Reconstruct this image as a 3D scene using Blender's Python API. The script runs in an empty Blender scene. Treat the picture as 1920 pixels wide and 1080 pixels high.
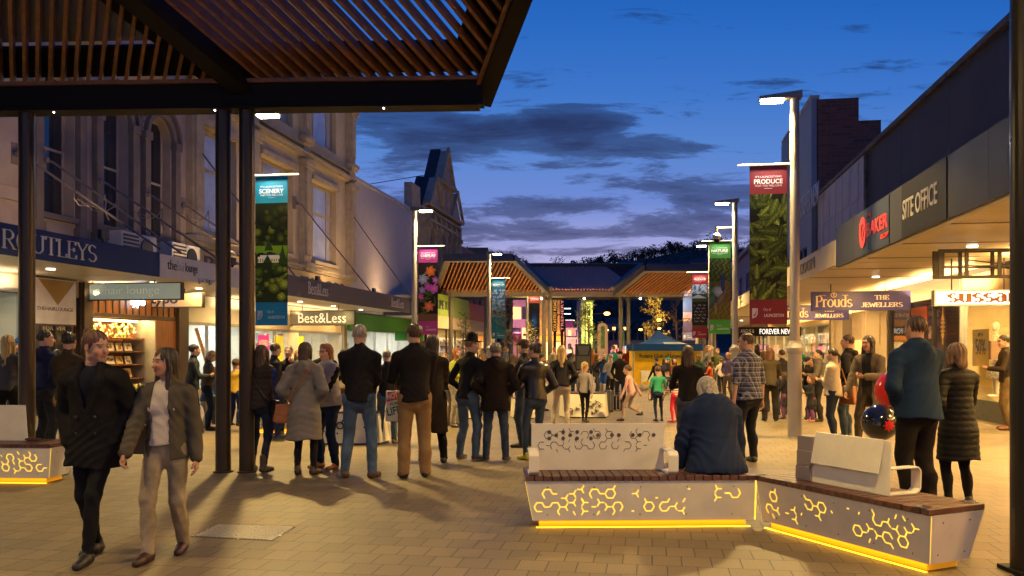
import bpy, bmesh, math, random
import numpy as np
from mathutils import Vector, Matrix, Euler
R = math.radians
sc = bpy.context.scene
COL = sc.collection
random.seed(7); RS = np.random.RandomState(11)

# ------------------------------------------------ camera
FPX, HY, CH = 1600.0, 652.0, 1.62          # focal length and horizon row in photograph pixels, eye height
cam = bpy.data.cameras.new('camera'); camo = bpy.data.objects.new('camera', cam); COL.objects.link(camo)
camo.location = (0, 0, CH); camo.rotation_euler = (R(90), 0, 0)
cam.sensor_width = 36; cam.lens = 36*FPX/1920; cam.shift_y = (HY-540)/1920
cam.clip_start = .05; cam.clip_end = 5000
sc.camera = camo
sc.view_settings.view_transform = 'Standard'; sc.view_settings.look = 'None'
sc.view_settings.exposure = 0; sc.view_settings.gamma = 1
try:
    sc.cycles.use_light_tree = True
    sc.cycles.sample_clamp_indirect = 4
except Exception: pass

def lin(c):
    if isinstance(c, str):
        c = [int(c[i:i+2], 16)/255 for i in (0, 2, 4)]
    return tuple((x/12.92 if x <= .04045 else ((x+.055)/1.055)**2.4) for x in c)

# ------------------------------------------------ dusk sky
W = bpy.data.worlds.new('World'); sc.world = W; W.use_nodes = True
nt = W.node_tree; nt.nodes.clear()
def N(nt, t, **k):
    n = nt.nodes.new(t)
    for a, b in k.items():
        if a.startswith('i_'): 
            key = a[2:]; key = int(key) if key.isdigit() else key
            n.inputs[key].default_value = b
        else: setattr(n, a, b)
    return n
def math_(nt, op, a, b=None, clamp=False):
    n = nt.nodes.new('ShaderNodeMath'); n.operation = op; n.use_clamp = clamp
    for i, x in enumerate((a, b)):
        if x is None: continue
        if isinstance(x, (int, float)): n.inputs[i].default_value = x
        else: nt.links.new(x, n.inputs[i])
    return n.outputs[0]
def ramp(nt, fac, stops, interp='LINEAR'):
    n = nt.nodes.new('ShaderNodeValToRGB'); n.color_ramp.interpolation = interp
    e = n.color_ramp.elements
    while len(e) < len(stops): e.new(.5)
    for el, (p, c) in zip(e, stops):
        el.position = p; el.color = (*c, 1) if len(c) == 3 else c
    nt.links.new(fac, n.inputs[0]); return n.outputs[0]
def mixc(nt, fac, a, b, mode='MIX'):
    n = nt.nodes.new('ShaderNodeMix'); n.data_type = 'RGBA'; n.blend_type = mode
    for i, x in ((0, fac), (6, a), (7, b)):
        if isinstance(x, (int, float)): n.inputs[i].default_value = x
        elif isinstance(x, tuple): n.inputs[i].default_value = (*x, 1)[:4]
        else: nt.links.new(x, n.inputs[i])
    return n.outputs[2]
tc = N(nt, 'ShaderNodeTexCoord')
sep = N(nt, 'ShaderNodeSeparateXYZ'); nt.links.new(tc.outputs['Generated'], sep.inputs[0])
yy = math_(nt, 'MAXIMUM', math_(nt, 'ABSOLUTE', sep.outputs[1]), .25)
pp = math_(nt, 'DIVIDE', sep.outputs[0], yy)          # tangent-plane azimuth
qq = math_(nt, 'DIVIDE', sep.outputs[2], yy)          # tangent-plane height
base = ramp(nt, qq, [(0, lin('c0a0b4')), (.09, lin('b4acd2')), (.125, lin('9a9ed4')), (.17, lin('6c86cc')), (.23, lin('5580c8')), (.30, lin('3b71c2')), (.37, lin('2a66bb')), (.45, lin('1a59ae')), (.9, lin('0c3a86'))])
cx = N(nt, 'ShaderNodeCombineXYZ')
nt.links.new(math_(nt, 'MULTIPLY', pp, .85), cx.inputs[0]); nt.links.new(math_(nt, 'MULTIPLY', qq, 4.6), cx.inputs[1])
cn = N(nt, 'ShaderNodeTexNoise', i_Scale=6.5, i_Detail=12.0, i_Roughness=.66); cn.inputs['Distortion'].default_value = .35
nt.links.new(cx.outputs[0], cn.inputs['Vector'])
def bump_at(px, py, wx, wy, amp):
    p0, q0 = (px-960)/FPX, (HY-py)/FPX
    a = math_(nt, 'DIVIDE', math_(nt, 'SUBTRACT', pp, p0), wx/FPX)
    b = math_(nt, 'DIVIDE', math_(nt, 'SUBTRACT', qq, q0), wy/FPX)
    r = math_(nt, 'ADD', math_(nt, 'MULTIPLY', a, a), math_(nt, 'MULTIPLY', b, b))
    return math_(nt, 'MULTIPLY', math_(nt, 'POWER', 2.718, math_(nt, 'MULTIPLY', r, -1.0)), amp)
tot = None
for b in [(760, 235, 150, 42, .62), (900, 240, 110, 40, .5), (1055, 238, 80, 34, .55), (1150, 240, 60, 22, .45), (1210, 275, 110, 20, .5), (1080, 275, 60, 14, .4),
          (960, 378, 130, 17, .5), (1110, 388, 80, 14, .42), (960, 428, 150, 13, .55), (1150, 440, 170, 12, .5), (1330, 370, 110, 40, .42), (1300, 415, 110, 24, .35),
          (1180, 472, 230, 10, .5), (640, 420, 200, 60, .4), (1640, 130, 130, 14, .3), (1470, 150, 60, 14, .3), (1600, 360, 200, 60, .4), (780, 300, 60, 12, .3), (1110, 310, 200, 10, .18), (300, 200, 260, 60, .4), (1780, 60, 200, 14, .25)]:
    t = bump_at(*b); tot = t if tot is None else math_(nt, 'ADD', tot, t)
dens = math_(nt, 'ADD', tot, math_(nt, 'MULTIPLY', math_(nt, 'SUBTRACT', cn.outputs[0], .49), 2.8))
dens = math_(nt, 'SUBTRACT', dens, math_(nt, 'MAXIMUM', math_(nt, 'MULTIPLY', math_(nt, 'SUBTRACT', qq, .27), 1.5), 0.0))
mask = ramp(nt, dens, [(.12, (0, 0, 0)), (.2, (.3, .3, .3)), (.34, (.88, .88, .88)), (.7, (1, 1, 1))])
ccol = ramp(nt, qq, [(0, lin('54466c')), (.12, lin('3d3f66')), (.2, lin('2f3a62')), (.3, lin('20325e')), (.5, lin('1c3a6e'))])
ccol2 = mixc(nt, ramp(nt, dens, [(.45, (0, 0, 0)), (1.1, (1, 1, 1))]), mixc(nt, .22, ccol, base), ccol)
fin = mixc(nt, mask, base, ccol2)
gn = math_(nt, 'GREATER_THAN', sep.outputs[2], -.001)
fin = mixc(nt, gn, lin('141420'), fin)
bg = N(nt, 'ShaderNodeBackground'); bg.inputs[1].default_value = 1.1
nt.links.new(fin, bg.inputs[0])
wo = N(nt, 'ShaderNodeOutputWorld'); nt.links.new(bg.outputs[0], wo.inputs[0])
# the sun has set: no sun lamp; lights below are the place's lamps, windows and LEDs, plus added fills

# ------------------------------------------------ coordinates
AL = math.atan((1222-960)/FPX)                         # the street runs this much to the right of the view
SM = Matrix.Rotation(-AL, 4, 'Z')
def P(px, py, d): return Vector(((px-960)/FPX*d, d, CH-(py-HY)/FPX*d))
def G(px, py):                                         # ground point seen at a pixel
    d = CH*FPX/(py-HY); return Vector(((px-960)/FPX*d, d, 0))
def S(v, u, z=0): return SM @ Vector((v, u, z))        # v across the street, u along it
def dep(px, v): return v/((px-960)/FPX*math.cos(AL)-math.sin(AL))
def uat(px, v):
    t = dep(px, v); return t*(px-960)/FPX*math.sin(AL)+t*math.cos(AL)
def zat(py, d): return CH-(py-HY)/FPX*d
FL = SM @ Matrix.Translation((-14.5, 0, 0)) @ Matrix.Rotation(R(90), 4, 'Z')    # left facades: x=u, y into the wall
FR = SM @ Matrix.Translation((7.3, 0, 0)) @ Matrix.Rotation(R(-90), 4, 'Z')     # right facades: x=-u, y into the wall
def SX(v, u, z=0): return SM @ Matrix.Translation((v, u, z))                    # faces the camera

# ------------------------------------------------ materials
MATS = {}
def mat(name, col, rough=.6, metal=0., bump=0., bscale=40., var=.12, vscale=3., emis=0., attr=False, stretch=None, spec=.5, coat=0.):
    key = name
    if key in MATS: return MATS[key]
    m = bpy.data.materials.new(name); m.use_nodes = True; MATS[key] = m
    t = m.node_tree; b = t.nodes['Principled BSDF']
    c = lin(col) if isinstance(col, str) else tuple(col)
    b.inputs['Roughness'].default_value = rough; b.inputs['Metallic'].default_value = metal
    b.inputs['Specular IOR Level'].default_value = spec
    if coat: b.inputs['Coat Weight'].default_value = coat
    tcn = N(t, 'ShaderNodeTexCoord'); vec = tcn.outputs['Object']
    if stretch:
        mp = N(t, 'ShaderNodeMapping'); mp.inputs['Scale'].default_value = stretch
        t.links.new(vec, mp.inputs[0]); vec = mp.outputs[0]
    src = None
    if attr:
        at = N(t, 'ShaderNodeAttribute', attribute_name='Col'); src = at.outputs['Color']
    if var > 0:
        n = N(t, 'ShaderNodeTexNoise', i_Scale=vscale, i_Detail=6.0, i_Roughness=.6); t.links.new(vec, n.inputs['Vector'])
        f = ramp(t, n.outputs[0], [(.3, (1-var*1.6,)*3), (.7, (1+var*.6,)*3)])
        src = mixc(t, 1.0, src if src is not None else c, f, 'MULTIPLY')
        rr = math_(t, 'ADD', math_(t, 'MULTIPLY', n.outputs[0], .25), rough-.12, True)
        t.links.new(rr, b.inputs['Roughness'])
    if src is not None: t.links.new(src, b.inputs['Base Color'])
    else: b.inputs['Base Color'].default_value = (*c, 1)
    if bump > 0:
        n2 = N(t, 'ShaderNodeTexNoise', i_Scale=bscale, i_Detail=4.0); t.links.new(vec, n2.inputs['Vector'])
        bm_ = N(t, 'ShaderNodeBump', i_Strength=bump, i_Distance=.01); t.links.new(n2.outputs[0], bm_.inputs['Height'])
        t.links.new(bm_.outputs[0], b.inputs['Normal'])
    if emis:
        if src is not None: t.links.new(src, b.inputs['Emission Color'])
        else: b.inputs['Emission Color'].default_value = (*c, 1)
        b.inputs['Emission Strength'].default_value = emis
    return m
def glassm(name, tint=(1, 1, 1), trans=.8, rough=.03):
    if name in MATS: return MATS[name]
    m = bpy.data.materials.new(name); m.use_nodes = True; MATS[name] = m
    t = m.node_tree; t.nodes.clear()
    tr = N(t, 'ShaderNodeBsdfTransparent'); tr.inputs[0].default_value = (*tint, 1)
    gl = N(t, 'ShaderNodeBsdfGlossy'); gl.inputs['Roughness'].default_value = rough
    fr = N(t, 'ShaderNodeFresnel', i_IOR=1.5)
    geo = N(t, 'ShaderNodeNewGeometry'); f2 = math_(t, 'MULTIPLY', math_(t, 'ADD', fr.outputs[0], 1-trans-.04, True), math_(t, 'SUBTRACT', 1.0, geo.outputs['Backfacing']))
    mx = N(t, 'ShaderNodeMixShader'); t.links.new(f2, mx.inputs[0]); t.links.new(tr.outputs[0], mx.inputs[1]); t.links.new(gl.outputs[0], mx.inputs[2])
    o = N(t, 'ShaderNodeOutputMaterial'); t.links.new(mx.outputs[0], o.inputs[0]); return m

# ------------------------------------------------ objects
def tag(o, label=None, cat=None, group=None, kind=None):
    if label: o['label'] = label
    if cat: o['category'] = cat
    if group: o['group'] = group
    if kind: o['kind'] = kind
    return o
WM = {}
def empty(name, M, label=None, cat=None, group=None):
    if not isinstance(M, Matrix): M = Matrix.Translation(Vector(M))
    o = bpy.data.objects.new(name, None); COL.objects.link(o); o.matrix_world = M; o.empty_display_size = .2
    WM[o.name] = M.copy(); return tag(o, label, cat, group)
def wm(o): return WM.get(o.name, Matrix.Identity(4)) if o else Matrix.Identity(4)
def link(name, me, mats, parent=None, M=None, bevel=0, smooth=False):
    """me holds world coordinates (after M); the object sits on its parent with its own origin"""
    o = bpy.data.objects.new(name, me); COL.objects.link(o)
    if M is not None: me.transform(M)
    if parent:
        me.transform(wm(parent).inverted()); o.parent = parent; WM[o.name] = wm(parent).copy()
    else:
        n = len(me.vertices)
        a = np.empty(n*3); me.vertices.foreach_get('co', a); a = a.reshape(-1, 3)
        c = (a.min(0)+a.max(0))/2; c[2] = a[:, 2].min()
        me.transform(Matrix.Translation(-Vector(c))); o.location = c; WM[o.name] = Matrix.Translation(Vector(c))
    if mats is not None:
        for m in (mats if isinstance(mats, (list, tuple)) else [mats]): me.materials.append(m)
    if smooth: me.polygons.foreach_set('use_smooth', [True]*len(me.polygons))
    if bevel:
        b = o.modifiers.new('bevel', 'BEVEL'); b.width = bevel; b.segments = 2; b.limit_method = 'ANGLE'; b.angle_limit = R(40)
    return o
class MB:
    def __init__(s, M=None): s.v = []; s.f = []; s.m = []; s.M = M or Matrix.Identity(4); s.c = None; s.cols = []; s.mi = 0
    def add(s, vs, fs):
        k = len(s.v); s.v += [tuple(s.M @ Vector(v)) for v in vs]; s.f += [tuple(i+k for i in f) for f in fs]; s.m += [s.mi]*len(fs)
        if s.c is not None: s.cols += [s.c]*len(vs)
        return s
    def box(s, x0, x1, y0, y1, z0, z1):
        x0, x1 = min(x0, x1), max(x0, x1); y0, y1 = min(y0, y1), max(y0, y1); z0, z1 = min(z0, z1), max(z0, z1)
        return s.add([(x0,y0,z0),(x1,y0,z0),(x1,y1,z0),(x0,y1,z0),(x0,y0,z1),(x1,y0,z1),(x1,y1,z1),(x0,y1,z1)],
                     [(0,3,2,1),(4,5,6,7),(0,1,5,4),(1,2,6,5),(2,3,7,6),(3,0,4,7)])
    def extr(s, poly, vec):                 # planar polygon pushed along vec
        n = len(poly); vec = Vector(vec); a = [Vector(p) for p in poly]; b = [p+vec for p in a]
        nn = sum(((a[i]-a[0]).cross(a[(i+1) % n]-a[0]) for i in range(1, n-1)), Vector())
        fl = nn.dot(vec) > 0
        fs = [tuple(range(n)), tuple(range(2*n-1, n-1, -1))]+[(i, i+n, (i+1) % n+n, (i+1) % n) for i in range(n)]
        if fl: fs = [tuple(reversed(f)) for f in fs]
        return s.add(a+b, fs)
    def xz(s, poly, y0, y1): return s.extr([(x, y0, z) for x, z in poly], (0, y1-y0, 0))
    def xy(s, poly, z0, z1): return s.extr([(x, y, z0) for x, y in poly], (0, 0, z1-z0))
    def quad(s, *p): return s.add(p, [tuple(range(len(p)))])
    def cyl(s, p0, p1, r0, r1=None, n=14): return s.tube([p0, p1], [r0, r0 if r1 is None else r1], n)
    def tube(s, pts, rs, n=8, caps=True):
        pts = [Vector(p) for p in pts]; rs = rs if isinstance(rs, (list, tuple)) else [rs]*len(pts)
        vs = []; up = None
        for i, p in enumerate(pts):
            d = (pts[min(i+1, len(pts)-1)]-pts[max(i-1, 0)]).normalized()
            if up is None: up = Vector((0, 0, 1)) if abs(d.z) < .9 else Vector((1, 0, 0))
            a = d.cross(up).normalized(); b = a.cross(d).normalized(); up = b
            for k in range(n):
                t = 2*math.pi*k/n; vs.append(p+a*math.cos(t)*rs[i]+b*math.sin(t)*rs[i])
        fs = []
        for i in range(len(pts)-1):
            for k in range(n): fs.append((i*n+k, (i+1)*n+k, (i+1)*n+(k+1) % n, i*n+(k+1) % n))
        if caps: fs += [tuple(range(n)), tuple(reversed(range((len(pts)-1)*n, len(pts)*n)))]
        return s.add(vs, fs)
    def beam(s, p0, p1, w, h, up=(0, 0, 1)):  # rectangular bar, w sideways, h along up
        p0, p1 = Vector(p0), Vector(p1); d = (p1-p0).normalized(); a = d.cross(Vector(up)).normalized(); b = a.cross(d)
        vs = [p+a*sx*w/2+b*sz*h/2 for p in (p0, p1) for sx, sz in ((-1,-1),(1,-1),(1,1),(-1,1))]
        return s.add(vs, [(0,1,2,3),(7,6,5,4),(0,4,5,1),(1,5,6,2),(2,6,7,3),(3,7,4,0)])
    def lathe(s, prof, c=(0, 0, 0), n=20):
        vs = [(c[0]+r*math.cos(2*math.pi*k/n), c[1]+r*math.sin(2*math.pi*k/n), c[2]+z) for r, z in prof for k in range(n)]
        fs = [(i*n+k, i*n+(k+1) % n, (i+1)*n+(k+1) % n, (i+1)*n+k) for i in range(len(prof)-1) for k in range(n)]
        fs += [tuple(reversed(range(n))), tuple(range((len(prof)-1)*n, len(prof)*n))]
        return s.add(vs, fs)
    def ball(s, c, r, n=10):
        if not isinstance(r, (tuple, list)): r = (r, r, r)
        vs = []; fs = []
        for i in range(n//2+1):
            ph = math.pi*i/(n//2)
            for k in range(n): vs.append((c[0]+r[0]*math.sin(ph)*math.cos(2*math.pi*k/n), c[1]+r[1]*math.sin(ph)*math.sin(2*math.pi*k/n), c[2]-r[2]*math.cos(ph)))
        for i in range(n//2):
            for k in range(n): fs.append((i*n+k, i*n+(k+1) % n, (i+1)*n+(k+1) % n, (i+1)*n+k))
        return s.add(vs, fs)
    def col(s, c): s.c = lin(c) if isinstance(c, str) else c; return s
    def build(s, name, m, parent=None, bevel=0, smooth=False, **t):
        me = bpy.data.meshes.new(name); me.from_pydata(s.v, [], s.f)
        if s.cols:
            a = me.color_attributes.new('Col', 'FLOAT_COLOR', 'POINT'); arr = np.ones((len(s.v), 4)); arr[:, :3] = np.array(s.cols); a.data.foreach_set('color', arr.ravel())
        me.polygons.foreach_set('material_index', s.m)
        o = link(name, me, m, parent, None, bevel, smooth)
        return tag(o, **t) if t else o
def copy_tree(o, M, parent=None, **t):
    c = o.copy(); COL.objects.link(c)
    if parent: c.parent = parent; WM[c.name] = wm(parent)
    else:
        c.matrix_world = M; WM[c.name] = M.copy()
    for ch in [x for x in CH_OF.get(o.name, [])] or list(o.children): copy_tree(ch, None, c)
    return tag(c, **t) if t else c
CH_OF = {}

# ------------------------------------------------ lettering
def textmesh(s, w, h, thick, M, m, parent, name='lettering', serif=False, bold=0., align='C', keep=False, nib=None, italic=0):
    """letters fitted into w x h, centred on the matrix; local x right, z up, outward -y"""
    w = abs(w)
    if serif: return seriftext(s, w, h, thick, M, m, parent, name, nib or (.17, .05), italic)
    cu = bpy.data.curves.new('t', 'FONT'); cu.body = s; cu.size = 1; cu.extrude = .5; cu.offset = bold; cu.resolution_u = 3
    ob = bpy.data.objects.new('t', cu); COL.objects.link(ob)
    bpy.context.view_layer.update()
    me = bpy.data.meshes.new_from_object(ob.evaluated_get(bpy.context.evaluated_depsgraph_get()))
    bpy.data.objects.remove(ob); bpy.data.curves.remove(cu)
    me.name = name; me.materials.clear()
    n = len(me.vertices); a = np.empty(n*3); me.vertices.foreach_get('co', a); a = a.reshape(-1, 3)
    mn, mx = a.min(0), a.max(0); sx = w/(mx[0]-mn[0]); sz = h/(mx[1]-mn[1])
    if keep: sx = sz = min(sx, sz)
    b = np.empty_like(a); b[:, 0] = (a[:, 0]-(mn[0]+mx[0])/2)*sx; b[:, 2] = (a[:, 1]-(mn[1]+mx[1])/2)*sz; b[:, 1] = -(a[:, 2]+.5)*thick
    me.vertices.foreach_set('co', b.ravel())
    return link(name, me, m, parent, M)
def arc(cx, cy, rx, ry, a0, a1, n=14): return [(cx+rx*math.cos(R(a0+(a1-a0)*i/n)), cy+ry*math.sin(R(a0+(a1-a0)*i/n))) for i in range(n+1)]
GL = {  # strokes (pen polylines), serif marks (x, y, half length), advance
 'R': ([[(.15,0),(.15,1)], [(.15,1),(.4,1)]+arc(.4,.76,.2,.24,90,-90)+[(.15,.52)], [(.36,.52),(.68,0)]], [(.15,0,.13),(.15,1,.1),(.68,0,.1)], .78),
 'O': ([arc(.4,.5,.33,.5,90,450,28)], [], .82),
 'U': ([[(.15,1),(.15,.3)]+arc(.4,.3,.25,.3,180,360)+[(.65,1)]], [(.15,1,.12),(.65,1,.12)], .8),
 'T': ([[(.35,0),(.35,1)], [(.02,1),(.68,1)], [(.02,1),(.02,.85)], [(.68,1),(.68,.85)]], [(.35,0,.13)], .7),
 'L': ([[(.15,0),(.15,1)], [(.15,0),(.58,0)], [(.58,0),(.6,.2)]], [(.15,0,.12),(.15,1,.12)], .62),
 'E': ([[(.15,0),(.15,1)], [(.15,0),(.58,0)], [(.15,1),(.55,1)], [(.15,.52),(.45,.52)], [(.58,0),(.6,.2)], [(.55,1),(.56,.82)], [(.45,.43),(.45,.62)]], [(.15,0,.12),(.15,1,.12)], .66),
 'Y': ([[(.05,1),(.36,.48),(.36,0)], [(.68,1),(.36,.48)]], [(.36,0,.13),(.05,1,.11),(.68,1,.1)], .72),
 'S': ([arc(.32,.75,.22,.24,30,270)+arc(.32,.255,.24,.255,90,-150)], [], .6),
 'H': ([[(.15,0),(.15,1)], [(.62,0),(.62,1)], [(.15,.52),(.62,.52)]], [(.15,0,.12),(.15,1,.12),(.62,0,.12),(.62,1,.12)], .78),
 'J': ([[(.4,1),(.4,.2)]+arc(.22,.2,.18,.2,0,-150)], [(.4,1,.13)], .52),
 'W': ([[(.03,1),(.27,0),(.48,.8),(.7,0),(.93,1)]], [(.03,1,.1),(.93,1,.1)], .95),
 'A': ([[(.05,0),(.36,1),(.68,0)], [(.17,.35),(.57,.35)]], [(.05,0,.1),(.68,0,.1)], .74),
 'P': ([[(.15,0),(.15,1)], [(.15,1),(.4,1)]+arc(.4,.74,.22,.26,90,-90)+[(.15,.48)]], [(.15,0,.14),(.15,1,.1)], .68),
 'M': ([[(.12,0),(.12,1),(.43,.1),(.76,1),(.76,0)]], [(.12,0,.1),(.76,0,.12),(.12,1,.08),(.76,1,.08)], .9),
 'C': ([arc(.42,.5,.34,.5,50,310,22)], [], .74), 'I': ([[(.15,0),(.15,1)]], [(.15,0,.12),(.15,1,.12)], .3),
 'N': ([[(.12,0),(.12,1),(.64,0),(.64,1)]], [(.12,0,.1),(.64,1,.1),(.12,1,.08)], .78),
 'r': ([[(.12,0),(.12,.66)], [(.12,.5)]+arc(.3,.5,.17,.16,180,50)], [(.12,0,.12),(.09,.66,.06)], .46),
 'o': ([arc(.3,.33,.25,.33,90,450,24)], [], .6),
 'u': ([[(.12,.66),(.12,.2)]+arc(.3,.2,.18,.2,180,360), [(.48,.66),(.48,0)]], [(.1,.66,.07),(.46,.66,.07),(.5,0,.07)], .62),
 'd': ([arc(.28,.33,.22,.33,60,420,20), [(.48,1.05),(.48,0)]], [(.45,1.05,.08),(.5,0,.07)], .64),
 's': ([arc(.24,.49,.17,.17,30,270)+arc(.24,.165,.19,.165,90,-150)], [], .48),
 'a': ([[(.44,0),(.44,.42)]+arc(.27,.46,.17,.2,0,150), arc(.26,.19,.19,.19,40,400,18)], [(.48,0,.06)], .58),
 'n': ([[(.12,0),(.12,.66)], arc(.3,.46,.18,.2,180,0)+[(.48,0)]], [(.12,0,.1),(.09,.66,.06),(.48,0,.1)], .62),
 'y': ([[(.04,.66),(.28,0)], [(.52,.66),(.22,-.25),(.08,-.25)]], [(.04,.66,.08),(.52,.66,.08)], .56),
 'p': ([[(.12,.66),(.12,-.3)], arc(.3,.33,.22,.33,90,450,20)], [(.12,-.3,.1)], .6),
 'T2': ([], [], .3), ' ': ([], [], .35), '.': ([[(.1,0),(.1,.08)]], [], .25), "'": ([[(.1,1),(.08,.75)]], [], .2)}
def seriftext(s, w, h, thick, M, m, parent, name, nib, italic=0):
    thk, thn = nib; mb = MB(M); x = 0; polys = []
    for ch in s:
        strokes, ser, adv = GL.get(ch, GL[' '])
        for st in strokes:
            for (x0, y0), (x1, y1) in zip(st[:-1], st[1:]):
                dx, dy = x1-x0, y1-y0; L = math.hypot(dx, dy)
                if L < 1e-6: continue
                diag = .85 if dx*dy < 0 and abs(dx) > .1*L else (.45 if dx*dy > 0 and abs(dx) > .25*L and L > .3 else 1)
                wd = thn+(thk-thn)*abs(dy)/L*diag; ex = .012
                ux, uy = dx/L, dy/L; wx, wy = (wd/2, 0) if abs(dy) > abs(dx) else (0, wd/2)
                if wx and abs(dy)/L > 0: wx = wd/2
                p = [(x+x0-ux*ex-wx, y0-uy*ex-wy), (x+x1+ux*ex-wx, y1+uy*ex-wy), (x+x1+ux*ex+wx, y1+uy*ex+wy), (x+x0-ux*ex+wx, y0-uy*ex+wy)]
                polys.append(p)
        for sx, sy, hl in ser:
            hl += (thk-.1)*.4; y0, y1 = (sy, sy+thn) if sy < .3 else (sy-thn, sy)
            polys.append([(x+sx-hl, y0), (x+sx+hl, y0), (x+sx+hl, y1), (x+sx-hl, y1)])
        x += adv+(thk-.15)*.5
    xs = [p[0] for q in polys for p in q]; ys = [p[1] for q in polys for p in q]
    x0, x1, y0, y1 = min(xs), max(xs), min(ys), max(ys); kx, kz = w/(x1-x0), h/(y1-y0)
    for i, q in enumerate(polys):
        e = (i % 7)*.0004
        mb.xz([((a-(x0+x1)/2)*kx, (b-(y0+y1)/2)*kz) for a, b in q], 0, -thick-e)
    return mb.build(name, m, parent)

# ------------------------------------------------ printed pictures: a flat grid with one colour per point
def picture(nx, nz, w, h, M, fn, parent, name='picture', m=None, thick=.004):
    X, Z = np.meshgrid(np.linspace(0, 1, nx), np.linspace(0, 1, nz))
    c = np.clip(fn(X, Z), 0, 1)
    c = np.where(c <= .04045, c/12.92, ((c+.055)/1.055)**2.4)
    v = np.stack([(X-.5)*w, np.full_like(X, -thick), (Z-.5)*h], -1).reshape(-1, 3)
    i = np.arange(nx*nz).reshape(nz, nx); f = np.stack([i[:-1, :-1], i[:-1, 1:], i[1:, 1:], i[1:, :-1]], -1).reshape(-1, 4)
    me = bpy.data.meshes.new(name); me.from_pydata(v.tolist(), [], f.tolist())
    a = me.color_attributes.new('Col', 'FLOAT_COLOR', 'POINT'); arr = np.ones((nx*nz, 4)); arr[:, :3] = c.reshape(-1, 3); a.data.foreach_set('color', arr.ravel())
    return link(name, me, m or MATS['print'], parent, M)
mat('print', 'ffffff', .55, attr=True, var=0, spec=.2)
def H(c): return np.array([int(c[i:i+2], 16)/255 for i in (0, 2, 4)])
def vnoise(X, Z, f, seed=0):
    r = np.random.RandomState(seed); out = 0
    for k in range(6):
        a = r.uniform(0, 6.28); ff = f*(1+k*.45); out = out+np.sin((X*math.cos(a)+Z*math.sin(a))*ff+r.uniform(0, 6.28)+1.7*np.sin((X*math.sin(a)-Z*math.cos(a))*ff*.6+k))/(1+.4*k)
    return out/3.2
# ================================================= SETTING
def paving():
    m = bpy.data.materials.new('paving'); m.use_nodes = True; t = m.node_tree; b = t.nodes['Principled BSDF']
    tcn = N(t, 'ShaderNodeTexCoord'); mp = N(t, 'ShaderNodeMapping'); mp.inputs['Rotation'].default_value = (0, 0, AL)
    t.links.new(tcn.outputs['Object'], mp.inputs[0])
    br = N(t, 'ShaderNodeTexBrick', offset=.5, i_Scale=1.0)
    br.inputs['Color1'].default_value = (.190, .146, .084, 1); br.inputs['Color2'].default_value = (.138, .106, .061, 1); br.inputs['Mortar'].default_value = (.035, .026, .017, 1)
    br.inputs['Mortar Size'].default_value = .0050; br.inputs['Mortar Smooth'].default_value = .3; br.inputs['Bias'].default_value = -.1
    br.inputs['Brick Width'].default_value = .22; br.inputs['Row Height'].default_value = .30
    t.links.new(mp.outputs[0], br.inputs['Vector'])
    n1 = N(t, 'ShaderNodeTexNoise', i_Scale=.55, i_Detail=7.0, i_Roughness=.65); t.links.new(mp.outputs[0], n1.inputs['Vector'])
    n2 = N(t, 'ShaderNodeTexNoise', i_Scale=70.0, i_Detail=3.0); t.links.new(mp.outputs[0], n2.inputs['Vector'])
    n3 = N(t, 'ShaderNodeTexVoronoi', i_Scale=1.6, feature='F1'); n3.inputs['Randomness'].default_value = 1; t.links.new(mp.outputs[0], n3.inputs['Vector'])
    c = mixc(t, 1.0, br.outputs[0], ramp(t, n1.outputs[0], [(.25, (.5, .47, .44)), (.5, (.95, .94, .92)), (.75, (1.2, 1.18, 1.14))]), 'MULTIPLY')
    c = mixc(t, 1.0, c, ramp(t, n2.outputs[0], [(.3, (.78,)*3), (.7, (1.15,)*3)]), 'MULTIPLY')
    c = mixc(t, 1.0, c, ramp(t, n3.outputs['Distance'], [(.0, (.45,)*3), (.025, (.5,)*3), (.04, (1.,)*3)]), 'MULTIPLY')
    t.links.new(c, b.inputs['Base Color'])
    t.links.new(ramp(t, n1.outputs[0], [(.3, (.42,)*3), (.7, (.66,)*3)]), b.inputs['Roughness'])
    bp = N(t, 'ShaderNodeBump', i_Strength=.55, i_Distance=.006)
    hh = math_(t, 'ADD', math_(t, 'MULTIPLY', br.outputs['Fac'], -1.0), math_(t, 'MULTIPLY', n2.outputs[0], .5))
    t.links.new(hh, bp.inputs['Height']); t.links.new(bp.outputs[0], b.inputs['Normal'])
    return m
g = MB(); g.quad((-1500, -400, 0), (1500, -400, 0), (1500, 2600, 0), (-1500, 2600, 0))
tag(g.build('ground', paving()), kind='structure')
rd = MB(SM); rd.box(-60, 60, 84, 96, .004, .008); rd.build('road', mat('asphalt', (.05, .05, .052), .8, bump=.4), kind='structure')

# far hills with houses' lights and trees along the crest
def hillz(x, y):
    t = min(1, max(0, (y-260)/330)); t = t*t*(3-2*t)
    px = 960+FPX*x/max(y, 1)
    prof = 152+5*math.sin(px*.011)+5*math.sin(px*.029+1)+(18*max(0, min(1, (px-1150)/200)))-14*math.exp(-((px-1060)/70)**2)+26*max(0, min(1, (900-px)/500))
    return (prof/FPX*600+1.6)*t+2*t*math.sin(x*.05)*math.sin(y*.043)
hm = MB(); nx, ny = 90, 26; vs = []
for j in range(ny):
    y = 240+j*16
    for i in range(nx): x = -500+i*11.5; vs.append((x, y, hillz(x, y)-.3 if j else -.5))
fs = [(j*nx+i, j*nx+i+1, (j+1)*nx+i+1, (j+1)*nx+i) for j in range(ny-1) for i in range(nx-1)]
hm.add(vs, fs); tag(hm.build('hills', mat('hill_scrub', (.022, .03, .022), .95, bump=.6, bscale=.6, var=.5, vscale=.08), smooth=True), kind='structure')
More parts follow.
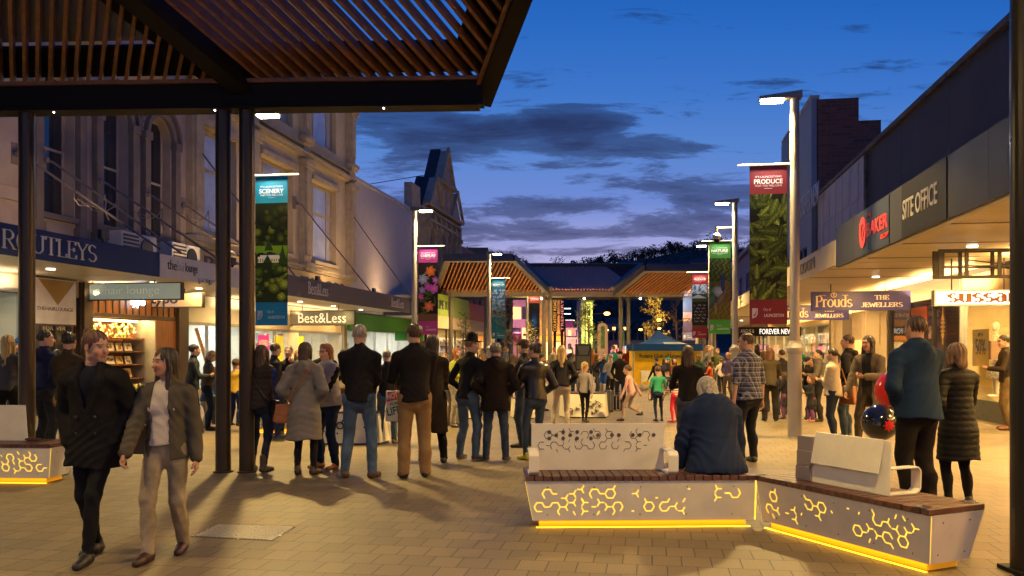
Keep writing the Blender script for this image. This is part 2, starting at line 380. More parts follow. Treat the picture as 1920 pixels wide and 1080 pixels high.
def clump(mb, c, r, n, leaf, rs, squash=.7):
    for _ in range(n):
        v = rs.normal(size=3); v /= np.linalg.norm(v)+1e-6; q = r*rs.uniform(.35, 1)**.5
        p = Vector((c[0]+v[0]*q, c[1]+v[1]*q, c[2]+v[2]*q*squash)); a = Vector(rs.normal(size=3)).normalized(); b = a.orthogonal().normalized(); s = leaf*rs.uniform(.6, 1.3)
        mb.quad(p-a*s, p+b*s*.5, p+a*s, p-b*s*.5)
fw = MB(); rs = np.random.RandomState(3)
for k in range(230):
    px = rs.uniform(700, 1500); y = rs.uniform(540, 600); x = (px-960)/FPX*y
    s = rs.uniform(2.2, 5.5)*(1.5 if abs(px-1200) > 130 and rs.rand() < .3 else 1); z = hillz(x, y)
    fw.tube([(x, y, z-1), (x, y, z+s*.8)], [.35, .15], 5)
    for q in range(3): clump(fw, (x+rs.normal()*s*.35, y, z+s*(.6+.35*q)), s*.55, 26, .75, rs)
for k in range(420):
    y = rs.uniform(300, 540); px = rs.uniform(760, 1520); x = (px-960)/FPX*y; s = rs.uniform(2, 4.5); z = hillz(x, y)
    clump(fw, (x, y, z+s*.4), s, 22, 1.0, rs)
fw.build('wooded_hillside', mat('dark_foliage', (.02, .03, .02), .9, var=.4, vscale=.2), label='dark trees covering the hills on the skyline', cat='woodland', kind='stuff')
rs = np.random.RandomState(9)
for k in range(7):
    y = rs.uniform(330, 560); px = rs.uniform(900, 1420); x = (px-960)/FPX*y; z = hillz(x, y)
    M = Matrix.Translation((x, y, z-.6)) @ Matrix.Rotation(rs.uniform(-.5, .5), 4, 'Z')
    e = empty('hillside_house', M, 'small house with lit windows among the trees on the far hill', 'house', 'houses on the far hillside')
    w, d, h = rs.uniform(8, 14), 8, rs.uniform(4, 6)
    MB(M).box(-w/2, w/2, 0, d, 0, h).build('wall', mat('house_wall', (.22, .2, .2), .8), e)
    MB(M).extr([(-w/2-.5, -.6, h), (-w/2-.5, d/2, h+2.4), (-w/2-.5, d+.6, h)], (w+1, 0, 0)).build('roof', mat('house_roof', (.06, .05, .06), .8), e)
    for q in range(rs.randint(1, 4)):
        wx = rs.uniform(-w/2+1, w/2-2); MB(M).box(wx, wx+1.1, -.05, .02, h*.4, h*.4+1.1).build('window', mat('house_light', 'ffca7a', emis=3.0, var=0), e)

# ---------------- facade builder
def openwall(mb, x0, x1, z0, z1, ops, y0=0, y1=.35):
    xs = sorted({x0, x1}|{a for o in ops for a in o[:2]}); zs = sorted({z0, z1}|{a for o in ops for a in o[2:4]})
    for xa, xb in zip(xs[:-1], xs[1:]):
        run = None
        for za, zb in zip(zs[:-1], zs[1:]):
            mx, mz = (xa+xb)/2, (za+zb)/2; hole = any(o[0] < mx < o[1] and o[2] < mz < o[3] for o in ops)
            if hole:
                if run: mb.box(xa, xb, y0, y1, *run); run = None
            else: run = (run[0], zb) if run else (za, zb)
        if run: mb.box(xa, xb, y0, y1, *run)
def archfill(mb, xa, xb, zs, zt, y0, y1, n=12):
    """masonry between a half-round arch (springing zs) and the top of its opening zt"""
    c = (xa+xb)/2; r = (xb-xa)/2; k = (zt-zs)/r
    L = [(c-r*math.cos(R(90*i/n)), zs+k*r*math.sin(R(90*i/n))) for i in range(n+1)]
    for (x0, z0), (x1, z1) in zip(L[:-1], L[1:]):
        mb.xz([(x0, z0), (x1, z1), (x1, zt), (x0, zt)], y0, y1); mb.xz([(2*c-x1, z1), (2*c-x0, z0), (2*c-x0, zt), (2*c-x1, zt)], y0, y1)
def archband(mb, c, zs, r0, r1, y0, y1, n=18):
    for i in range(n):
        a, b = R(180*i/n), R(180*(i+1)/n)
        mb.xz([(c-r0*math.cos(a), zs+r0*math.sin(a)), (c-r0*math.cos(b), zs+r0*math.sin(b)), (c-r1*math.cos(b), zs+r1*math.sin(b)), (c-r1*math.cos(a), zs+r1*math.sin(a))], y0, y1)
glass = mat('window_glass', (.03, .035, .05), .06, spec=1.0, var=.3, vscale=.7)
bluepane = mat('blind_pane', (.42, .46, .60), .12, spec=.9, var=.25, vscale=.6)
shopglass = glassm('shop_glass', (.96, .98, .97), .9)
def window(par, M, x0, x1, z0, z1, fm, pane=None, nx=1, nz=2, y=.2, fw_=.07, sash=None, arch=False):
    mb = MB(M)
    mb.box(x0, x0+fw_, y, y+.08, z0, z1); mb.box(x1-fw_, x1, y, y+.08, z0, z1); mb.box(x0+fw_, x1-fw_, y, y+.08, z0, z0+fw_); mb.box(x0+fw_, x1-fw_, y, y+.08, z1-fw_, z1)
    xs = [x0+(x1-x0)*i/nx for i in range(1, nx)] if not isinstance(nx, list) else [x0+(x1-x0)*t for t in nx]
    zs = [z0+(z1-z0)*i/nz for i in range(1, nz)] if not isinstance(nz, list) else [z0+(z1-z0)*t for t in nz]
    for x in xs: mb.box(x-fw_*.45, x+fw_*.45, y+.003, y+.077, z0+fw_, z1-fw_)
    for z in zs: mb.box(x0+fw_, x1-fw_, y+.006, y+.074, z-fw_*.45, z+fw_*.45)
    f = mb.build('window', fm, par)
    MB(M).box(x0+.02, x1-.02, y+.03, y+.045, z0+.02, z1-.02).build('pane', pane or glass, f)
    return f

# ================================================= LEFT SIDE
lav = mat('grey_stucco', (.48, .39, .32), .8, bump=.25, bscale=18, var=.16, vscale=.9)
lavd = mat('dark_stucco', (.20, .165, .145), .8, var=.15)
crm = mat('cream_stucco', (.58, .47, .30), .8, bump=.2, bscale=20, var=.14, vscale=.8)
tan = mat('tan_frame', (.42, .33, .19), .7)
uA, uB, uC, uD, uE = -6, uat(352, -14.5), uat(658, -14.5), uat(781, -14.5), uat(860, -14.5)
b1 = empty('arched_window_building', S(-14.5, 10), 'pale grey stucco building with round arched upper windows, above the blue shop awning', 'building')
wl = MB(FL); TOP1 = 11.6
arches = []
for px in (40, 97, 208, 300):   # window centre columns in the photo
    arches.append(uat(px, -14.5))
ops = []
wins = [(uat(92, -14.5), uat(122, -14.5)), (uat(200, -14.5), uat(226, -14.5)), (uat(288, -14.5), uat(308, -14.5))]
wins = [((a+b)/2-.62, (a+b)/2+.62) for a, b in wins]
zs0, zsp, ztp = 4.9, 7.85, 8.47
extra = [(wins[0][0]-3.4, wins[0][1]-3.4), (wins[0][0]-6.6, wins[0][1]-6.6)]
for a, b in wins+extra: ops.append((a, b, zs0, ztp))
openwall(wl, uA, uB, 3.3, TOP1, ops)
for a, b in wins+extra: archfill(wl, a, b, zsp, ztp, 0.002, .348)
# shopfront piers below
openwall(wl, uA, uB, 2.9, 3.3, [], .02, .33)
wl.build('wall', lav, b1)
tr = MB(FL)
for a, b in wins+extra:
    c = (a+b)/2; r = (b-a)/2
    archband(tr, c, zsp, r+.02, r+.16, -.14, -.002); archband(tr, c, zsp, r+.40, r+.50, -.12, -.002)
    for k in range(13):
        t = R(180*(k+.5)/13); tr.ball((c-(r+.28)*math.cos(t), -.03, zsp+(r+.28)*math.sin(t)), (.05, .04, .05), 8)
    for s in (-1, 1):
        x = c+s*(r+.17); tr.box(x-.13, x+.13, -.16, -.003, zs0-.25, zsp-.2); tr.box(x-.17, x+.17, -.2, -.004, zsp-.2, zsp+.02); tr.box(x-.19, x+.19, -.18, -.005, zs0-.55, zs0-.25)
    tr.box(c-r-.05, c+r+.05, -.12, .1, zs0-.14, zs0)
tr.build('window_surround', lavd, b1)
cs = sorted([(a+b)/2 for a, b in wins+extra])
for a, b in zip(cs[:-1], cs[1:]):
    if b-a < 2.6: continue
    x0, x1 = a+1.12, b-1.12; pn = MB(FL)
    pn.box(x0, x1, -.09, -.001, 5.0, 7.55)
    pn.box(x0-.12, x1+.12, -.3, -.001, 7.55, 7.68); pn.box(x0-.05, x1+.05, -.2, -.001, 7.42, 7.55); pn.box(x0-.16, x1+.16, -.36, -.001, 7.68, 7.76)
    pn.box(x0+.25, x1-.25, -.115, -.092, 5.3, 5.34); pn.box(x0+.25, x0+.29, -.115, -.092, 5.34, 7.1); pn.box(x1-.29, x1-.25, -.115, -.092, 5.34, 7.1); pn.box(x0+.25, x1-.25, -.115, -.092, 7.1, 7.14)
    pn.build('pilaster', lav, b1)
cr = MB(FL)
for z, o, h in ((4.1, .2, .1), (4.2, .28, .08), (9.4, .25, .14), (9.54, .4, .1), (11.3, .5, .3)): cr.box(uA, uB-.02, -o, -.002, z, z+h)
cr.build('cornice', mat('cornice_stucco', (.42, .37, .30), .8, var=.15), b1)
for i, (a, b) in enumerate(wins+extra):
    window(b1, FL, a+.02, b-.02, zs0, ztp-.05, lav, glass, 1, [.47], y=.26)
    MB(FL).box(a+.25, b-.25, .62, .64, zs0, zs0+1.9).build('blind', mat('ochre_blind', (.55, .30, .09), .7), b1)
# doorway-less piers and shop interior handled with the shops

b2 = empty('cream_corner_building', S(-14.5, 30), 'tall cream stucco building with large square and arched windows above the clothing shop awning', 'building')
w2 = MB(FL); TOP2 = 17.5; ops = []; ps = []
bays = [(365, 441), (458, 535), (578, 636)]
bays = [(uat(a, -14.5)+.1, uat(b, -14.5)-.1) for a, b in bays]
bw = 2.9
bays = [((a+b)/2-bw/2, (a+b)/2+bw/2) for a, b in bays]
bays[1] = ((bays[0][0]+bays[2][0])/2, (bays[0][1]+bays[2][1])/2)
for a, b in bays: ops += [(a, b, 5.4, 8.9), (a, b, 10.6, 14.6)]
openwall(w2, uB, uC, 3.35, TOP2, ops)
for a, b in bays: archfill(w2, a, b, 13.2, 14.6, .002, .348)
w2.box(uB+.002, uC-.4, .36, 9, 3.4, TOP2-.4); w2.box(uC-.38, uC, .352, 9.2, 3.35, TOP2)
w2.build('wall', crm, b2)
t2 = MB(FL)
edges = [uB+.25, (bays[0][1]+bays[1][0])/2, (bays[1][1]+bays[2][0])/2, uC-.35]
for x in edges:
    t2.box(x-.36, x+.36, -.22, -.002, 5.15, TOP2-1.0); t2.box(x-.24, x+.24, -.3, -.222, 5.5, 9.3); t2.box(x-.24, x+.24, -.3, -.222, 10.8, TOP2-1.4)
    for z in (5.0, 9.3, 10.3, 12.9): t2.box(x-.46, x+.46, -.4, -.003, z, z+.18); t2.box(x-.41, x+.41, -.33, -.004, z-.14, z)
for z, o, h in ((3.55, .12, .1), (3.68, .2, .06), (4.85, .18, .1), (4.95, .28, .1), (9.6, .22, .12), (9.72, .32, .1), (10.05, .2, .08), (TOP2-1, .4, .25), (TOP2-.75, .6, .2)):
    t2.box(uB+.01, uC-.01, -o, -.001, z, z+h)
for a, b in bays:
    c = (a+b)/2; r = (b-a)/2; archband(t2, c, 13.2, r+.03, r+.42, -.16, -.002)
    t2.box(a-.1, b+.1, -.15, -.002, 8.9, 9.1); t2.box(a-.1, b+.1, -.2, -.002, 5.25, 5.4)
    t2.xz([(c-.2, 14.5), (c+.2, 14.5), (c+.3, 15.4), (c-.3, 15.4)], -.3, -.002)
t2.build('moulding', mat('cream_trim', (.47, .39, .26), .8, var=.15), b2)
for a, b in bays:
    window(b2, FL, a+.03, b-.03, 5.42, 8.88, tan, bluepane, [.22, .78], [.62], y=.22, fw_=.13)
    window(b2, FL, a+.03, b-.03, 10.62, 14.58, tan, bluepane, [.22, .78], [.55], y=.22, fw_=.13)
textmesh('PITCHERS  TAILORS'.replace('  ', '      '), uC-uB-2.0, .5, .03, FL @ Matrix.Translation(((uB+uC)/2, -.002, 4.4)), mat('old_letter', (.16, .13, .1), .9), b2, bold=.01)

b3 = empty('metal_clad_hall', S(-14.5, 48), 'pale ribbed metal clad side of the low hall beside the cream building', 'building')
h3 = MB(FL)
h3.box(uC+.02, uD, .1, 9, 3.4, 10.0)
h3.build('wall', None, b3).data.materials.append(mat('ribbed_metal', (.56, .51, .50), .55, var=.1, vscale=.4))
rb = MB(FL)
n = 90
for i in range(n):
    x = uC+.15+(uD-uC-.3)*i/(n-1); rb.box(x-.015, x+.015, .088, .098, 3.7, 9.9)
rb.box(uC+.03, uD, .0, .3, 10.0, 10.16)
rb.build('cladding_rib', mat('ribbed_metal2', (.54, .49, .48), .5), b3)
MB(FL).extr([(uC+6, 2.5, 10.0), (uC+6, 5, 11.6), (uC+6, 8, 10.0)], (uD-uC-5, 0, 0)).build('roof', mat('blue_slate', (.05, .07, .12), .6), b3)

b4 = empty('gabled_hall', S(-14.5, 60), 'ornate cream gabled hall with steep slate gables and arched windows, beyond the metal clad wall', 'building')
g4 = MB(FL); uS = uat(797, -14.5); L4 = uE-uS; zc = 10.9
mid = uat(834, -14.5); gl, gr_ = uat(813, -14.5), uat(852, -14.5)
ops = [(uS+L4*(.10+.31*k), uS+L4*(.10+.31*k)+1.7, 6.2, 9.7) for k in range(3)]
openwall(g4, uS, uE, 3.3, zc, ops)
for a, b, z0, z1 in ops: archfill(g4, a, b, 8.85, 9.7, .002, .348)
g4.box(uD, uS-.01, .31, .8, 3.3, 12.0); g4.box(uS, uE, .36, .8, 3.3, zc-.1)
def gable(mb, c, hw, z0, z1, y0, y1): mb.xz([(c-hw, z0), (c+hw, z0), (c, z1)], y0, y1)
g4.box(mid-1.7, mid+1.7, -.1, .3, zc, 13.2)
gable(g4, mid, 1.9, 13.2, 15.6, -.15, .3)
gable(g4, gl, 1.9, zc, 13.1, -.1, .3); gable(g4, gr_, 1.9, zc, 13.1, -.1, .3)
g4.build('wall', mat('warm_stone', (.42, .34, .25), .85, bump=.3, var=.2), b4)
t4 = MB(FL)
for z, o in ((zc, .4), (zc-.35, .25), (9.95, .25)): t4.box(uS, uE, -o, -.002, z, z+.18)
for k in range(7):
    x = uS+.25+(L4-.5)*k/6; t4.box(x-.16, x+.16, -.25, -.003, 4.4, zc-.4); t4.box(x-.25, x+.25, -.36, -.004, 9.5, 9.8)
for a, b, z0, z1 in ops: archband(t4, (a+b)/2, 8.85, .87, 1.1, -.12, -.002)
t4.box(mid-2.0, mid+2.0, -.45, -.152, 12.95, 13.25); t4.box(mid-.12, mid+.12, -.2, -.102, 11.3, 12.7)
for x in (mid-1.55, mid+1.55): t4.box(x-.14, x+.14, -.22, -.103, zc+.2, 12.9)
for c, hw, z0, z1 in ((mid, 2.05, 13.26, 15.85), (gl, 2.05, zc+.18, 13.3), (gr_, 2.05, zc+.18, 13.3)):
    for s in (-1, 1): t4.xz([(c+s*hw, z0), (c, z1), (c, z1-.32), (c+s*(hw-.25), z0)][::s], -.35, -.153)
t4.build('moulding', mat('warm_trim', (.40, .31, .20), .85, var=.2), b4)
r4 = MB(FL)
for c, hw, z0, z1, dp in ((mid, 1.95, 13.2, 15.75, .75), (gl, 1.95, zc+.1, 13.2, .9), (gr_, 1.95, zc+.1, 13.2, .9)): gable(r4, c, hw, z0, z1, .31, .31+dp)
r4.box(mid-1.6, mid+1.6, .31, 1.1, zc, 13.2)
r4.build('roof', mat('dark_slate', (.03, .034, .045), .75, bump=.5, var=.4), b4)
for a, b, z0, z1 in ops: window(b4, FL, a, b, z0, z1, tan, glass, 2, 2, y=.25)
MB(FL).tube([(uD-2, 5, 11.2), (mid-1.6, 1.0, 13.6)], .025, 5).build('stay_wire', mat('black_steel', (.02, .02, .022), .4), b4)

# ---- left awnings
blk = mat('black_steel', (.02, .02, .022), .4)
def awning(name, lab, F, x0, x1, y, z0, z1, fm, soffit, z2=3.35, segs=1, back=0):
    e = empty(name, F @ Matrix.Translation(((x0+x1)/2, y, z0)), lab, 'awning')
    mb = MB(F); n = segs
    for i in range(n):
        a = x0+(x1-x0)*i/n; b = x0+(x1-x0)*(i+1)/n; mb.box(a+.004, b-.004, y, y+.06, z0, z1)
    mb.build('fascia', fm, e)
    MB(F).box(x0+.01, x1-.01, y+.065, back-.01, z2, z2+.05).build('soffit', soffit, e)
    MB(F).box(x0+.01, x1-.01, y+.066, back-.012, z2+.06, z1-.1).build('roof', mat('awning_roof', (.12, .12, .13), .6), e)
    return e
whs = mat('white_soffit', (.62, .58, .50), .35, var=.08)
navy = mat('navy_fascia', (.012, .03, .13), .65, spec=.2, var=.08); whf = mat('white_fascia', (.62, .60, .56), .5, var=.08); gry = mat('grey_fascia', (.13, .12, .125), .65, spec=.25, var=.08)
u1 = uat(299, -11.5); u2 = uat(497, -11.5); u3 = uat(768, -11.5)
cream_letter = mat('cream_letter', (.75, .68, .55), .5)
a1 = awning('shop_awning', 'long navy blue shop awning with serif lettering', FL, -4, u1, -3, 3.3, 3.87, navy, whs)
ua, ub = uat(2, -11.5), uat(181, -11.5)
textmesh('ROUTLEYS', ub-ua, .36, .012, FL @ Matrix.Translation(((ua+ub)/2, -3.0, 3.585)), cream_letter, a1, serif=True, nib=(.12, .035))
a2 = awning('shop_awning', 'white hair salon awning with a dented lower edge', FL, u1+.02, u2, -3, 3.3, 3.85, whf, whs)
ua, ub = uat(315, -11.5), uat(370, -11.5)
textmesh('the', (ub-ua)*.3, .24, .01, FL @ Matrix.Translation((ua+(ub-ua)*.13, -3.0, 3.63)), blk, a2)
textmesh('hair', (ub-ua)*.26, .24, .01, FL @ Matrix.Translation((ua+(ub-ua)*.43, -3.0, 3.63)), mat('faded_letter', (.5, .49, .47), .5), a2)
textmesh('lounge', (ub-ua)*.42, .3, .01, FL @ Matrix.Translation((ua+(ub-ua)*.79, -3.0, 3.60)), blk, a2)
dn = MB(FL)
for k in range(9): x = uat(372, -11.5)+k*.17; dn.xz([(x, 3.26+.06*(k % 3)), (x+.15, 3.3+.05*((k+1) % 3)), (x+.1, 3.42), (x-.02, 3.4)], -3.03-.02*(k % 2), -3.005)
dn.build('dent', mat('crumpled_metal', (.6, .58, .55), .25, .6), a2)
a3 = awning('shop_awning', 'grey clothing shop awning with white lettering', FL, u2+.02, u3, -3, 3.3, 3.97, gry, whs, segs=6)
for pa, pb in ((578, 615), (734, 757)):
    ua, ub = uat(pa, -11.5), uat(pb, -11.5)
    textmesh('Best&Less', ub-ua, .42, .015, FL @ Matrix.Translation(((ua+ub)/2, -3.0, 3.66)), cream_letter, a3, bold=-.005)
# tie rods from walls to awnings
rodm = mat('rod_paint', (.2, .17, .16), .6)
k = 0
for pa, ya, in ((20, 288), (75, 300), (178, 340), (268, 365), (335, 385), (362, 285), (550, 380), (652, 405)):
    u = uat(pa, -14.5); d = dep(pa, -14.5); z = zat(ya, d)
    mb = MB(FL); u_end = u+1.5
    mb.tube([(u, -.1, z), (u+.05, -.3, z-.05), (u_end, -2.8, 4.0)], [.05, .028, .028], 8); mb.box(u-.1, u+.1, -.1, -.002, z-.25, z+.25); mb.ball((u, -.16, z), .09, 8)
    mb.build('tie_rod', rodm, label=['rusty tie rod from the wall plate near the left edge down to the navy awning', 'tie rod between the first arched window and the navy awning', 'tie rod starting beside the second arched window', 'tie rod starting under the panel before the third arched window', 'tie rod right of the third arched window', 'tie rod beside the large window of the cream building', 'tie rod across the middle of the cream building front', 'tie rod at the corner of the cream building by the metal wall'][k], cat='tie rod', group='awning tie rods'); k += 1
# curly wire ornaments on the rods
for i, (px, py) in enumerate(((175, 385), (198, 395), (285, 408), (375, 412))):
    c = P(px, py, dep(px, -13)); mb = MB(Matrix.Translation(c) @ Matrix.Rotation(R(60), 4, 'Z'))
    mb.tube([(-.5, 0, .1), (-.35, 0, -.05), (0, 0, -.02), (.22, 0, .12), (.3, 0, .3), (.33, 0, .1), (.3, 0, -.1), (.4, 0, -.3)], .015, 6); mb.tube([(-.3, 0, .25), (-.4, 0, .1), (-.2, 0, .0)], .012, 6)
    mb.build('wire_ornament', rodm, label=['curled wire ornament left of the second arched window', 'larger curled wire ornament below the second arched window', 'curled wire ornament below the third arched window', 'curled wire ornament left of the cream building window'][i], cat='ornament')
# air conditioners on the awnings
for i, px in enumerate((205, 238, 300, 325)):
    u = uat(px, -14.2); M = FL @ Matrix.Translation((u, -.75, 3.95)); e = empty('air_conditioner', M, ['louvred white air conditioner box behind the navy awning', 'white air conditioner with round fan behind the navy awning', 'louvred air conditioner box above the hair salon awning', 'round fan air conditioner above the hair salon awning'][i], 'air conditioner')
    MB(M).box(-.42, .42, -.18, .2, 0, .72).build('casing', whf, e, bevel=.02)
    mb = MB(M)
    if i % 2: mb.lathe([(.27, 0), (.27, .03)], (0, 0, 0), 20); mb.v = [tuple(M @ (Matrix.Translation((-.08, -.19, .36)) @ Matrix.Rotation(R(90), 4, 'X') @ (M.inverted() @ Vector(v)))) for v in mb.v]
    else:
        for q in range(6): mb.box(-.33, .33, -.2, -.182, .1+q*.1, .15+q*.1)
    mb.build('grille', blk, e)

# ================================================= RIGHT SIDE
r1u0, r1u1 = uat(1920, 7.3)-12, uat(1626, 7.3)
dk = mat('dark_blue_render', (.05, .055, .075), .75, bump=.5, bscale=6, var=.3, vscale=.7)
rA = empty('dark_render_building', S(7.3, 20), 'long building with blank dark blue rendered upper wall on the right', 'building')
mb = MB(FR)
n = 6
for i in range(n):
    a = r1u0+(r1u1-r1u0)*i/n; b = r1u0+(r1u1-r1u0)*(i+1)/n; mb.box(-b+.01, -a-.01, 0, .4, 3.3, 8.3)
mb.box(-r1u1, -r1u0, .41, 10, 3.3, 8.2)
mb.build('wall', dk, rA)
MB(FR).box(-r1u1-.05, -r1u0, -.12, .6, 8.3, 8.45).build('parapet', mat('worn_parapet', (.14, .12, .11), .85, var=.4), rA)
MB(FR).tube([(-r1u1+.35, -.12, 3.6), (-r1u1+.35, -.12, 8.2)], .08, 8).build('downpipe', mat('worn_parapet', (.14, .12, .11)), rA)
MB(FR).box(-r1u1, -r1u1+9, -1.2, -.3, 3.9, 4.1).build('ledge', dk, rA)
rB = empty('pale_panel_building', S(7.3, 33), 'low building faced in pale grey panels between the dark render wall and the brick tower', 'building')
r2u1 = uat(1533, 7.3)
mb = MB(FR)
for i in range(7):
    for j in range(3):
        a = r1u1+.05+(r2u1-r1u1)*i/7; b = r1u1+(r2u1-r1u1)*(i+1)/7; mb.box(-b+.008, -a-.008, 0, .3, 4.15+j*1.4, 4.15+(j+1)*1.4-.016)
mb.box(-r2u1, -r1u1-.02, .31, 8, 3.4, 8.3); mb.box(-r2u1, -r1u1-.02, .0, .3, 3.4, 4.13)
mb.build('wall', mat('pale_panel', (.42, .40, .42), .6, var=.1), rB)
MB(FR).box(-r2u1, -r1u1-.02, -.05, .4, 8.36, 8.5).build('parapet', mat('worn_parapet', (.14, .12, .11)), rB)
rC = empty('brick_tower_building', S(7.3, 42), 'tall building with stepped dark brick end wall and blue grey front', 'building')
r3u1 = uat(1476, 7.3)
M = SX(7.3, r2u1+.06)
def brickm():
    m = bpy.data.materials.new('dark_brick'); m.use_nodes = True; t = m.node_tree; b = t.nodes['Principled BSDF']; b.inputs['Roughness'].default_value = .85
    tcn = N(t, 'ShaderNodeTexCoord'); mp = N(t, 'ShaderNodeMapping'); mp.inputs['Rotation'].default_value = (R(90), 0, 0); t.links.new(tcn.outputs['Object'], mp.inputs[0])
    br = N(t, 'ShaderNodeTexBrick', i_Scale=1.0); br.inputs['Color1'].default_value = (.16, .055, .035, 1); br.inputs['Color2'].default_value = (.09, .035, .028, 1); br.inputs['Mortar'].default_value = (.1, .08, .07, 1)
    br.inputs['Brick Width'].default_value = .46; br.inputs['Row Height'].default_value = .16; br.inputs['Mortar Size'].default_value = .014; t.links.new(mp.outputs[0], br.inputs['Vector']); t.links.new(br.outputs[0], b.inputs['Base Color']); return m
d3 = dep(1538, 7.3); zt3 = zat(178, d3); zs3 = zat(222, d3); w1 = (1613-1538)/FPX*d3; w2_ = (1653-1538)/FPX*d3
mb = MB(M); mb.xz([(0.02, 3.3), (w2_+5, 3.3), (w2_+5, zs3-3), (w2_, zs3-3), (w2_, zs3), (w1, zs3), (w1, zt3), (.02, zt3)], 0, 9.0)
mb.build('wall', brickm(), rC)
mb = MB(FR)
fw = []
for i in range(7): a = r2u1+1.2+i*1.15; fw.append((-(a+.95), -a, 4.6, 6.3))
openwall(mb, -r3u1, -r2u1-.08, 3.3, zt3+.05, fw, -.25, -.02)
mb.build('front_wall', mat('bluegrey_cladding', (.16, .19, .25), .5, var=.12, vscale=.4), rC)
for o in fw: window(rC, FR, *o, blk, glass, 1, 1, y=-.2, fw_=.06)
MB(FR).box(-r3u1, -r2u1-.08, -.3, .1, zt3+.06, zt3+.2).build('parapet', mat('pale_coping', (.35, .33, .33), .6), rC)
ua, ub = uat(1502, 7.05), uat(1535, 7.05)
textmesh('FOREVER NEW', abs(ub-ua)+.6, .95, .03, FR @ Matrix.Translation((-(ua+ub)/2-.2, -.25, 8.3)), mat('pale_sign_letter', (.45, .47, .52), .5), rC)
rD = empty('far_right_shop_row', S(7.3, 60), 'row of two storey shops with pale upper walls beyond the brick tower', 'building')
u5 = r3u1+.05; mb = MB(FR)
ops = [(-(u5+5+k*5.2), -(u5+2.6+k*5.2), 5.0, 7.4) for k in range(5)]
openwall(mb, -(u5+31), -u5, 3.3, 9.3, ops, 0, .35); mb.box(-(u5+31), -u5, .36, 8, 3.3, 9.2)
mb.build('wall', mat('far_wall', (.34, .31, .33), .75, bump=.3, var=.25), rD)
for o in ops: window(rD, FR, *o, whf, glass, 2, 2, y=.2)
MB(FR).box(-(u5+31), -u5, -.3, -.002, 8.9, 9.2).build('cornice', mat('far_wall2', (.36, .32, .3), .7), rD)

# ---- right awnings
fasm = mat('brushed_fascia', (.04, .041, .046), .5, .2, var=.3, vscale=2, stretch=(3, 1, .5))
def goldsoffit():
    m = bpy.data.materials.new('pressed_soffit'); m.use_nodes = True; t = m.node_tree; b = t.nodes['Principled BSDF']
    b.inputs['Base Color'].default_value = (.78, .64, .40, 1); b.inputs['Roughness'].default_value = .28
    tcn = N(t, 'ShaderNodeTexCoord'); wv = N(t, 'ShaderNodeTexWave', wave_type='BANDS', bands_direction='X', i_Scale=2.2); mp = N(t, 'ShaderNodeMapping'); mp.inputs['Rotation'].default_value = (0, 0, AL)
    t.links.new(tcn.outputs['Object'], mp.inputs[0]); t.links.new(mp.outputs[0], wv.inputs['Vector'])
    bp = N(t, 'ShaderNodeBump', i_Strength=.5, i_Distance=.02); t.links.new(wv.outputs[0], bp.inputs['Height']); t.links.new(bp.outputs[0], b.inputs['Normal'])
    n = N(t, 'ShaderNodeTexNoise', i_Scale=.8, i_Detail=5.0); t.links.new(tcn.outputs['Object'], n.inputs['Vector'])
    t.links.new(mixc(t, 1.0, (.78, .64, .40), ramp(t, n.outputs[0], [(.3, (.75,)*3), (.7, (1,)*3)]), 'MULTIPLY'), b.inputs['Base Color'])
    return m
gold = goldsoffit()
ra0, ra1 = 4.0, uat(1567, 3.85)
A1 = awning('shop_awning', 'deep grey metal awning with the site office lettering', FR, -ra1, -ra0, -3.45, 3.32, 4.15, fasm, gold, z2=3.42, segs=9)
pa = []
def fpan(p0, p1, m, nm='sign_panel', off=.012):
    a, b = uat(p0, 3.85), uat(p1, 3.85); MB(FR).box(-b, -a, -3.45-off, -3.452, 3.325, 4.145).build(nm, m, A1); return a, b
black = mat('black_panel', (.008, .008, .009), .55, var=0, spec=.25)
fpan(1692, 1776, black); fpan(1612, 1668, mat('steel_blue_panel', (.02, .03, .055), .5, .1, var=0), off=.01)
ua, ub = uat(1695, 3.85), uat(1760, 3.85)
textmesh('SITE OFFICE', ub-ua, .30, .01, FR @ Matrix.Translation((-(ua+ub)/2, -3.463, 3.74)), cream_letter, A1, bold=.01)
red = mat('red_letter', (.62, .04, .03), .4)
ua, ub = uat(1626, 3.85), uat(1668, 3.85)
textmesh('BAKER', abs(ub-ua)-.1, .25, .01, FR @ Matrix.Translation((-(ua+ub)/2, -3.461, 3.74)), red, A1, bold=.03)
textmesh('THE', .32, .09, .01, FR @ Matrix.Translation((-ua+.2, -3.461, 3.99)), red, A1, bold=.02)
textmesh('GROUP', .5, .08, .01, FR @ Matrix.Translation((-ub-.25, -3.461, 3.5)), red, A1, bold=.02)
mb = MB(FR); c = -(uat(1619, 3.85)); archpts = 20
for i in range(archpts):
    a, b = R(360*i/archpts), R(360*(i+1)/archpts)
    mb.xz([(c+.12*math.cos(a), 3.74+.16*math.sin(a)), (c+.12*math.cos(b), 3.74+.16*math.sin(b)), (c+.24*math.cos(b), 3.74+.29*math.sin(b)), (c+.24*math.cos(a), 3.74+.29*math.sin(a))], -3.472, -3.461)
mb.xz([(c-.02, 3.62), (c+.03, 3.62), (c+.1, 3.9), (c+.03, 3.86)], -3.473, -3.461)
mb.build('logo', red, A1)
MB(FR).box(-ra1, -ra0, -3.4, -3.3, 3.3, 3.34).build('trim', whf, A1)
rb0, rb1 = ra1+.05, uat(1500, 3.85)
A2 = awning('shop_awning', 'cream awning with a raised name, beyond the metal one', FR, -(u5+2), -rb0, -3.45, 3.38, 3.92, mat('cream_fascia', (.55, .46, .33), .6, var=.08), gold, z2=3.42)
textmesh('IRCOOM', 2.6, .28, .03, FR @ Matrix.Translation((-(uat(1510, 3.85)), -3.45, 3.66)), mat('dim_letter', (.35, .28, .2), .5), A2)
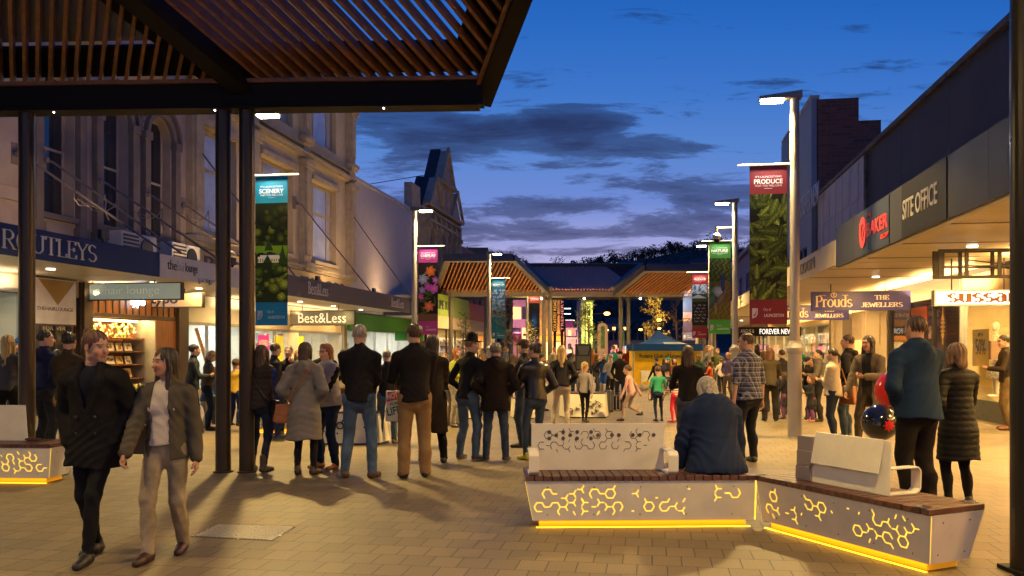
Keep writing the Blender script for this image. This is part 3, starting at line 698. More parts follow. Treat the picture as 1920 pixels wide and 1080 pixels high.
A3 = awning('shop_awning', 'farther plain awnings along the right side', FR, -(u5+30), -(u5+2.1), -3.2, 3.3, 3.8, mat('far_fascia', (.3, .27, .22), .6), whs)
# timber battens and cross beams seen on the right soffit
for k in range(8):
    u = 6+k*2.4
    MB(FR).box(-u-.012, -u+.012, -3.38, -.05, 3.405, 3.417).build('soffit_batten', mat('soffit_batten', (.3, .25, .17), .5), A1)
# ================================================= LIGHT HELPERS (lamps, awnings, shops and LEDs of the place, plus added soffit and wall fills)
def area(par, M, sx, sy, power, col, spread=180, name='lamp_light'):
    l = bpy.data.lights.new(name, 'AREA'); l.shape = 'RECTANGLE'; l.size = sx; l.size_y = sy; l.energy = power; l.color = col; l.spread = R(spread)
    o = bpy.data.objects.new(name, l); COL.objects.link(o)
    if par: o.parent = par; o.matrix_local = wm(par).inverted() @ M
    else: o.matrix_world = M
    return o
DOWN = Matrix.Identity(4)
WARM = (1, .60, .20); WARM2 = (1, .68, .32); LAMPC = (1, .66, .20)
K = 1.35

# ================================================= SHOPS
def shop(name, lab, F, x0, x1, z1, depth, wallc, light, col, frame, mull=3, z0=.25, floorc=None, plinth=None, nolight=False, glass_=True):
    e = empty(name, F @ Matrix.Translation(((x0+x1)/2, 0, 0)), lab, 'shop')
    mb = MB(F); mb.box(x0, x1, depth, depth+.1, 0, z1+.3); mb.box(x0-.08, x0, .1, depth, 0, z1+.3); mb.box(x1, x1+.08, .1, depth, 0, z1+.3)
    mb.build('back_wall', wallc, e)
    MB(F).box(x0, x1, .1, depth, z1+.302, z1+.38).build('ceiling', whs, e)
    MB(F).box(x0, x1, .05, depth, .01, .05).build('shop_floor', floorc or mat('shop_floor', (.35, .3, .24), .4), e)
    if z0 > .06: MB(F).box(x0, x1, .0, .12, 0, z0).build('plinth', plinth or frame, e)
    mb = MB(F)
    mb.box(x0-.06, x0, -.03, .14, 0, 3.3); mb.box(x1, x1+.06, -.03, .14, 0, 3.3); mb.box(x0, x1, -.02, .13, z1, z1+.1)
    for i in range(1, mull): x = x0+(x1-x0)*i/mull; mb.box(x-.03, x+.03, .0, .11, z0, z1)
    mb.build('frame', frame, e)
    if z1 < 3.25: MB(F).box(x0, x1, .01, .12, z1+.102, 3.32).build('bulkhead', wallc, e)
    if glass_: MB(F).box(x0, x1, .05, .06, z0, z1).build('pane', shopglass, e)
    if not nolight:
        M = F @ Matrix.Translation(((x0+x1)/2, min(depth*.45, 1.5), z1+.28)); area(e, M, (x1-x0)*.8, .5, light, col, name='ceiling_light')
        n = max(1, int((x1-x0)/1.8))
        for i in range(n): x = x0+(x1-x0)*(i+.5)/n; MB(F).box(x-.4, x+.4, depth*.5, depth*.5+.12, z1+.26, z1+.3).build('tube_light', mat('tube_glow', (1, .93, .8), emis=5, var=0), e)
    return e
cw = mat('shop_cream', (.60, .52, .38), .7, var=.06); ww = mat('shop_white', (.68, .68, .62), .7, var=.06); yw = mat('shop_yellow', (.66, .50, .24), .7, var=.06)
br = mat('brown_frame', (.05, .03, .02), .45); dkf = mat('dark_frame', (.03, .03, .032), .4); alu = mat('aluminium', (.45, .44, .42), .35, .6)
walnut = mat('orange_timber', (.28, .11, .035), .5, stretch=(6, 6, .6), var=.3)
HUES = ['b8322a', 'd8a02c', '3a6ea8', '2f8a4a', 'e8e0d0', '7a3a78', '202024', 'c86a8a', 'e0c060', '4aa0a0', 'a0522d', 'f0f0e8']
gm = mat('goods', 'ffffff', .5, attr=True, var=0)
def goods_shelf(F, x, y, w, z, n, seed, lab, hmax=.3, rows=4, name='shelf_unit', mt=None):
    rs = np.random.RandomState(seed); M = F @ Matrix.Translation((x, y, 0)); e = empty(name, M, lab, 'shelf')
    mb = MB(M)
    for r in range(rows): mb.box(0, w, 0, .35, .35+r*.5, .38+r*.5)
    mb.box(-.03, 0, 0, .36, .02, .4+rows*.5); mb.box(w, w+.03, 0, .36, .02, .4+rows*.5); mb.box(0, w, .36, .38, .02, .4+rows*.5)
    mb.build('frame', mt or ww, e)
    mb = MB(M); mb.c = (1, 1, 1)
    for r in range(rows):
        q = .03
        while q < w-.1:
            ww_ = rs.uniform(.06, .2); hh = rs.uniform(.12, hmax+.1); mb.col(HUES[rs.randint(12)])
            if q+ww_ < w: mb.box(q, q+ww_*.9, .04, .25, .381+r*.5, .381+r*.5+min(hh, .44))
            q += ww_
    mb.build('goods', gm, e, kind='stuff')
    return e
def S_(pa, pb, v=-14.5): return uat(pa, v), uat(pb, v)
# left row
x0, x1 = -3.5, uat(38, -14.5)
shop('department_store', 'brightly lit department store window at the left edge under the navy awning', FL, x0, x1, 2.9, 3.5, ww, 90*K, (.92, 1, .86), alu, 5)
goods_shelf(FL, x1-3.2, 1.8, 2.6, 0, 5, 2, 'shelf of coloured goods inside the department store window')
mb = MB(FL); mb.box(uat(40, -14.5), uat(76, -14.5), -.05, .3, 0, 3.32); 
tag(mb.build('stone_pier', mat('dark_tile', (.035, .035, .04), .3, bump=.2)), 'dark tiled pier between the department store and the hair salon', 'pier')
x0, x1 = uat(77, -14.5), uat(132, -14.5)
hs = shop('hair_salon', 'narrow dark doorway of the hair salon with lettered glass', FL, x0, x1, 2.3, 3, br, 26*K, WARM, dkf, 2, z0=.05)
M = FL @ Matrix.Translation(((x0+x1)/2-.1, -.06, 2.75))
e = empty('wall_sign', M, 'pale hair salon wall sign with a gold downward triangle', 'sign')
MB(M).box(-.75, .75, 0, .05, -.55, .55).build('panel', mat('pink_panel', (.55, .44, .36), .5, emis=.12), e)
MB(M).box(-.79, .79, .01, .052, -.59, .59).build('frame', dkf, e)
MB(M).xz([(-.6, .53), (.72, .53), (.08, -.08)], -.006, -.001).build('triangle', mat('gold_paint', (.38, .23, .05), .4), e)
textmesh('THEHAIRLOUNGE', 1.3, .09, .004, M @ Matrix.Translation((0, -.0, -.18)), blk, e)
textmesh('FOREVER', .8, .1, .004, FL @ Matrix.Translation(((x0+x1)/2, .045, 2.1)), cream_letter, hs)
# gift shop with lit timber shelves
x0, x1 = uat(152, -14.5), uat(334, -14.5)
xs = uat(291, -14.5)
gs = shop('gift_shop', 'gift shop with warm lit orange timber shelves of round wreaths and framed cards', FL, x0, x1, 2.45, 1.0, walnut, 60*K, (1, .62, .2), br, 1, z0=.35, glass_=False, nolight=True)
area(gs, FL @ Matrix.Translation(((x0+xs)/2, .35, 2.42)), xs-x0-.3, .25, 75*K, (1, .66, .22), name='shelf_light')
MB(FL).box(x0+.1, xs-.1, .5, .56, 2.36, 2.42).build('strip_light', mat('strip_glow', (1, .75, .3), emis=7, var=0), gs)
MB(FL).box(x0, x0+.35, -.1, .12, 0, 3.3).build('post', br, gs); MB(FL).box(x1-.1, x1+.45, -.1, .12, 0, 3.3).build('post', br, gs)
MB(FL).box(xs, x1-.12, .0, .98, .35, 2.44).build('side_panel', walnut, gs); MB(FL).box(xs-.06, xs-.002, -.03, .97, .1, 2.43).build('side_panel', alu, gs)
mb = MB(FL)
for i in range(14): x = x0+.4+(x1-x0-.6)*i/13; mb.box(x-.02, x+.02, -.02, .008, 2.56, 3.3)
mb.build('batten', br, gs)
mb = MB(FL)
for z in (.75, 1.15, 1.52, 1.9): mb.box(x0+.4, xs-.08, .3, .92, z-.03, z)
mb.build('shelf', walnut, gs)
rs = np.random.RandomState(5)
def leafring(mb, M, r, n, cols, rs):
    for k in range(n):
        a = rs.uniform(0, 6.28); q = r*rs.uniform(.55, 1.05); mb.col(cols[rs.randint(len(cols))]); c = Vector((q*math.cos(a), -rs.uniform(.0, .08), q*math.sin(a)))
        s = r*rs.uniform(.12, .26); mb.ball(M.inverted() @ (M @ c), (s, s*.7, s), 6)
wl_ = ['left end', 'second from the left', 'third from the left', 'middle', 'third from the right', 'second from the right', 'right end']
for i in range(7):
    x = x0+.65+(xs-x0-1.1)*i/6; M = FL @ Matrix.Translation((x, .55, 2.11)); mb = MB(M)
    leafring(mb, M, .19, 34, ['e8dcb0', 'c8b878', 'f4ead0', '6a7a3a'] if i % 3 else ['c89a6a', 'e8d8b0', '8a4a2a'], rs)
    mb.lathe([(.19, 0), (.2, .02)], (0, 0, -.21), 12)
    mb.build('dried_flower_wreath', gm, label=f'round dried flower wreath on the top lit shelf, {wl_[i]}', cat='wreath', group='wreaths on the top shelf')
for r, (z, n) in enumerate(((1.53, 6), (1.16, 6), (.76, 5))):
    for i in range(n):
        x = x0+.65+(xs-x0-1.1)*(i+.2)/(n-.6); M = FL @ Matrix.Translation((x, .5, z)) @ Matrix.Rotation(R(-14), 4, 'X'); w, h = rs.uniform(.13, .2), rs.uniform(.2, .28)
        e = empty('framed_card', M, f"small framed botanical card on the {['second', 'third', 'fourth'][r]} lit shelf, number {['one','two','three','four','five','six'][i]} from the left", 'card', 'framed cards on the gift shop shelves')
        mb = MB(M).col(['f4ead0', 'e8c070', 'f0e0b8'][rs.randint(3)]); mb.box(-w, w, 0, .02, 0, h); mb.build('board', gm, e)
        mb = MB(M); mb.c = (1, 1, 1)
        for q in range(7): mb.col(['5a7a2a', 'c8862a', 'a04a2a', '8a9a4a'][rs.randint(4)]); a = rs.uniform(-w*.6, w*.6); b = rs.uniform(h*.2, h*.8); mb.ball((a, -.004, b), (rs.uniform(.02, .05), .006, rs.uniform(.02, .05)), 6)
        mb.build('printed_flowers', gm, e)
for i in range(5):
    x = xs-1.4+i*.28; M = FL @ Matrix.Translation((x, .2, .42)); mb = MB(M); mb.c = (1, 1, 1)
    leafring(mb, M @ Matrix.Translation((0, 0, .15)), .16, 22, ['c8d040', 'a8b030', 'e09040', 'e8e0a0'], rs)
    mb.build('flower_bunch', gm, label='bunch of yellow green flowers low in the gift shop window, '+wl_[i+1], cat='flowers', group='flower bunches at the gift shop')
# neon word over the gift shop
tube = mat('white_neon', (.75, .86, 1), emis=9, var=0)
M = FL @ Matrix.Translation((uat(250, -14.5), -.12, 2.88)); ns = empty('lit_sign', M, 'small glowing white script sign over the gift shop window', 'sign')
textmesh('typo', .7, .26, .03, M, tube, ns, bold=.0)
# toy / stationery shop
x0, x1 = uat(349, -14.5), uat(462, -14.5)
ts = shop('stationery_shop', 'brightly lit stationery shop behind the paired canopy posts, cream wall above', FL, x0, x1, 2.35, 3.5, ww, 130*K, (.95, 1, .92), alu, 3, z0=.3)
for i, x in enumerate(np.linspace(x0+.3, x1-1.8, 3)): goods_shelf(FL, x, 2.2, 1.3, 0, 6, 20+i, f"white shelf of small colourful goods in the stationery shop, {['left', 'middle', 'right'][i]} one")
M = FL @ Matrix.Translation((uat(398, -14.5), .3, 1.35)); MB(M).cyl((-.5, 0, .9), (.35, 0, -.5), .06, n=8).build('toy_giraffe_neck', mat('orange_spots', (.6, .25, .05), .6, var=.5, vscale=25), label='tall orange spotted toy neck leaning in the stationery shop window', cat='toy')
mb = MB(FL); mb.box(x1+.1, uat(474, -14.5), -.06, .3, 0, 3.32); tag(mb.build('shop_pier', mat('cream_pier', (.5, .42, .3), .6)), 'cream pier between the stationery shop and clothing shop', 'pier')
# clothing shop
x0, x1 = uat(478, -14.5), uat(640, -14.5)
bl = shop('clothing_shop', 'wide clothing shop front with pink and yellow posters in its doors', FL, x0, x1, 2.25, 4, cw, 190*K, (1, .97, .82), alu, 5, z0=.1)
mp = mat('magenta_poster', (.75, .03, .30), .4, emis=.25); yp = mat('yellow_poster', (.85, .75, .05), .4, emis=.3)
def poster(pa, pb, za, zb, m, par, F=FL, v=-14.5, nm='poster'):
    a, b = uat(pa, v), uat(pb, v)
    if F is FR: a, b = -b, -a
    return a, b, MB(F).box(a, b, .02, .035, za, zb).build(nm, m, par)
a, b, p = poster(485, 505, .7, 2.1, mp, bl)
for i, t in enumerate(('NTEED', 'ST@', 'LOWEST')): textmesh(t, (b-a)*.8, .22, .004, FL @ Matrix.Translation(((a+b)/2, .018, 1.8-.36*i)), whf, bl, bold=.03)
a, b, p = poster(516, 532, .6, 2.1, yp, bl); a, b, p = poster(560, 570, .8, 2.1, yp, bl)
MB(FL).box(uat(537, -14.5), uat(558, -14.5), -.04, .13, .05, 2.24).build('tiled_pier', ww, bl)
for i in range(4): goods_shelf(FL, x0+5+i*1.9, 2.4, 1.5, 0, 6, 40+i, f"rack of folded clothes in the clothing shop, {['first', 'second', 'third', 'fourth'][i]} from the left")
x0, x1 = uat(650, -14.5), uat(768, -14.5)
gr = shop('green_shop', 'shop with a bright green fascia and white lit interior', FL, x0, x1, 2.45, 4, ww, 420*K, (1, .98, .9), alu, 5, z0=.05)
MB(FL).box(x0, x1, -.12, -.032, 2.47, 3.32).build('fascia', mat('green_fascia', (.035, .28, .025), .4), gr)
M = SX(-12.8, uat(757, -13.3)); MB(M).box(-1.0, .6, 0, .1, 2.0, 2.5).build('hanging_sign', mat('green_fascia', (.03, .22, .02)), gr)
for i, px in enumerate((700, 719)):
    M = FL @ Matrix.Translation((uat(px, -13.9), .8, 0)); e = empty('shop_mannequin', M, ['dressed dark shop dummy at the left of the green shop', 'dressed dark shop dummy at the right of the green shop'][i], 'mannequin')
    MB(M).tube([(0, 0, .1), (0, 0, .7), (0, 0, 1.0), (0, 0, 1.35), (0, 0, 1.5), (0, 0, 1.62)], [.12, .15, .13, .2, .08, .05], 10).build('clothes', mat('dark_cloth_d', (.05, .04, .05)), e); MB(M).ball((0, 0, 1.75), (.08, .1, .13)).build('head', cw, e)
# hanging signs, left side: they face the street
def hsign(name, lab, va, vb, u, z0, z1, face, fr=.03, th=.14, fm=None, rods=True, ztop=3.36):
    M = SX((va+vb)/2, u, (z0+z1)/2); e = empty(name, M, lab, 'sign'); w, h = (vb-va)/2, (z1-z0)/2
    MB(M).box(-w, w, 0, th, -h, h).build('case', fm or dkf, e, bevel=.004)
    MB(M).box(-w+fr, w-fr, -.006, -.0005, -h+fr, h-fr).build('face', face, e)
    if rods:
        MB(M).cyl((-w*.6, th/2, h), (-w*.6, th/2, ztop-(z0+z1)/2), .015, n=6).build('hanger', dkf, e); MB(M).cyl((w*.5, th/2, h), (w*.5, th/2, ztop-(z0+z1)/2), .015, n=6).build('hanger', dkf, e)
    return e, M, w, h
def vat(px, d): return ((px-960)/FPX*math.cos(AL)-math.sin(AL))*d
def uad(px, d): return d*(px-960)/FPX*math.sin(AL)+d*math.cos(AL)
def psign(name, lab, pa, pb, pt, pbm, d, face, **k):
    u = uad((pa+pb)/2, d); da = dep(pa, -99) ; 
    # solve v at constant u for each side
    def vu(px):
        k_ = (px-960)/FPX; return u*(k_*math.cos(AL)-math.sin(AL))/(k_*math.sin(AL)+math.cos(AL))
    pm = (pa+pb)/2; return hsign(name, lab, vu(pa), vu(pb), u, zat(pbm, d), zat(pt, d), face, **k)
pale = mat('pale_sign_face', (.40, .50, .44), .3, emis=.28, var=.05)
e, M, w, h = psign('hanging_sign', 'long pale green hanging sign of the hair salon', 130, 340, 530, 563, 22.0, pale)
textmesh('the hair lounge', 2*w*.66, h*1.25, .006, M @ Matrix.Translation((-w*.05, -.007, 0)), mat('white_outline', (.72, .8, .72), .4, emis=.2), e, bold=-.012)
e, M, w, h = psign('hanging_sign', 'cream hanging sign with black typewriter lettering partly behind the salon sign', 237, 380, 549, 577, 25.0, mat('cream_sign_face', (.55, .42, .30), .4, emis=.1))
textmesh('typo', 2*w*.36, h*1.5, .006, M @ Matrix.Translation((0, -.007, -h*.1)), blk, e, bold=.03)
e, M, w, h = psign('hanging_sign', 'lit grey hanging sign of the clothing shop glowing yellow at one side', 541, 665, 582, 610, 34.5, mat('lit_grey_face', (.20, .18, .11), .4, emis=.35))
textmesh('Best&Less', 2*w*.72, h*1.3, .006, M @ Matrix.Translation((.03, -.007, 0)), mat('lit_cream', (1, .9, .55), emis=1.0, var=0), e, bold=-.005)
area(e, M @ Matrix.Translation((w*.75, -.25, h*.2)) @ Matrix.Rotation(R(90), 4, 'X'), .3, .3, 1.2, (1, .8, .35), name='sign_light')

# right row shops
def SR(pa, pb): a, b = uat(pa, 7.3), uat(pb, 7.3); return -max(a, b), -min(a, b)
x0, x1 = -uat(1803, 7.3), -6
ssn = shop('fashion_shop', 'golden lit fashion shop window with mannequins at the right edge', FR, x0, x1, 2.75, 2.2, yw, 1300*K, (1, .66, .24), alu, 4, z0=.45, plinth=mat('green_stone', (.05, .07, .06), .3))
x0, x1 = SR(1800, 1668)
pj = shop('jewellery_shop', 'dark glazed jewellery shop window with gilt crest lettering', FR, x0, x1, 2.9, 1.6, mat('maroon_wall', (.10, .06, .05), .5), 30*K, WARM, dkf, 3, z0=.6)
gold_l = mat('gilt', (.55, .38, .14), .35, .5)
for px in (1765, 1648):
    uu = uat(px, 7.3); mb = MB(FR)
    for k in range(16): t = 2*math.pi*k/16; mb.ball((-uu+.11*math.cos(t), .03, 2.15+.28*math.sin(t)), (.025, .012, .035), 6)
    mb.box(-uu-.012, -uu+.012, .02, .045, 1.7, 2.75); mb.build('crest', gold_l, pj)
MB(FR).box(-uat(1672, 7.3), -uat(1700, 7.3), .3, .5, 1.1, 1.75).build('display_case', mat('lit_case', (.9, .7, .12), emis=1.4, var=0), pj)
MB(FR).box(-uat(1705, 7.3)+.0, -uat(1735, 7.3), .035, .048, 2.2, 2.75).build('red_poster', mat('red_poster', (.3, .04, .02)), pj)
x0, x1 = SR(1664, 1560)
en = shop('arcade_entrance', 'beige tiled arcade entrance between the jeweller and the bright shop', FR, x0, x1, 2.9, 3, cw, 200*K, WARM, cw, 3, z0=.05, glass_=False)
MB(FR).box(-uat(1600, 7.3), -uat(1582, 7.3), -.05, .3, 0, 3.3).build('pillar', mat('pale_tile', (.5, .44, .33), .4), en)
MB(FR).box(-uat(1618, 7.3), -uat(1608, 7.3), -.1, .0, 1.0, 1.9).build('lit_panel', mat('orange_lit', (1, .35, .1), emis=2, var=0), en)
x0, x1 = SR(1556, 1440)
fn = shop('dress_shop', 'bright shop with yellow and red garments behind glass on the right', FR, x0, x1, 2.6, 3, yw, 900*K, (1, .76, .36), alu, 6, z0=.1)
for i in range(5): goods_shelf(FR, x0+.6+i*2.4, 1.6, 1.9, 0, 6, 60+i, f"rail of bright garments in the dress shop, {['farthest', 'fourth', 'middle', 'second nearest', 'nearest'][i]} one", hmax=.4, mt=alu)
x0, x1 = SR(1438, 1385)
fo = shop('far_shop', 'farther bright shops beyond the dress shop', FR, x0, x1, 2.7, 3, yw, 900*K, (1, .72, .34), dkf, 8, z0=.1)
for i in range(4): goods_shelf(FR, x0+1+i*4, 1.6, 2.4, 0, 6, 80+i, f"shelf of goods in the far shops, {['farthest', 'third', 'second', 'nearest'][i]} one", mt=alu)
# sussan sign, jewellers' signs, ticker
e, M, w, h = psign('lightbox_sign', 'glowing white lightbox sign with heavy brown lettering', 1752, 1932, 543, 573, 16.5, mat('white_glow', (1, .95, .85), emis=1.25, var=0), fm=whf, th=.2)
textmesh('sussan', 2*w*.78, h*1.25, .006, M @ Matrix.Translation((w*.04, -.007, 0)), mat('brown_letter', (.20, .08, .03), .5), e, serif=True, nib=(.23, .055))
blue = mat('royal_blue', (.028, .03, .19), .4, emis=.04); goldl = mat('pale_gold_letter', (.80, .62, .34), .5, emis=.08); lett2 = mat('pale_letter', (.78, .70, .55), .5, emis=.08)
for pa, pb, pt, pbm, d, lb in ((1522, 1708, 546, 582, 23.2, 'nearer blue hanging jeweller sign with gold serif lettering'), (1462, 1592, 572, 600, 30.5, 'farther blue hanging jeweller sign partly behind the lamp post')):
    e, M, w, h = psign('hanging_sign', lb, pa, pb, pt, pbm, d, blue, fm=blue, fr=.01)
    textmesh('Prouds', 2*w*.38, h*1.25, .008, M @ Matrix.Translation((-w*.55, -.007, -.03*h)), goldl, e, serif=True, nib=(.16, .045))
    textmesh('THE', 2*w*.15, h*.48, .008, M @ Matrix.Translation((w*.42, -.007, h*.34)), lett2, e, serif=True, nib=(.2, .06))
    textmesh('JEWELLERS', 2*w*.42, h*.5, .008, M @ Matrix.Translation((w*.42, -.007, -h*.42)), lett2, e, serif=True, nib=(.2, .06))
    mb = MB(M)
    for k in range(10): t = 2*math.pi*k/10; mb.ball((-w*.55+.07*math.cos(t), -.01, h*.62+.06*math.sin(t)), (.018, .008, .02), 6)
    mb.box(-w*.56, -w*.54, -.016, -.008, h*.5, h*.85); mb.build('crest', goldl, e)
    textmesh('SINCE', w*.13, h*.1, .006, M @ Matrix.Translation((-w*.78, -.007, h*.6)), goldl, e); textmesh('1903', w*.12, h*.1, .006, M @ Matrix.Translation((-w*.32, -.007, h*.6)), goldl, e)
e, M, w, h = psign('ticker_sign', 'black LED ticker sign with white dot lettering', 1385, 1502, 613, 630, 36, black, fm=black, fr=.01)
textmesh('FOREVER NEW', 2*w*.52, h*1.15, .008, M @ Matrix.Translation((w*.2, -.007, 0)), mat('led_white', (1, .96, .85), emis=1.6, var=0), e)
textmesh('ANGUS &', 2*w*.22, h*.8, .008, M @ Matrix.Translation((-w*.72, -.007, h*.1)), lett2, e)
# open frame sign (stripped of its panels)
d = 14.0; u = uad(1790, d); def_ = lambda px: u*((px-960)/FPX*math.cos(AL)-math.sin(AL))/((px-960)/FPX*math.sin(AL)+math.cos(AL))
va, vb, z0, z1 = def_(1760), def_(1945), zat(520, d), zat(467, d); M = SX((va+vb)/2, u, (z0+z1)/2); w, h = (vb-va)/2, (z1-z0)/2
e = empty('open_steel_sign', M, 'empty black steel sign frame hanging under the right awning', 'sign')
mb = MB(M)
for y in (0, .3):
    mb.box(-w, w, y, y+.03, -h, -h+.03); mb.box(-w, w, y, y+.03, h-.03, h); mb.box(-w, -w+.09, y, y+.03, -h+.031, h-.031); mb.box(w-.05, w, y, y+.03, -h+.031, h-.031)
    for t in (-.42, .25): mb.box(w*t-.03, w*t+.03, y+.002, y+.028, -h+.031, h-.031)
    mb.box(-w+.09, w, y+.003, y+.025, -h*.25, -h*.25+.02)
mb.build('frame', dkf, e); MB(M).tube([(-w*.4, .15, -h*.1), (w, .15, -h*.5)], .012, 5).tube([(-w*.4, .15, h*.3), (w, .16, -h*.3)], .01, 5).build('cable', dkf, e)
# mannequins in the fashion shop, sale poster
def mannequin(M, lab, seed):
    e = empty('dressed_mannequin', M, lab, 'mannequin', 'mannequins in the golden window')
    sk = mat('mannequin_white', (.75, .66, .5), .4); b = MB(M)
    b.tube([(0, 0, 1.42), (0, 0, 1.5), (0, 0, 1.56)], [.06, .045, .045], 10); b.ball((0, -.01, 1.66), (.075, .095, .12), 12)
    for s in (-1, 1): b.tube([(s*.09, 0, .45), (s*.085, 0, .2), (s*.08, 0, .05)], [.055, .04, .03], 8); b.tube([(s*.17, 0, 1.36), (s*.24, .02, 1.1), (s*.22, -.06, .86)], [.045, .038, .028], 8); b.ball((s*.08, -.06, .04), (.04, .12, .035), 8)
    b.build('figure', sk, e)
    MB(M).tube([(0, 0, 1.46), (0, 0, 1.36), (0, 0, 1.15), (0, 0, 1.0), (0, 0, .93)], [.08, .19, .17, .14, .15], 14).build('blouse', mat('cream_blouse', (.65, .52, .33), .7), e, smooth=True)
    MB(M).tube([(0, 0, 1.0), (0, 0, .85), (0, 0, .5), (0, 0, .42)], [.14, .19, .2, .21], 14).build('patterned_skirt', mat('patterned_fabric', (.22, .2, .2), .7, var=1.2, vscale=22), e, smooth=True)
    return e
for i, (px, py) in enumerate(((1838, 754), (1866, 754))): c = G(px, 787); d0 = FR.inverted() @ c; mannequin(FR @ Matrix.Translation((-uat(px, 7.9), .62, .46)) @ Matrix.Rotation(R(0), 4, 'Z'), ['headscarfed mannequin in cream blouse, the left one in the golden window', 'mannequin in white top and patterned trousers, the right one in the golden window'][i], i)
M = FR @ Matrix.Translation((-uat(1828, 7.25), -.02, 1.62)); e = empty('sale_poster', M, 'beige sale poster reading 50% inside the golden shop window', 'poster')
MB(M).box(-.5, .5, .09, .105, -.42, .42).build('sheet', mat('beige_sheet', (.42, .30, .13), .6), e); textmesh('50%', .6, .36, .004, M @ Matrix.Translation((0, .088, .02)), br, e); textmesh('UP TO', .3, .09, .004, M @ Matrix.Translation((0, .088, .3)), br, e)

# awning downlights: long fittings under each awning
def downlights(par, F, x0, x1, y, z, n, power, col, glow):
    for i in range(n):
        x = x0+(x1-x0)*(i+.5)/n; MB(F).lathe([(.09, 0), (.09, .02)], (x, y, z-.02), 12).build('downlight', mat(glow, (1, .86, .6), emis=8, var=0), par)
    for i in range(n):
        x = x0+(x1-x0)*(i+.5)/n; area(par, F @ Matrix.Translation((x, y, z-.04)), .6, .6, power, col, 170, 'downlight_lamp')
downlights(a1, FL, 8, u1, -1.5, 3.35, 3, 55*K, (1, .88, .62), 'downlight_glow')
downlights(a2, FL, u1+1, u2, -1.5, 3.35, 2, 55*K, WARM, 'downlight_glow')
downlights(a3, FL, u2+1, u3-1, -1.5, 3.35, 4, 95*K, WARM, 'downlight_glow')
downlights(A1, FR, -ra1+1, -ra0, -1.7, 3.42, 4, 150*K, (1, .52, .15), 'downlight_glow')
downlights(A2, FR, -(u5+1), -rb0, -1.7, 3.42, 4, 170*K, (1, .53, .16), 'downlight_glow')
downlights(A3, FR, -(u5+28), -(u5+3), -1.7, 3.35, 3, 220*K, (1, .54, .17), 'downlight_glow')

for par, a, b, pw_ in ((A1, -ra1+.6, -ra0, 330), (A2, -(u5+1), -rb0, 330)):  # added upward fills without fittings, there to brighten the right soffits
    for k in range(3): x = a+(b-a)*(k+.5)/3; area(par, FR @ Matrix.Translation((x, -.35, 2.95)) @ Matrix.Rotation(R(180-18), 4, 'X'), (b-a)/3*.8, .12, pw_*K, (1, .60, .22), 175, 'window_head_light')
for par, a, b in ((a1, 8, u1), (a2, u1+1, u2), (a3, u2+1, u3-1)): area(par, FL @ Matrix.Translation(((a+b)/2, -.3, 3.0)) @ Matrix.Rotation(R(180-15), 4, 'X'), (b-a)*.8, .12, 90*K, (1, .66, .34), 175, 'window_head_light')  # the same added upward fill under the left awnings

# small floodlights standing on the awning roofs and washing the facades above
for i, (u, y, pw_) in enumerate(((11.5, -2.3, 13), (17.5, -2.3, 15), (23.5, -2.3, 22), (30, -2.3, 75), (36.5, -2.3, 75), (44, -1.8, 60), (52, -2.2, 60), (60, -2.2, 240))):
    M = FL @ Matrix.Translation((u, y, 3.95)); e = empty('awning_floodlight', M, f"small black floodlight on the left awning roofs, {['nearest', 'second nearest', 'third', 'fourth', 'fifth', 'sixth', 'second farthest', 'farthest'][i]} one", 'floodlight', 'floodlights on the left awnings')
    MB(M).box(-.14, .14, -.05, .05, .12, .32).build('housing', dkf, e); MB(M).box(-.02, .02, -.02, .02, -.2, .12).build('bracket', dkf, e)
    area(e, M @ Matrix.Translation((0, .08, .26)) @ Matrix.Rotation(R(135), 4, 'X'), .25, .15, pw_*K, (1, .62, .28), 150, 'flood_lamp')
# ================================================= STREET LAMPS AND BANNERS
polem = mat('lamp_grey_paint', (.42, .38, .32), .38, .15, var=.06); headm = mat('lamp_head_paint', (.22, .2, .17), .4, .3)
def lamp(v, u, side, lab, power, cctv=False):
    M = SX(v, u); e = empty('street_lamp', M, lab, 'street lamp', 'street lamps along the mall')
    MB(M).lathe([(.15, 0), (.15, .01), (.125, .012), (.125, 1.5), (.15, 1.56), (.15, 1.62), (.1, 1.7), (.09, 1.74)], n=24).build('base_column', polem, e, smooth=False)
    MB(M).lathe([(.088, 1.7), (.085, 4), (.08, 6.1), (.07, 6.12)], n=24).build('pole', polem, e)
    MB(M).box(.02, .13, -.05, .05, .25, .9).build('hatch', polem, e) if False else None
    mb = MB(M); mb.box(side*-.12, side*.62, -.11, .11, 6.12, 6.17); mb.xz([(side*-.12, 6.172), (side*.62, 6.172), (side*.1, 6.23), (side*-.12, 6.25)], -.1, .1); mb.build('head', headm, e)
    MB(M).box(side*.2, side*.58, -.10, .10, 6.075, 6.119).build('led_panel', mat('lamp_glow', (1, .82, .5), emis=40, var=0), e)
    area(e, M @ Matrix.Translation((side*.42, 0, 6.05)) @ Matrix.Rotation(R(-side*12), 4, 'Y'), .3, .18, power, LAMPC, 142, 'lamp_light')
    if cctv:
        MB(M).cyl((0, 0, 5.35), (side*.55, 0, 5.35), .03, n=8).cyl((side*.55, 0, 5.4), (side*.55, 0, 5.2), .04, n=8).build('camera_arm', polem, e)
        MB(M).lathe([(.05, .2), (.12, .12), (.12, 0)], (side*.55, 0, 5.0), 14).build('camera_housing', polem, e); MB(M).ball((side*.55, 0, 4.98), .1, 12).build('camera_dome', black, e, smooth=True)
    return e
whl = mat('white_letter', (.7, .66, .62), .5)
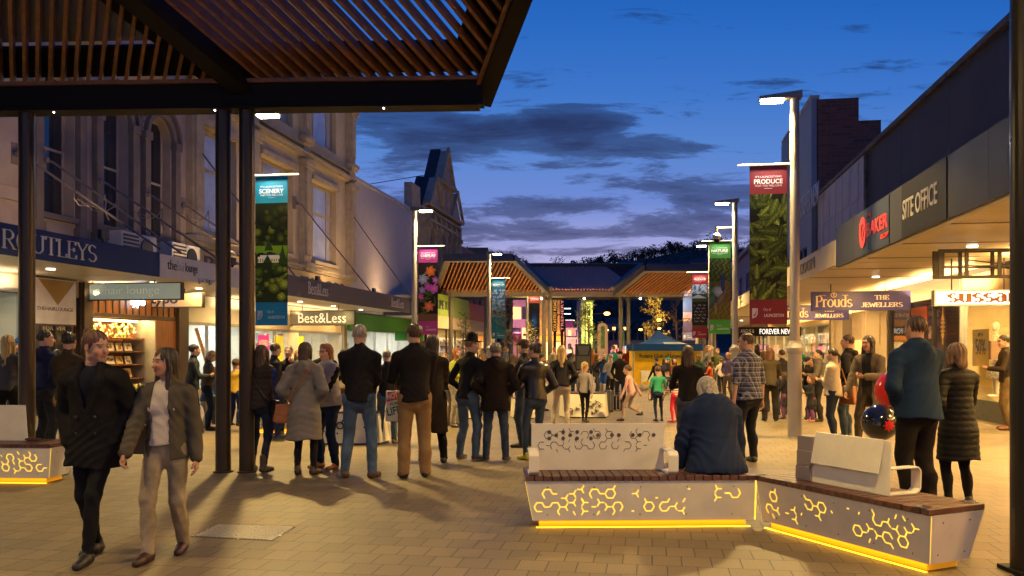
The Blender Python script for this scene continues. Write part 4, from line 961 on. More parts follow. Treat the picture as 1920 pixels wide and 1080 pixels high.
def banner(v, u, side, col, title, picfn, lab, big=True, col2=None, soft=1):
    w, zt, zb = .66, 4.93, 2.05; cxx = side*(.13+w/2)
    M = SX(v+cxx, u, zb); e = empty('street_banner', M, lab, 'banner', 'banners on the street lamps')
    MB(M).cyl((-side*(w/2+.12), 0, zt-zb+.02), (side*(w/2+.22), 0, zt-zb+.02), .018, n=8).build('top_bar', mat('bar_glow', (.9, .85, .7), .3, .4, emis=.55, var=0), e)
    area(e, M @ Matrix.Translation((0, -.16, zt-zb)) @ Matrix.Rotation(R(-14), 4, 'X'), w*.9, .02, 7*K, (1, .93, .78), 160, 'bar_light')
    H_ = zt-zb; m1 = mat('banner_'+title.lower()+str(col[2]), col, .55, var=.06); m2 = mat('banner_base_'+title.lower()+str((col2 or col)[2]), col2 or col, .55, var=.06)
    MB(M).box(-w/2, w/2, 0, .006, H_*.82, H_).build('top_panel', m1, e); MB(M).box(-w/2, w/2, 0, .006, 0, H_*.155).build('bottom_panel', m2, e)
    MB(M).box(-w/2, w/2, 0, .006, H_*.155, H_*.82).build('picture_backing', black, e)
    picture(110 if big else 40, 330 if big else 110, w, H_*.665, M @ Matrix.Translation((0, -.001, H_*.4875)), picfn, e, thick=.003)
    textmesh(title, w*(.76 if len(title) < 9 else .84), .085, .004, M @ Matrix.Translation((0, 0, H_*.90)), whl, e, bold=.02)
    textmesh("IT'S LAUNCESTON'S", w*.7, .035, .003, M @ Matrix.Translation((0, 0, H_*.93)), whl, e); textmesh('THAT YOU WILL LOVE', w*.72, .035, .003, M @ Matrix.Translation((0, 0, H_*.873)), whl, e)
    MB(M).box(-.07, .07, -.003, -.0005, H_*.855, H_*.857).build('rule', whl, e)
    textmesh('City of', w*.2, .065, .003, M @ Matrix.Translation((-.02, 0, H_*.09)), whl, e); textmesh('LAUNCESTON', w*.52, .058, .003, M @ Matrix.Translation((.1, 0, H_*.055)), whl, e, bold=.02)
    mb = MB(M); x = -.235; mb.xz([(x-.05, H_*.1), (x+.05, H_*.1), (x+.05, H_*.065), (x+.02, H_*.045), (x-.05, H_*.035)], -.004, -.0005); mb.build('logo', whl, e)
    mb = MB(M); mb.xz([(x-.03, H_*.05), (x+.045, H_*.092), (x+.01, H_*.06), (x-.0, H_*.05)], -.006, -.0042); mb.build('logo', m2, e)
    return e
def cell(X, Z, n, seed, asp, ang=None):
    """painted leaves: overlapping ellipses with midribs"""
    r = np.random.RandomState(seed); c = np.zeros(X.shape+(3,)); return r, c
def leaves_pic(cols, dark, n=70, size=.24, seed=1, asp=3.0):
    def f(X, Z):
        r = np.random.RandomState(seed); c = np.zeros(X.shape+(3,))+H(dark); Zs = Z*asp
        for k in range(n):
            cx_, cz = r.uniform(-.1, 1.1), r.uniform(-.1, asp+.1); a = r.uniform(0, 6.28); L = size*r.uniform(.7, 1.5); wd = L*r.uniform(.3, .45); b = H(cols[r.randint(len(cols))])*r.uniform(.5, 1.0)
            dx, dz = X-cx_, Zs-cz; s = dx*np.cos(a)+dz*np.sin(a); t = -dx*np.sin(a)+dz*np.cos(a)
            wloc = wd*np.clip(1-(s/L)**2, 0, 1)**.8*(1-.25*s/L); m = (np.abs(t) < wloc)&(np.abs(s) < L)
            vein = .8+.35*np.abs(np.sin((s-np.abs(t)*1.2)*28/L*.3)); sh = (1-.45*np.abs(t)/(wloc+1e-4))*vein; sh = np.where(np.abs(t) < .06*wd, 1.25, sh)
            c[m] = (b*sh[..., None])[m]
        return c*1.35
    return f
def scenery(X, Z):
    n = vnoise(X*1.0, Z*3, 22, 3); n2 = vnoise(X, Z*3, 85, 5)+.6*vnoise(X, Z*3, 150, 9); c = np.zeros(X.shape+(3,))
    c[:] = H('1c2410'); m = Z > .62; c[m] = H('12160a'); 
    r = np.random.RandomState(4)
    for k in range(90):
        cx_, cz, s = r.uniform(-.1, 1.1), r.uniform(.02, .95), r.uniform(.05, .2); b = H(['2c3a12', '4a5218', '5a6420', '1e2a10', '3a4a14'][r.randint(5)])*(1.2 if cz < .5 else .45 if cz > .75 else .75)
        if .36 < cz < .46: continue
        q = np.hypot((X-cx_), (Z-cz)*3)/s+.3*n2; m = q < 1; c[m] = (b*(1.15-.55*q+.35*(Z-cz)*3/s+.4*n2)[..., None])[m]
    m = (Z > .50+.02*n)&(Z < .57)&(X > .0); c[m] = H('5a7a1c')*.9
    m = (Z > .40)&(Z < .46)&(X > .08)&(X < .78); c[m] = H('c8b088'); m2 = m&((X*14 % 1) < .5)&(Z < .435)&(Z > .41); c[m2] = H('6a5a40'); m = (Z > .455)&(Z < .475)&(X > .15)&(X < .75); c[m] = H('d8c8a8')
    for cx_, cz, hh in ((.85, .38, .2), (.42, .52, .13), (.38, .4, .08)):
        q = np.abs(X-cx_)*8/np.clip((cz+hh-Z)/hh, .01, 1); m = (q < 1.1)&(Z > cz)&(Z < cz+hh); c[m] = H('1c3014')
    return c*(.9+.15*n2[..., None])*1.7
def culture(X, Z):
    Zs = Z*3; c = np.zeros(X.shape+(3,))+H('1c1014')+0.03*vnoise(X, Zs, 30, 2)[..., None]; c[Z < .12] = H('6a4a3c'); r = np.random.RandomState(8)
    for k in range(14):
        a = r.uniform(0, 6.28); cx_, cz = r.uniform(.1, .9), r.uniform(.4, 2.3); s = (X-cx_)*np.cos(a)+(Zs-cz)*np.sin(a); t = -(X-cx_)*np.sin(a)+(Zs-cz)*np.cos(a); m = (np.abs(t) < .05*(1-(s/.3)**2)); c[m] = H('4a6a2a')*.8
    for cx_, cz, s, colr in ((.62, 2.55, .3, 'b8602a'), (.25, 2.15, .3, '8a90b0'), (.5, 1.75, .24, 'b04aa8'), (.82, 1.65, .28, 'c05ab8'), (.12, 1.25, .2, 'c04a90'), (.9, 2.1, .2, 'b060b8'), (.55, .75, .3, 'd87a4a'), (.2, 1.6, .2, '8a7ab8')):
        a = np.arctan2(Zs-cz, X-cx_); rr = np.hypot(X-cx_, Zs-cz); pet = s*(.82+.18*np.cos(a*6+rr*18)); m = rr < pet; sh = .55+.5*np.abs(np.sin(a*4+rr*24))-.35*rr/s; c[m] = (H(colr)*(sh+.25)[..., None])[m]
    return c
def nature(X, Z):
    Zs = Z*3; n = vnoise(X, Zs, 26, 4); c = np.zeros(X.shape+(3,))+H('6a6428')*.9; c[Z > .28] = H('5a4a26'); m = Z > .62; c[m] = H('2c3414')
    c = c*(1+.35*n[..., None]); m = (n > .2)&(Z > .55); c[m] = H('4a5a20')
    def e(cx_, cz, rx, rz, ang, colr):
        s = (X-cx_)*np.cos(ang)+(Zs-cz)*np.sin(ang); t = -(X-cx_)*np.sin(ang)+(Zs-cz)*np.cos(ang); q = (s/rx)**2+(t/rz)**2; m = q < 1; c[m] = (H(colr)*(1.1-.4*q+.25*np.sin(s*70)*np.sin(t*60))[..., None])[m]
    e(.2, 1.25, .32, .42, .4, '2a6a5a'); e(.12, .95, .22, .4, -.3, '3a5a50'); e(.48, 1.35, .26, .34, .9, '8a94a0'); e(.55, 1.0, .14, .4, -.5, '6a5a50'); e(.64, 1.75, .1, .4, .05, '26306a'); e(.62, 2.12, .09, .1, 0, '26306a')
    for x in (.3, .36): m = (np.abs(X-x) < .02)&(Zs > .25)&(Zs < .8); c[m] = H('8a7a5a')
    return c
def recreation(X, Z):
    n = vnoise(X*1.2, Z*5, 9, 6); c = np.zeros(X.shape+(3,)); t = np.clip((Z-.42)/.58, 0, 1)[..., None]; c[:] = H('5a9ac0')*(1-t)+H('1a5a9a')*t
    m = (n > .12)&(Z > .5); c[m] = (H('b8c0c4')*.85); hill = (Z < .46+.015*np.sin(X*9))&(Z > .36); c[hill] = H('3a4238'); w = Z <= .36; c[w] = H('1f6f80')*.9
    r = np.random.RandomState(2)
    for k in range(60): x, z = r.uniform(0, 1), r.uniform(.3, .42); m = (np.abs(X-x) < .03)&(np.abs(Z-z) < .006); c[m] = H('b0b4b0')*r.uniform(.5, 1)
    for k in range(12): x = r.uniform(0, 1); m = (np.abs(X-x) < .008)&(Z > .34)&(Z < .46); c[m] = H('c0c0c0')*.7
    return c
def market(X, Z):
    n = vnoise(X, Z*3, 14, 7); c = np.zeros(X.shape+(3,)); c[:] = H('2c68b0'); m = (n > -.1)&(Z > .75); c[m] = H('a8b4c4'); m = Z < .78; c[m] = H('3a3f28'); m = (Z < .72+.05*(1-np.abs(X-.4)*3))&(Z > .68); c[m] = H('9ab0c8')
    m = Z < .6; c[m] = H('1c1814'); m = (Z < .55)&(Z > .1)&(X > .12)&(X < .88); c[m] = H('1c1e20'); mm = m&(np.abs(np.sin(Z*42)+.4*np.sin(X*30)) < .25)&(np.sin(X*17+Z*60) > -.2); c[mm] = H('a8a8a0'); m = Z < .06; c[m] = H('6a4a30'); return c
def duskpic(X, Z):
    t = Z[..., None]; c = H('4a3a5a')*(1-t)+H('3a5a9a')*t; m = (Z > .35)&(Z < .6); c[m] = (H('8a7a90')*.9); m = (Z > .33)&(Z < .42); c[m] = H('2a2a30'); r = np.random.RandomState(1)
    for k in range(30): x, z = r.rand(), r.uniform(.34, .4); m = (np.abs(X-x) < .02)&(np.abs(Z-z) < .01); c[m] = H('d0a060')
    return c
bluetree = lambda X, Z: np.stack([.02+.03*Z, .08+.3*np.exp(-((X-.5)/.25)**2-((Z-.4)/.2)**2), .12+.6*np.exp(-((X-.5)/.3)**2-((Z-.4)/.25)**2)], -1)
def ulamp(px, v): return uat(px, v)
LR, LL = 2.55, -7.7
LP = 680*K
uR1, uR2 = ulamp(1490, LR), ulamp(1378, LR); sp = uR2-uR1; uL1 = ulamp(467, LL); uL2 = ulamp(777, LL)
lamp(LR, uR1, -1, 'tall grey lamp post with bright head, in front of the jeweller signs', LP)
lamp(LR, uR2, -1, 'grey lamp post carrying a dome security camera on its arm', LP, True)
lamp(LR, uR2+sp, -1, 'small far lamp post behind the green banner', LP)
lamp(LR, uR2+2*sp, -1, 'farthest lamp post on the right side of the mall', LP)
lamp(LR, uR1-sp, -1, 'street lamp behind the viewer on the right', LP*.35)
spl = uL2-uL1
lamp(LL, uL1, 1, 'lamp post just behind the paired canopy posts with its head glowing under the beam', LP)
lamp(LL, uL2, 1, 'grey lamp post in front of the metal clad wall', LP)
lamp(LL, uL2+spl*1.12, 1, 'grey lamp post in front of the far pavilion', LP)
lamp(LL, uL2+2.2*spl, 1, 'farthest lamp post on the left side of the mall', LP)
lamp(LL, uL1-spl, 1, 'street lamp behind the viewer on the left', LP*.25)
lamp(1.2, -6.5, -1, 'street lamp behind the viewer in the middle of the mall', LP*1.15)
redb = (.28, .008, .012)
banner(LR, uR1, -1, (.20, .006, .01), 'PRODUCE', leaves_pic(['5a6a1c', '48561a', '6a7a26', '3a4a18', '748030'], '0c0f06', 95, .26, 1), 'large red topped banner with dark basil leaves, lettered PRODUCE')
banner(LR, uR2, -1, (.035, .20, .02), 'NATURE', nature, 'green banner with a peacock picture, lettered NATURE', False, (.07, .42, .03))
banner(LR, uR2+sp, -1, redb, 'PRODUCE', market, 'small red banner with a market tent and chalkboard', False)
banner(LR, uR2+2*sp, -1, (.12, .14, .3), 'SCENERY', duskpic, 'far violet banner of a waterfront at dusk', False)
banner(LL, uL1, 1, (.0, .22, .32), 'SCENERY', scenery, 'teal topped banner of wooded hills and a white house, lettered SCENERY', True, (.0, .25, .45))
banner(LL, uL2, 1, (.35, .02, .16), 'CULTURE', culture, 'magenta topped banner of tulips and roses, lettered CULTURE', False, (.5, .05, .25))
banner(LL, uL2+spl*1.12, 1, (.0, .12, .18), 'RECREATION', recreation, 'blue banner of sky and moored boats, lettered RECREATION', False, (.0, .16, .2))
banner(LL, uL2+2.2*spl, 1, (.45, .06, .02), 'CULTURE', bluetree, 'far banner with orange top and glowing blue tree', False, (.02, .03, .05))

# ================================================= FOREGROUND CANOPY
steel = mat('canopy_steel', (.011, .009, .007), .6, .0, var=.06, spec=.15); timber = mat('canopy_timber', (.24, .10, .03), .5, stretch=(3, 3, 3), var=.25, bump=.2)
cn_ = empty('timber_canopy', P(450, 652, 11) + Vector((0, 0, -CH)), 'large dark steel canopy with orange timber slats over the foreground', 'canopy')
def low(x): return Vector((x, 10.98-(x+.275)*.043, 0))
ZT, ZB = zat(152, 11), zat(200, 11)
XB = -.33; XN = -3.5
uL_, uD_, uE_ = Vector((.567, -1, .50)), Vector((-.66, -1, .50)), Vector((.33, -1, .50))
mb = MB(); mb.beam(low(-12)+Vector((0, 0, (ZT+ZB)/2)), low(-.36)+Vector((0, 0, (ZT+ZB)/2)), .2, ZT-ZB)
mb.beam(low(-12)+Vector((0, -.0, ZB-.012)), low(-.42)+Vector((0, 0, ZB-.012)), .3, .02)
mb.build('eaves_beam', steel, cn_)
Z0 = ZT+.02
def Q(x, u, t, dz=0): return low(x)+u*t+Vector((0, 0, Z0+dz))
NRM = Vector((0, .5, 1)).normalized()
mb = MB(); mb.beam(Q(-.3, uE_, -.25, -.02), Q(-.3, uE_, 4.2, -.02), .22, .34, NRM); mb.build('end_beam', steel, cn_, bevel=.006)
mb = MB(); mb.beam(Q(XN+.05, uD_, -.1, -.06), Q(XN+.05, uD_, 4.6, -.06), .24, .34, NRM); mb.build('fold_beam', steel, cn_, bevel=.006)
mb = MB()
nn = 24
for i in range(50):                       # left bay
    x0_ = XN-.22-i*.168
    t1 = min(4.4, (XN-x0_-.12)/(uL_.x-uD_.x))
    if t1 > .1: mb.beam(Q(x0_, uL_, -.02), Q(x0_, uL_, t1), .042, .14, NRM)
mb.build('slat', timber, cn_)
mb = MB()
for i in range(52):                       # right bay, slats run with the fold beam
    x0_ = XN+.14+.178*i
    if x0_ < XB-.1: mb.beam(Q(x0_, uD_, -.02), Q(x0_, uD_, 4.4), .042, .13, NRM)
    else:
        t0 = (x0_-XB+.1)/(uE_.x-uD_.x)
        if t0 < 4.3: mb.beam(Q(x0_, uD_, t0), Q(x0_, uD_, 4.4), .042, .13, NRM)
mb.build('slat', timber, cn_)
mb = MB(); mb.beam(low(-12)+Vector((0, -.13, ZT-.0)), low(-.4)+Vector((0, -.13, ZT-.0)), .05, .05); mb.beam(Q(-.46, uE_, 0, -.13), Q(-.46, uE_, 4.2, -.13), .05, .05, NRM); mb.build('edge_trim', timber, cn_)
UPN = Vector((0, .5, 1)).normalized()*.13
def sheet(poly, m, nm):
    mb = MB(); a = [p+UPN for p in poly]; mb.extr(a, (0, 0, .012)); mb.build(nm, m, cn_)
frost = bpy.data.materials.new('frosted_sheet'); frost.use_nodes = True; t = frost.node_tree; b = t.nodes['Principled BSDF']; b.inputs['Base Color'].default_value = (.62, .58, .56, 1); b.inputs['Roughness'].default_value = .35; b.inputs['Transmission Weight'].default_value = .75
sheet([Q(-13, uL_, .55), Q(XN-.6, uL_, .55), Q(XN, uD_, 4.4), Q(-13, uL_, 4.4)], glassm('roof_sheet', (.34, .30, .27), .9, .3), 'roof_sheet')
# opaque purlins crossing above the slats
mb = MB()
mb.beam(Q(-13, uL_, .25)+UPN, Q(-.4, uE_, .25)+UPN, .5, .05, NRM)
for t_ in (1.7, 3.1): mb.beam(Q(-13, uL_, t_)+UPN*1.6, Q(-.25, uE_, t_)+UPN*1.6, .1, .12, NRM)
mb.beam(Q(XN-.35, uD_, 0)+UPN, Q(XN-.35, uD_, 4.4)+UPN, .5, .05, NRM)
mb.build('purlin', steel, cn_)
mb = MB()      # flashing close to the edge that closes the gaps near the end beam
mb.beam(Q(-.62, uE_, .1)+UPN, Q(-.62, uE_, 4.2)+UPN, .42, .03, NRM); mb.build('flashing', steel, cn_)
def post(x, y, r, z, par, nm='post', m=steel, n=24):
    return MB().cyl((x, y, 0), (x, y, z), r, n=n).cyl((x, y, 0), (x, y, .02), r+.03, n=n).build(nm, m, par)
postm = mat('bronze_post', (.05, .035, .022), .34, .5, var=.06)
for px in (418, 463): c = low((px-960)/FPX*11.12); post(c.x, c.y, .098, ZB-.02, cn_, m=postm)
c = low((55-960)/FPX*11.3); post(c.x, c.y, .10, ZB-.02, cn_, m=postm)
c = low((55-960)/FPX*11.3-.30)
for px in (30, 428, 463):
    mb = MB()
    x = (px-960)/FPX*11.05; p = low(x)
    mb.box(x-.14, x+.14, p.y-.112, p.y-.101, ZB+.02, ZT-.06)
    for i in (-1, 0, 1):
        for z in (ZB+.08, ZB+.17): mb.ball((x+i*.085, p.y-.118, z), (.018, .012, .018), 8)
    mb.build('bolt_plate', steel, cn_)
for i, px in enumerate((88, 399, 720)):
    x = (px-960)/FPX*11; p = low(x); MB().lathe([(.008, -.012), (.011, 0)], (p.x, p.y-.06, ZB-.022), 10).build('spot_lens', mat('spot_glow', (.85, .85, 1), emis=14, var=0), cn_)
# canopy post at the right edge
e = empty('canopy_post', (3.72, 6.15, 0), 'thick black steel post at the right edge of the view', 'post')
MB().cyl((3.73, 6.15, 0), (3.73, 6.15, 5.6), .125, n=28).build('shaft', mat('black_post', (.02, .018, .016), .3, .4), e); MB().box(3.58, 3.88, 6.0, 6.3, 0, .03).build('base_plate', steel, e)

# ================================================= FAR PAVILION
fp = empty('timber_pavilion', P(1060, 652, 49)+Vector((0, 0, -CH)), 'far zigzag roofed pavilion of steel and orange slats across the mall', 'pavilion')
pvs = mat('pavilion_steel', (.10, .09, .08), .45, .3); D0 = 49.0
tim2 = mat('pavilion_timber', (.30, .105, .026), .6, var=.25)
zl, zl2 = zat(545, D0), zat(559, D0)
def XL(px, d=D0): return (px-960)/FPX*d
MB().box(XL(800), XL(1345), D0-.12, D0+.12, zat(556, D0), zat(543, D0)).build('beam', mat('beam_paint', (.20, .17, .12), .5), fp)
MB().box(XL(790), XL(1360), D0+5, D0+5.3, zat(558, D0+5), zat(543, D0+5)).box(XL(800), XL(1345), D0+9, D0+9.3, zat(562, D0+9), zat(550, D0+9)).build('beam', pvs, fp)
def panel(b0, b1, bz, bd, t0, t1, tz, td, m, nsl, lean, topm=None, up=1):
    B0, B1, T0, T1 = P(b0, bz, bd), P(b1, bz, bd), P(t0, tz, td), P(t1, tz, td)
    nrm = (B1-B0).cross(T0-B0).normalized(); nrm = nrm if nrm.z > 0 else -nrm
    mb = MB()
    for i in range(-8, nsl+9):
        a = B0.lerp(B1, i/nsl); dirv = (T0-B0) if lean == 'L' else (T1-B1)
        # clip the slat to the panel: parametric from base line to top line within both sides
        pts = []
        for k in range(41):
            s = k/40; p = a+dirv*s; l = B0.lerp(T0, s); r_ = B1.lerp(T1, s)
            if l.x-.01 <= p.x <= r_.x+.01: pts.append(p)
        if len(pts) > 2: mb.beam(pts[0], pts[-1], .065, .09, nrm)
    mb.build('slat', m, fp)
    mb = MB(); o_ = nrm*.12*up; q = [B0+o_, B1+o_, T1+o_, T0+o_]; mb.extr(q, nrm*.03); mb.build('roof_sheet', topm or mat('pavilion_roof', (.035, .016, .012), .8, spec=.1), fp)
    mb = MB()
    for a, b in ((B0, T0), (B1, T1)): mb.beam(a, b, .25, .34, nrm)
    mb.beam(T0, T1, .2, .42, nrm); mb.build('edge_beam', pvs, fp)
panel(815, 1028, 548, D0, 838, 962, 484, D0-4.4, tim2, 30, 'L')
panel(1152, 1345, 552, D0, 1212, 1345, 503, D0-3.6, tim2, 26, 'L')
panel(1032, 1148, 543, D0-.2, 985, 1200, 500, D0+4.4, mat('pavilion_timber_top', (.75, .38, .34), .5, spec=.3), 20, 'L', mat('pavilion_roof_top', (.16, .05, .06), .9, spec=.05), up=-1)  # middle bay slats: paler copy, warm light and sky sheen put into the colour
MB().beam(P(1028, 548, D0), P(985, 498, D0+4.4), .25, .4).beam(P(1150, 548, D0), P(1203, 498, D0+4.4), .25, .4).build('fold_beam', pvs, fp)
for px, d in ((845, D0), (1020, D0), (1031, D0), (1164, D0+5), (1178, D0+5), (1320, D0), (990, D0+9), (945, D0+9), (958, D0+9), (912, D0+5), (1310, D0+9), (1338, D0+5)):
    MB().cyl((XL(px, d), d, 0), (XL(px, d), d, zl), .13 if d == D0 else .14, n=12).build('post', mat('pavilion_post', (.14, .12, .09), .4, .4) if d == D0 else pvs, fp)
for i, px in enumerate((1015, 1095, 830, 1200, 1300)): MB().ball((XL(px), D0-.1, zat(560, D0)), .06, 8).build('spot_lens', mat('spot_glow2', (1, .9, .7), emis=20, var=0), fp)
for px in (880, 960, 1090, 1250): area(fp, Matrix.Translation((XL(px), D0-2, 1.0)) @ Matrix.Rotation(R(180), 4, 'X'), 2.0, .4, 100*K, (1, .62, .25), 150, 'uplight')
for px in (920, 1090, 1250): area(fp, Matrix.Translation((XL(px), D0-1, 4.6)), 2.0, .4, 260*K, (1, .66, .3), 170, 'downlight_lamp')
# ================================================= BENCHES, PLANTERS, TENT, TREES, FAR STREET
cream = mat('cream_powdercoat', (.84, .76, .55), .36, var=.06, vscale=5, coat=.15); deck = mat('deck_timber', (.13, .055, .03), .35, bump=.3, bscale=60, stretch=(1, 8, 1), var=.35); 
ledy = mat('yellow_led', (1, .60, .04), emis=1.7, var=0); ledstrip = mat('yellow_led_strip', (.9, .36, .01), emis=.38, var=0); inlay = mat('cut_dark', (.10, .085, .065), .6); chrome = mat('steel_fixing', (.5, .48, .45), .25, .9)
def hexpattern(mb, x0, x1, z0, z1, y0, y1, seed, lw=.007, side=.034, dens=lambda t: .8, ypos=None, hexes=None):
    rs = np.random.RandomState(seed); a = side; h = a*math.sqrt(3); j = 0; Y = ypos or (lambda z: 0)
    def bar(p, q):
        (xa, za), (xb, zb) = p, q; dx, dz = xb-xa, zb-za; L = math.hypot(dx, dz); ux, uz = dx/L, dz/L
        s = a*.10; xa += ux*s*0; za += uz*s*0
        n_ = (-uz*lw/2, ux*lw/2)
        pl = [(xa-n_[0], za-n_[1]), (xb-n_[0], zb-n_[1]), (xb+n_[0], zb+n_[1]), (xa+n_[0], za+n_[1])]
        vs = [(x, y0+Y(z), z) for x, z in pl]+[(x, y1+Y(z), z) for x, z in pl]
        mb.add(vs, [(0,1,2,3),(7,6,5,4),(0,4,5,1),(1,5,6,2),(2,6,7,3),(3,7,4,0)])
    nc = int((x1-x0)/(1.5*a)); nr = int((z1-z0)/h)+1
    def tbar(p, q, t0=.10, t1=.90): bar((p[0]+(q[0]-p[0])*t0, p[1]+(q[1]-p[1])*t0), (p[0]+(q[0]-p[0])*t1, p[1]+(q[1]-p[1])*t1))
    for i in range(nc):
        for k in range(nr):
            if (i-(k-(i-(i & 1))//2)) % 3: continue            # one honeycomb cell in three, so figures never merge
            cx_ = x0+a+i*1.5*a; cz = z0+h/2+k*h+(h/2 if i % 2 else 0)
            if cz > z1-h*.3: continue
            t = (cx_-x0)/(x1-x0); dn_ = dens(t); kind = rs.rand(); st = rs.randint(6); c = lambda q: (cx_+a*math.cos(R(60*q)), cz+a*math.sin(R(60*q)))
            if rs.rand() > dn_: 
                if rs.rand() < dn_: tbar(c(st), c(st+1), .2, .7)
                continue
            if kind < .62:
                for q in range(rs.randint(4, 7)): bar(c(st+q), c(st+q+1))
                p = c(st-1 if rs.rand() < .5 else st); tbar(p, (2*p[0]-cx_, 2*p[1]-cz), .0, .85)
            else:
                for s3 in ((0, 2, 4) if rs.rand() < .6 else (1,)):
                    p = c(st+s3); o = (2*p[0]-cx_, 2*p[1]-cz); tbar(p, o, 0, .85)
                    if s3 != 2: tbar(p, c(st+s3+1), 0, .85); tbar(p, c(st+s3-1), 0, .85)
    return mb
def bench_module(e, M, L, Wd, seed, dens, end_l=True, end_r=True, flip=False):
    """front face along local x at y=0, seat to y=Wd; the panels lean in towards the ground"""
    zb, zt, ln = .065, .43, .07
    Y = lambda z: ln*(zt-z)/(zt-zb)
    il, ir = (ln if end_l else 0), (ln if end_r else 0)
    mb = MB(M); mb.add([(il, ln, zb), (L-ir, ln, zb), (L, 0, zt), (0, 0, zt), (il, ln+.012, zb), (L-ir, ln+.012, zb), (L, .012, zt), (0, .012, zt)], [(0,1,2,3),(7,6,5,4),(0,4,5,1),(1,5,6,2),(2,6,7,3),(3,7,4,0)])
    mb.build('front_panel', cream, e)
    MB(M).add([(il, Wd-ln, zb), (L-ir, Wd-ln, zb), (L, Wd, zt), (0, Wd, zt), (il, Wd-ln-.012, zb), (L-ir, Wd-ln-.012, zb), (L, Wd-.012, zt), (0, Wd-.012, zt)], [(3,2,1,0),(4,5,6,7),(1,5,4,0),(2,6,5,1),(3,7,6,2),(0,4,7,3)]).build('back_panel', cream, e)
    for on, x, sg in ((end_l, 0, 1), (end_r, L, -1)):
        if on:
            mb = MB(M); xi = x+sg*ln; g_ = .014
            mb.add([(xi, ln+g_, zb), (xi, Wd-ln-g_, zb), (x, Wd-g_, zt), (x, g_, zt), (xi+sg*.012, ln+g_, zb), (xi+sg*.012, Wd-ln-g_, zb), (x+sg*.012, Wd-g_, zt), (x+sg*.012, g_, zt)], [(0,1,2,3),(7,6,5,4),(0,4,5,1),(1,5,6,2),(2,6,7,3),(3,7,4,0)])
            mb.build('end_panel', cream, e)
            MB(M).add([(xi+sg*.004, ln+.001, zb), (x+sg*.004, .001, zt-.005), (x+sg*.012, .01, zt-.005), (xi+sg*.012, ln+.01, zb), (xi-sg*.002, ln+.008, zb), (x-sg*.002, .008, zt-.005)], [(0,1,2,3),(0,4,5,1)]).build('edge_light', ledy, e)
            mb = MB(M)
            for yy_ in (.14, Wd-.14):
                for z in (.13, .37): mb.ball((x+sg*ln*(zt-z)/(zt-zb)-sg*.001, yy_, z), .006, 6)
            mb.build('screw', dkf, e)
    mb = MB(M)
    for x in np.linspace(.2, L-.2, 5):
        for z in (.12, .375): mb.ball((x, Y(z)-.001, z), .006, 6)
    mb.build('screw', dkf, e)
    mb = MB(M); hexpattern(mb, .08, L-.12, .15, .37, -.0009, .004, seed, dens=dens, ypos=Y, lw=.0085, side=.047); mb.build('cut_out_light', ledy, e)
    MB(M).box(il+.06, L-ir-.06, ln+.05, Wd-ln-.05, .003, .064).build('led_plinth', ledstrip, e)
    mb = MB(M); mb.box(il+.03, L-ir-.03, ln-.005, ln+.02, .0005, .006); mb.build('led_line', mat('yellow_led_line', (1, .60, .03), emis=2.2, var=0), e)
    MB(M).box(.01, L-.01, .012, Wd-.012, zt-.02, zt).build('sub_frame', dkf, e)
    mb = MB(M); n = int(L/.078); w = L/n
    for i in range(n): mb.box(i*w+.004, (i+1)*w-.004, -.012, Wd+.012, zt+.002, zt+.046)
    mb.build('seat', deck, e, bevel=.004)
    area(e, M @ Matrix.Translation((L/2, ln+.03, .05)) @ Matrix.Rotation(R(0), 4, 'X'), L*.95, .05, 1.1*K, (1, .6, .05), 175, 'led_light')
def backrest(e, M, w, h=.44, seed=3, arms=True, flipface=False, pattern=True):
    """a bent plate standing on the seat, local x along, y away"""
    z0 = .477; mb = MB(M)
    mb.add([(0, .0, z0), (w, 0, z0), (w, -.05, z0+h), (0, -.05, z0+h), (0, .014, z0), (w, .014, z0), (w, -.036, z0+h), (0, -.036, z0+h)], [(0,1,2,3),(7,6,5,4),(0,4,5,1),(1,5,6,2),(2,6,7,3),(3,7,4,0)])
    mb.box(0, w, .0, .16, z0, z0+.012)
    mb.build('backrest', cream, e, bevel=.003)
    if pattern:
        mb = MB(M); hx = MB(M); Yf = lambda z: -.05*(z-z0)/h
        hexpattern(mb, .06, w-.06, z0+.2, z0+h-.03, -.002, .003, seed, dens=lambda t: .85-.3*t, ypos=Yf, side=.038, lw=.006, hexes=None); mb.build('cut_out', inlay, e)
        hx = MB(M); rs = np.random.RandomState(5)
        for i in range(17):
            cx_ = .1+i*(w-.2)/16; 
            for cz in ((z0+.3, z0+.36) if i < 9 and i % 2 else (z0+.33,) if i % 3 else ()):
                r = .02; hx.add([(cx_+r*math.cos(R(60*q)), Yf(cz+r*math.sin(R(60*q)))-.0035, cz+r*math.sin(R(60*q))) for q in range(6)], [(0,1,2,3,4,5)])
        hx.build('cut_out', inlay, e)
    if arms:
        for x in (-.04, w-.03):
            mb = MB(M); t = .012; wd = .09
            P_ = [(-.0, z0), (-.32, z0), (-.36, z0+.03), (-.37, z0+.17), (-.33, z0+.2), (-.02, z0+.2)]
            for (ya, za), (yb, zb_) in zip(P_[:-1], P_[1:]): mb.beam((x+wd/2, ya, za+t/2), (x+wd/2, yb, zb_+t/2), wd, t, (0, 0, 1) if abs(yb-ya) > abs(zb_-za) else (0, 1, 0))
            mb.build('armrest', cream, e, bevel=.003)
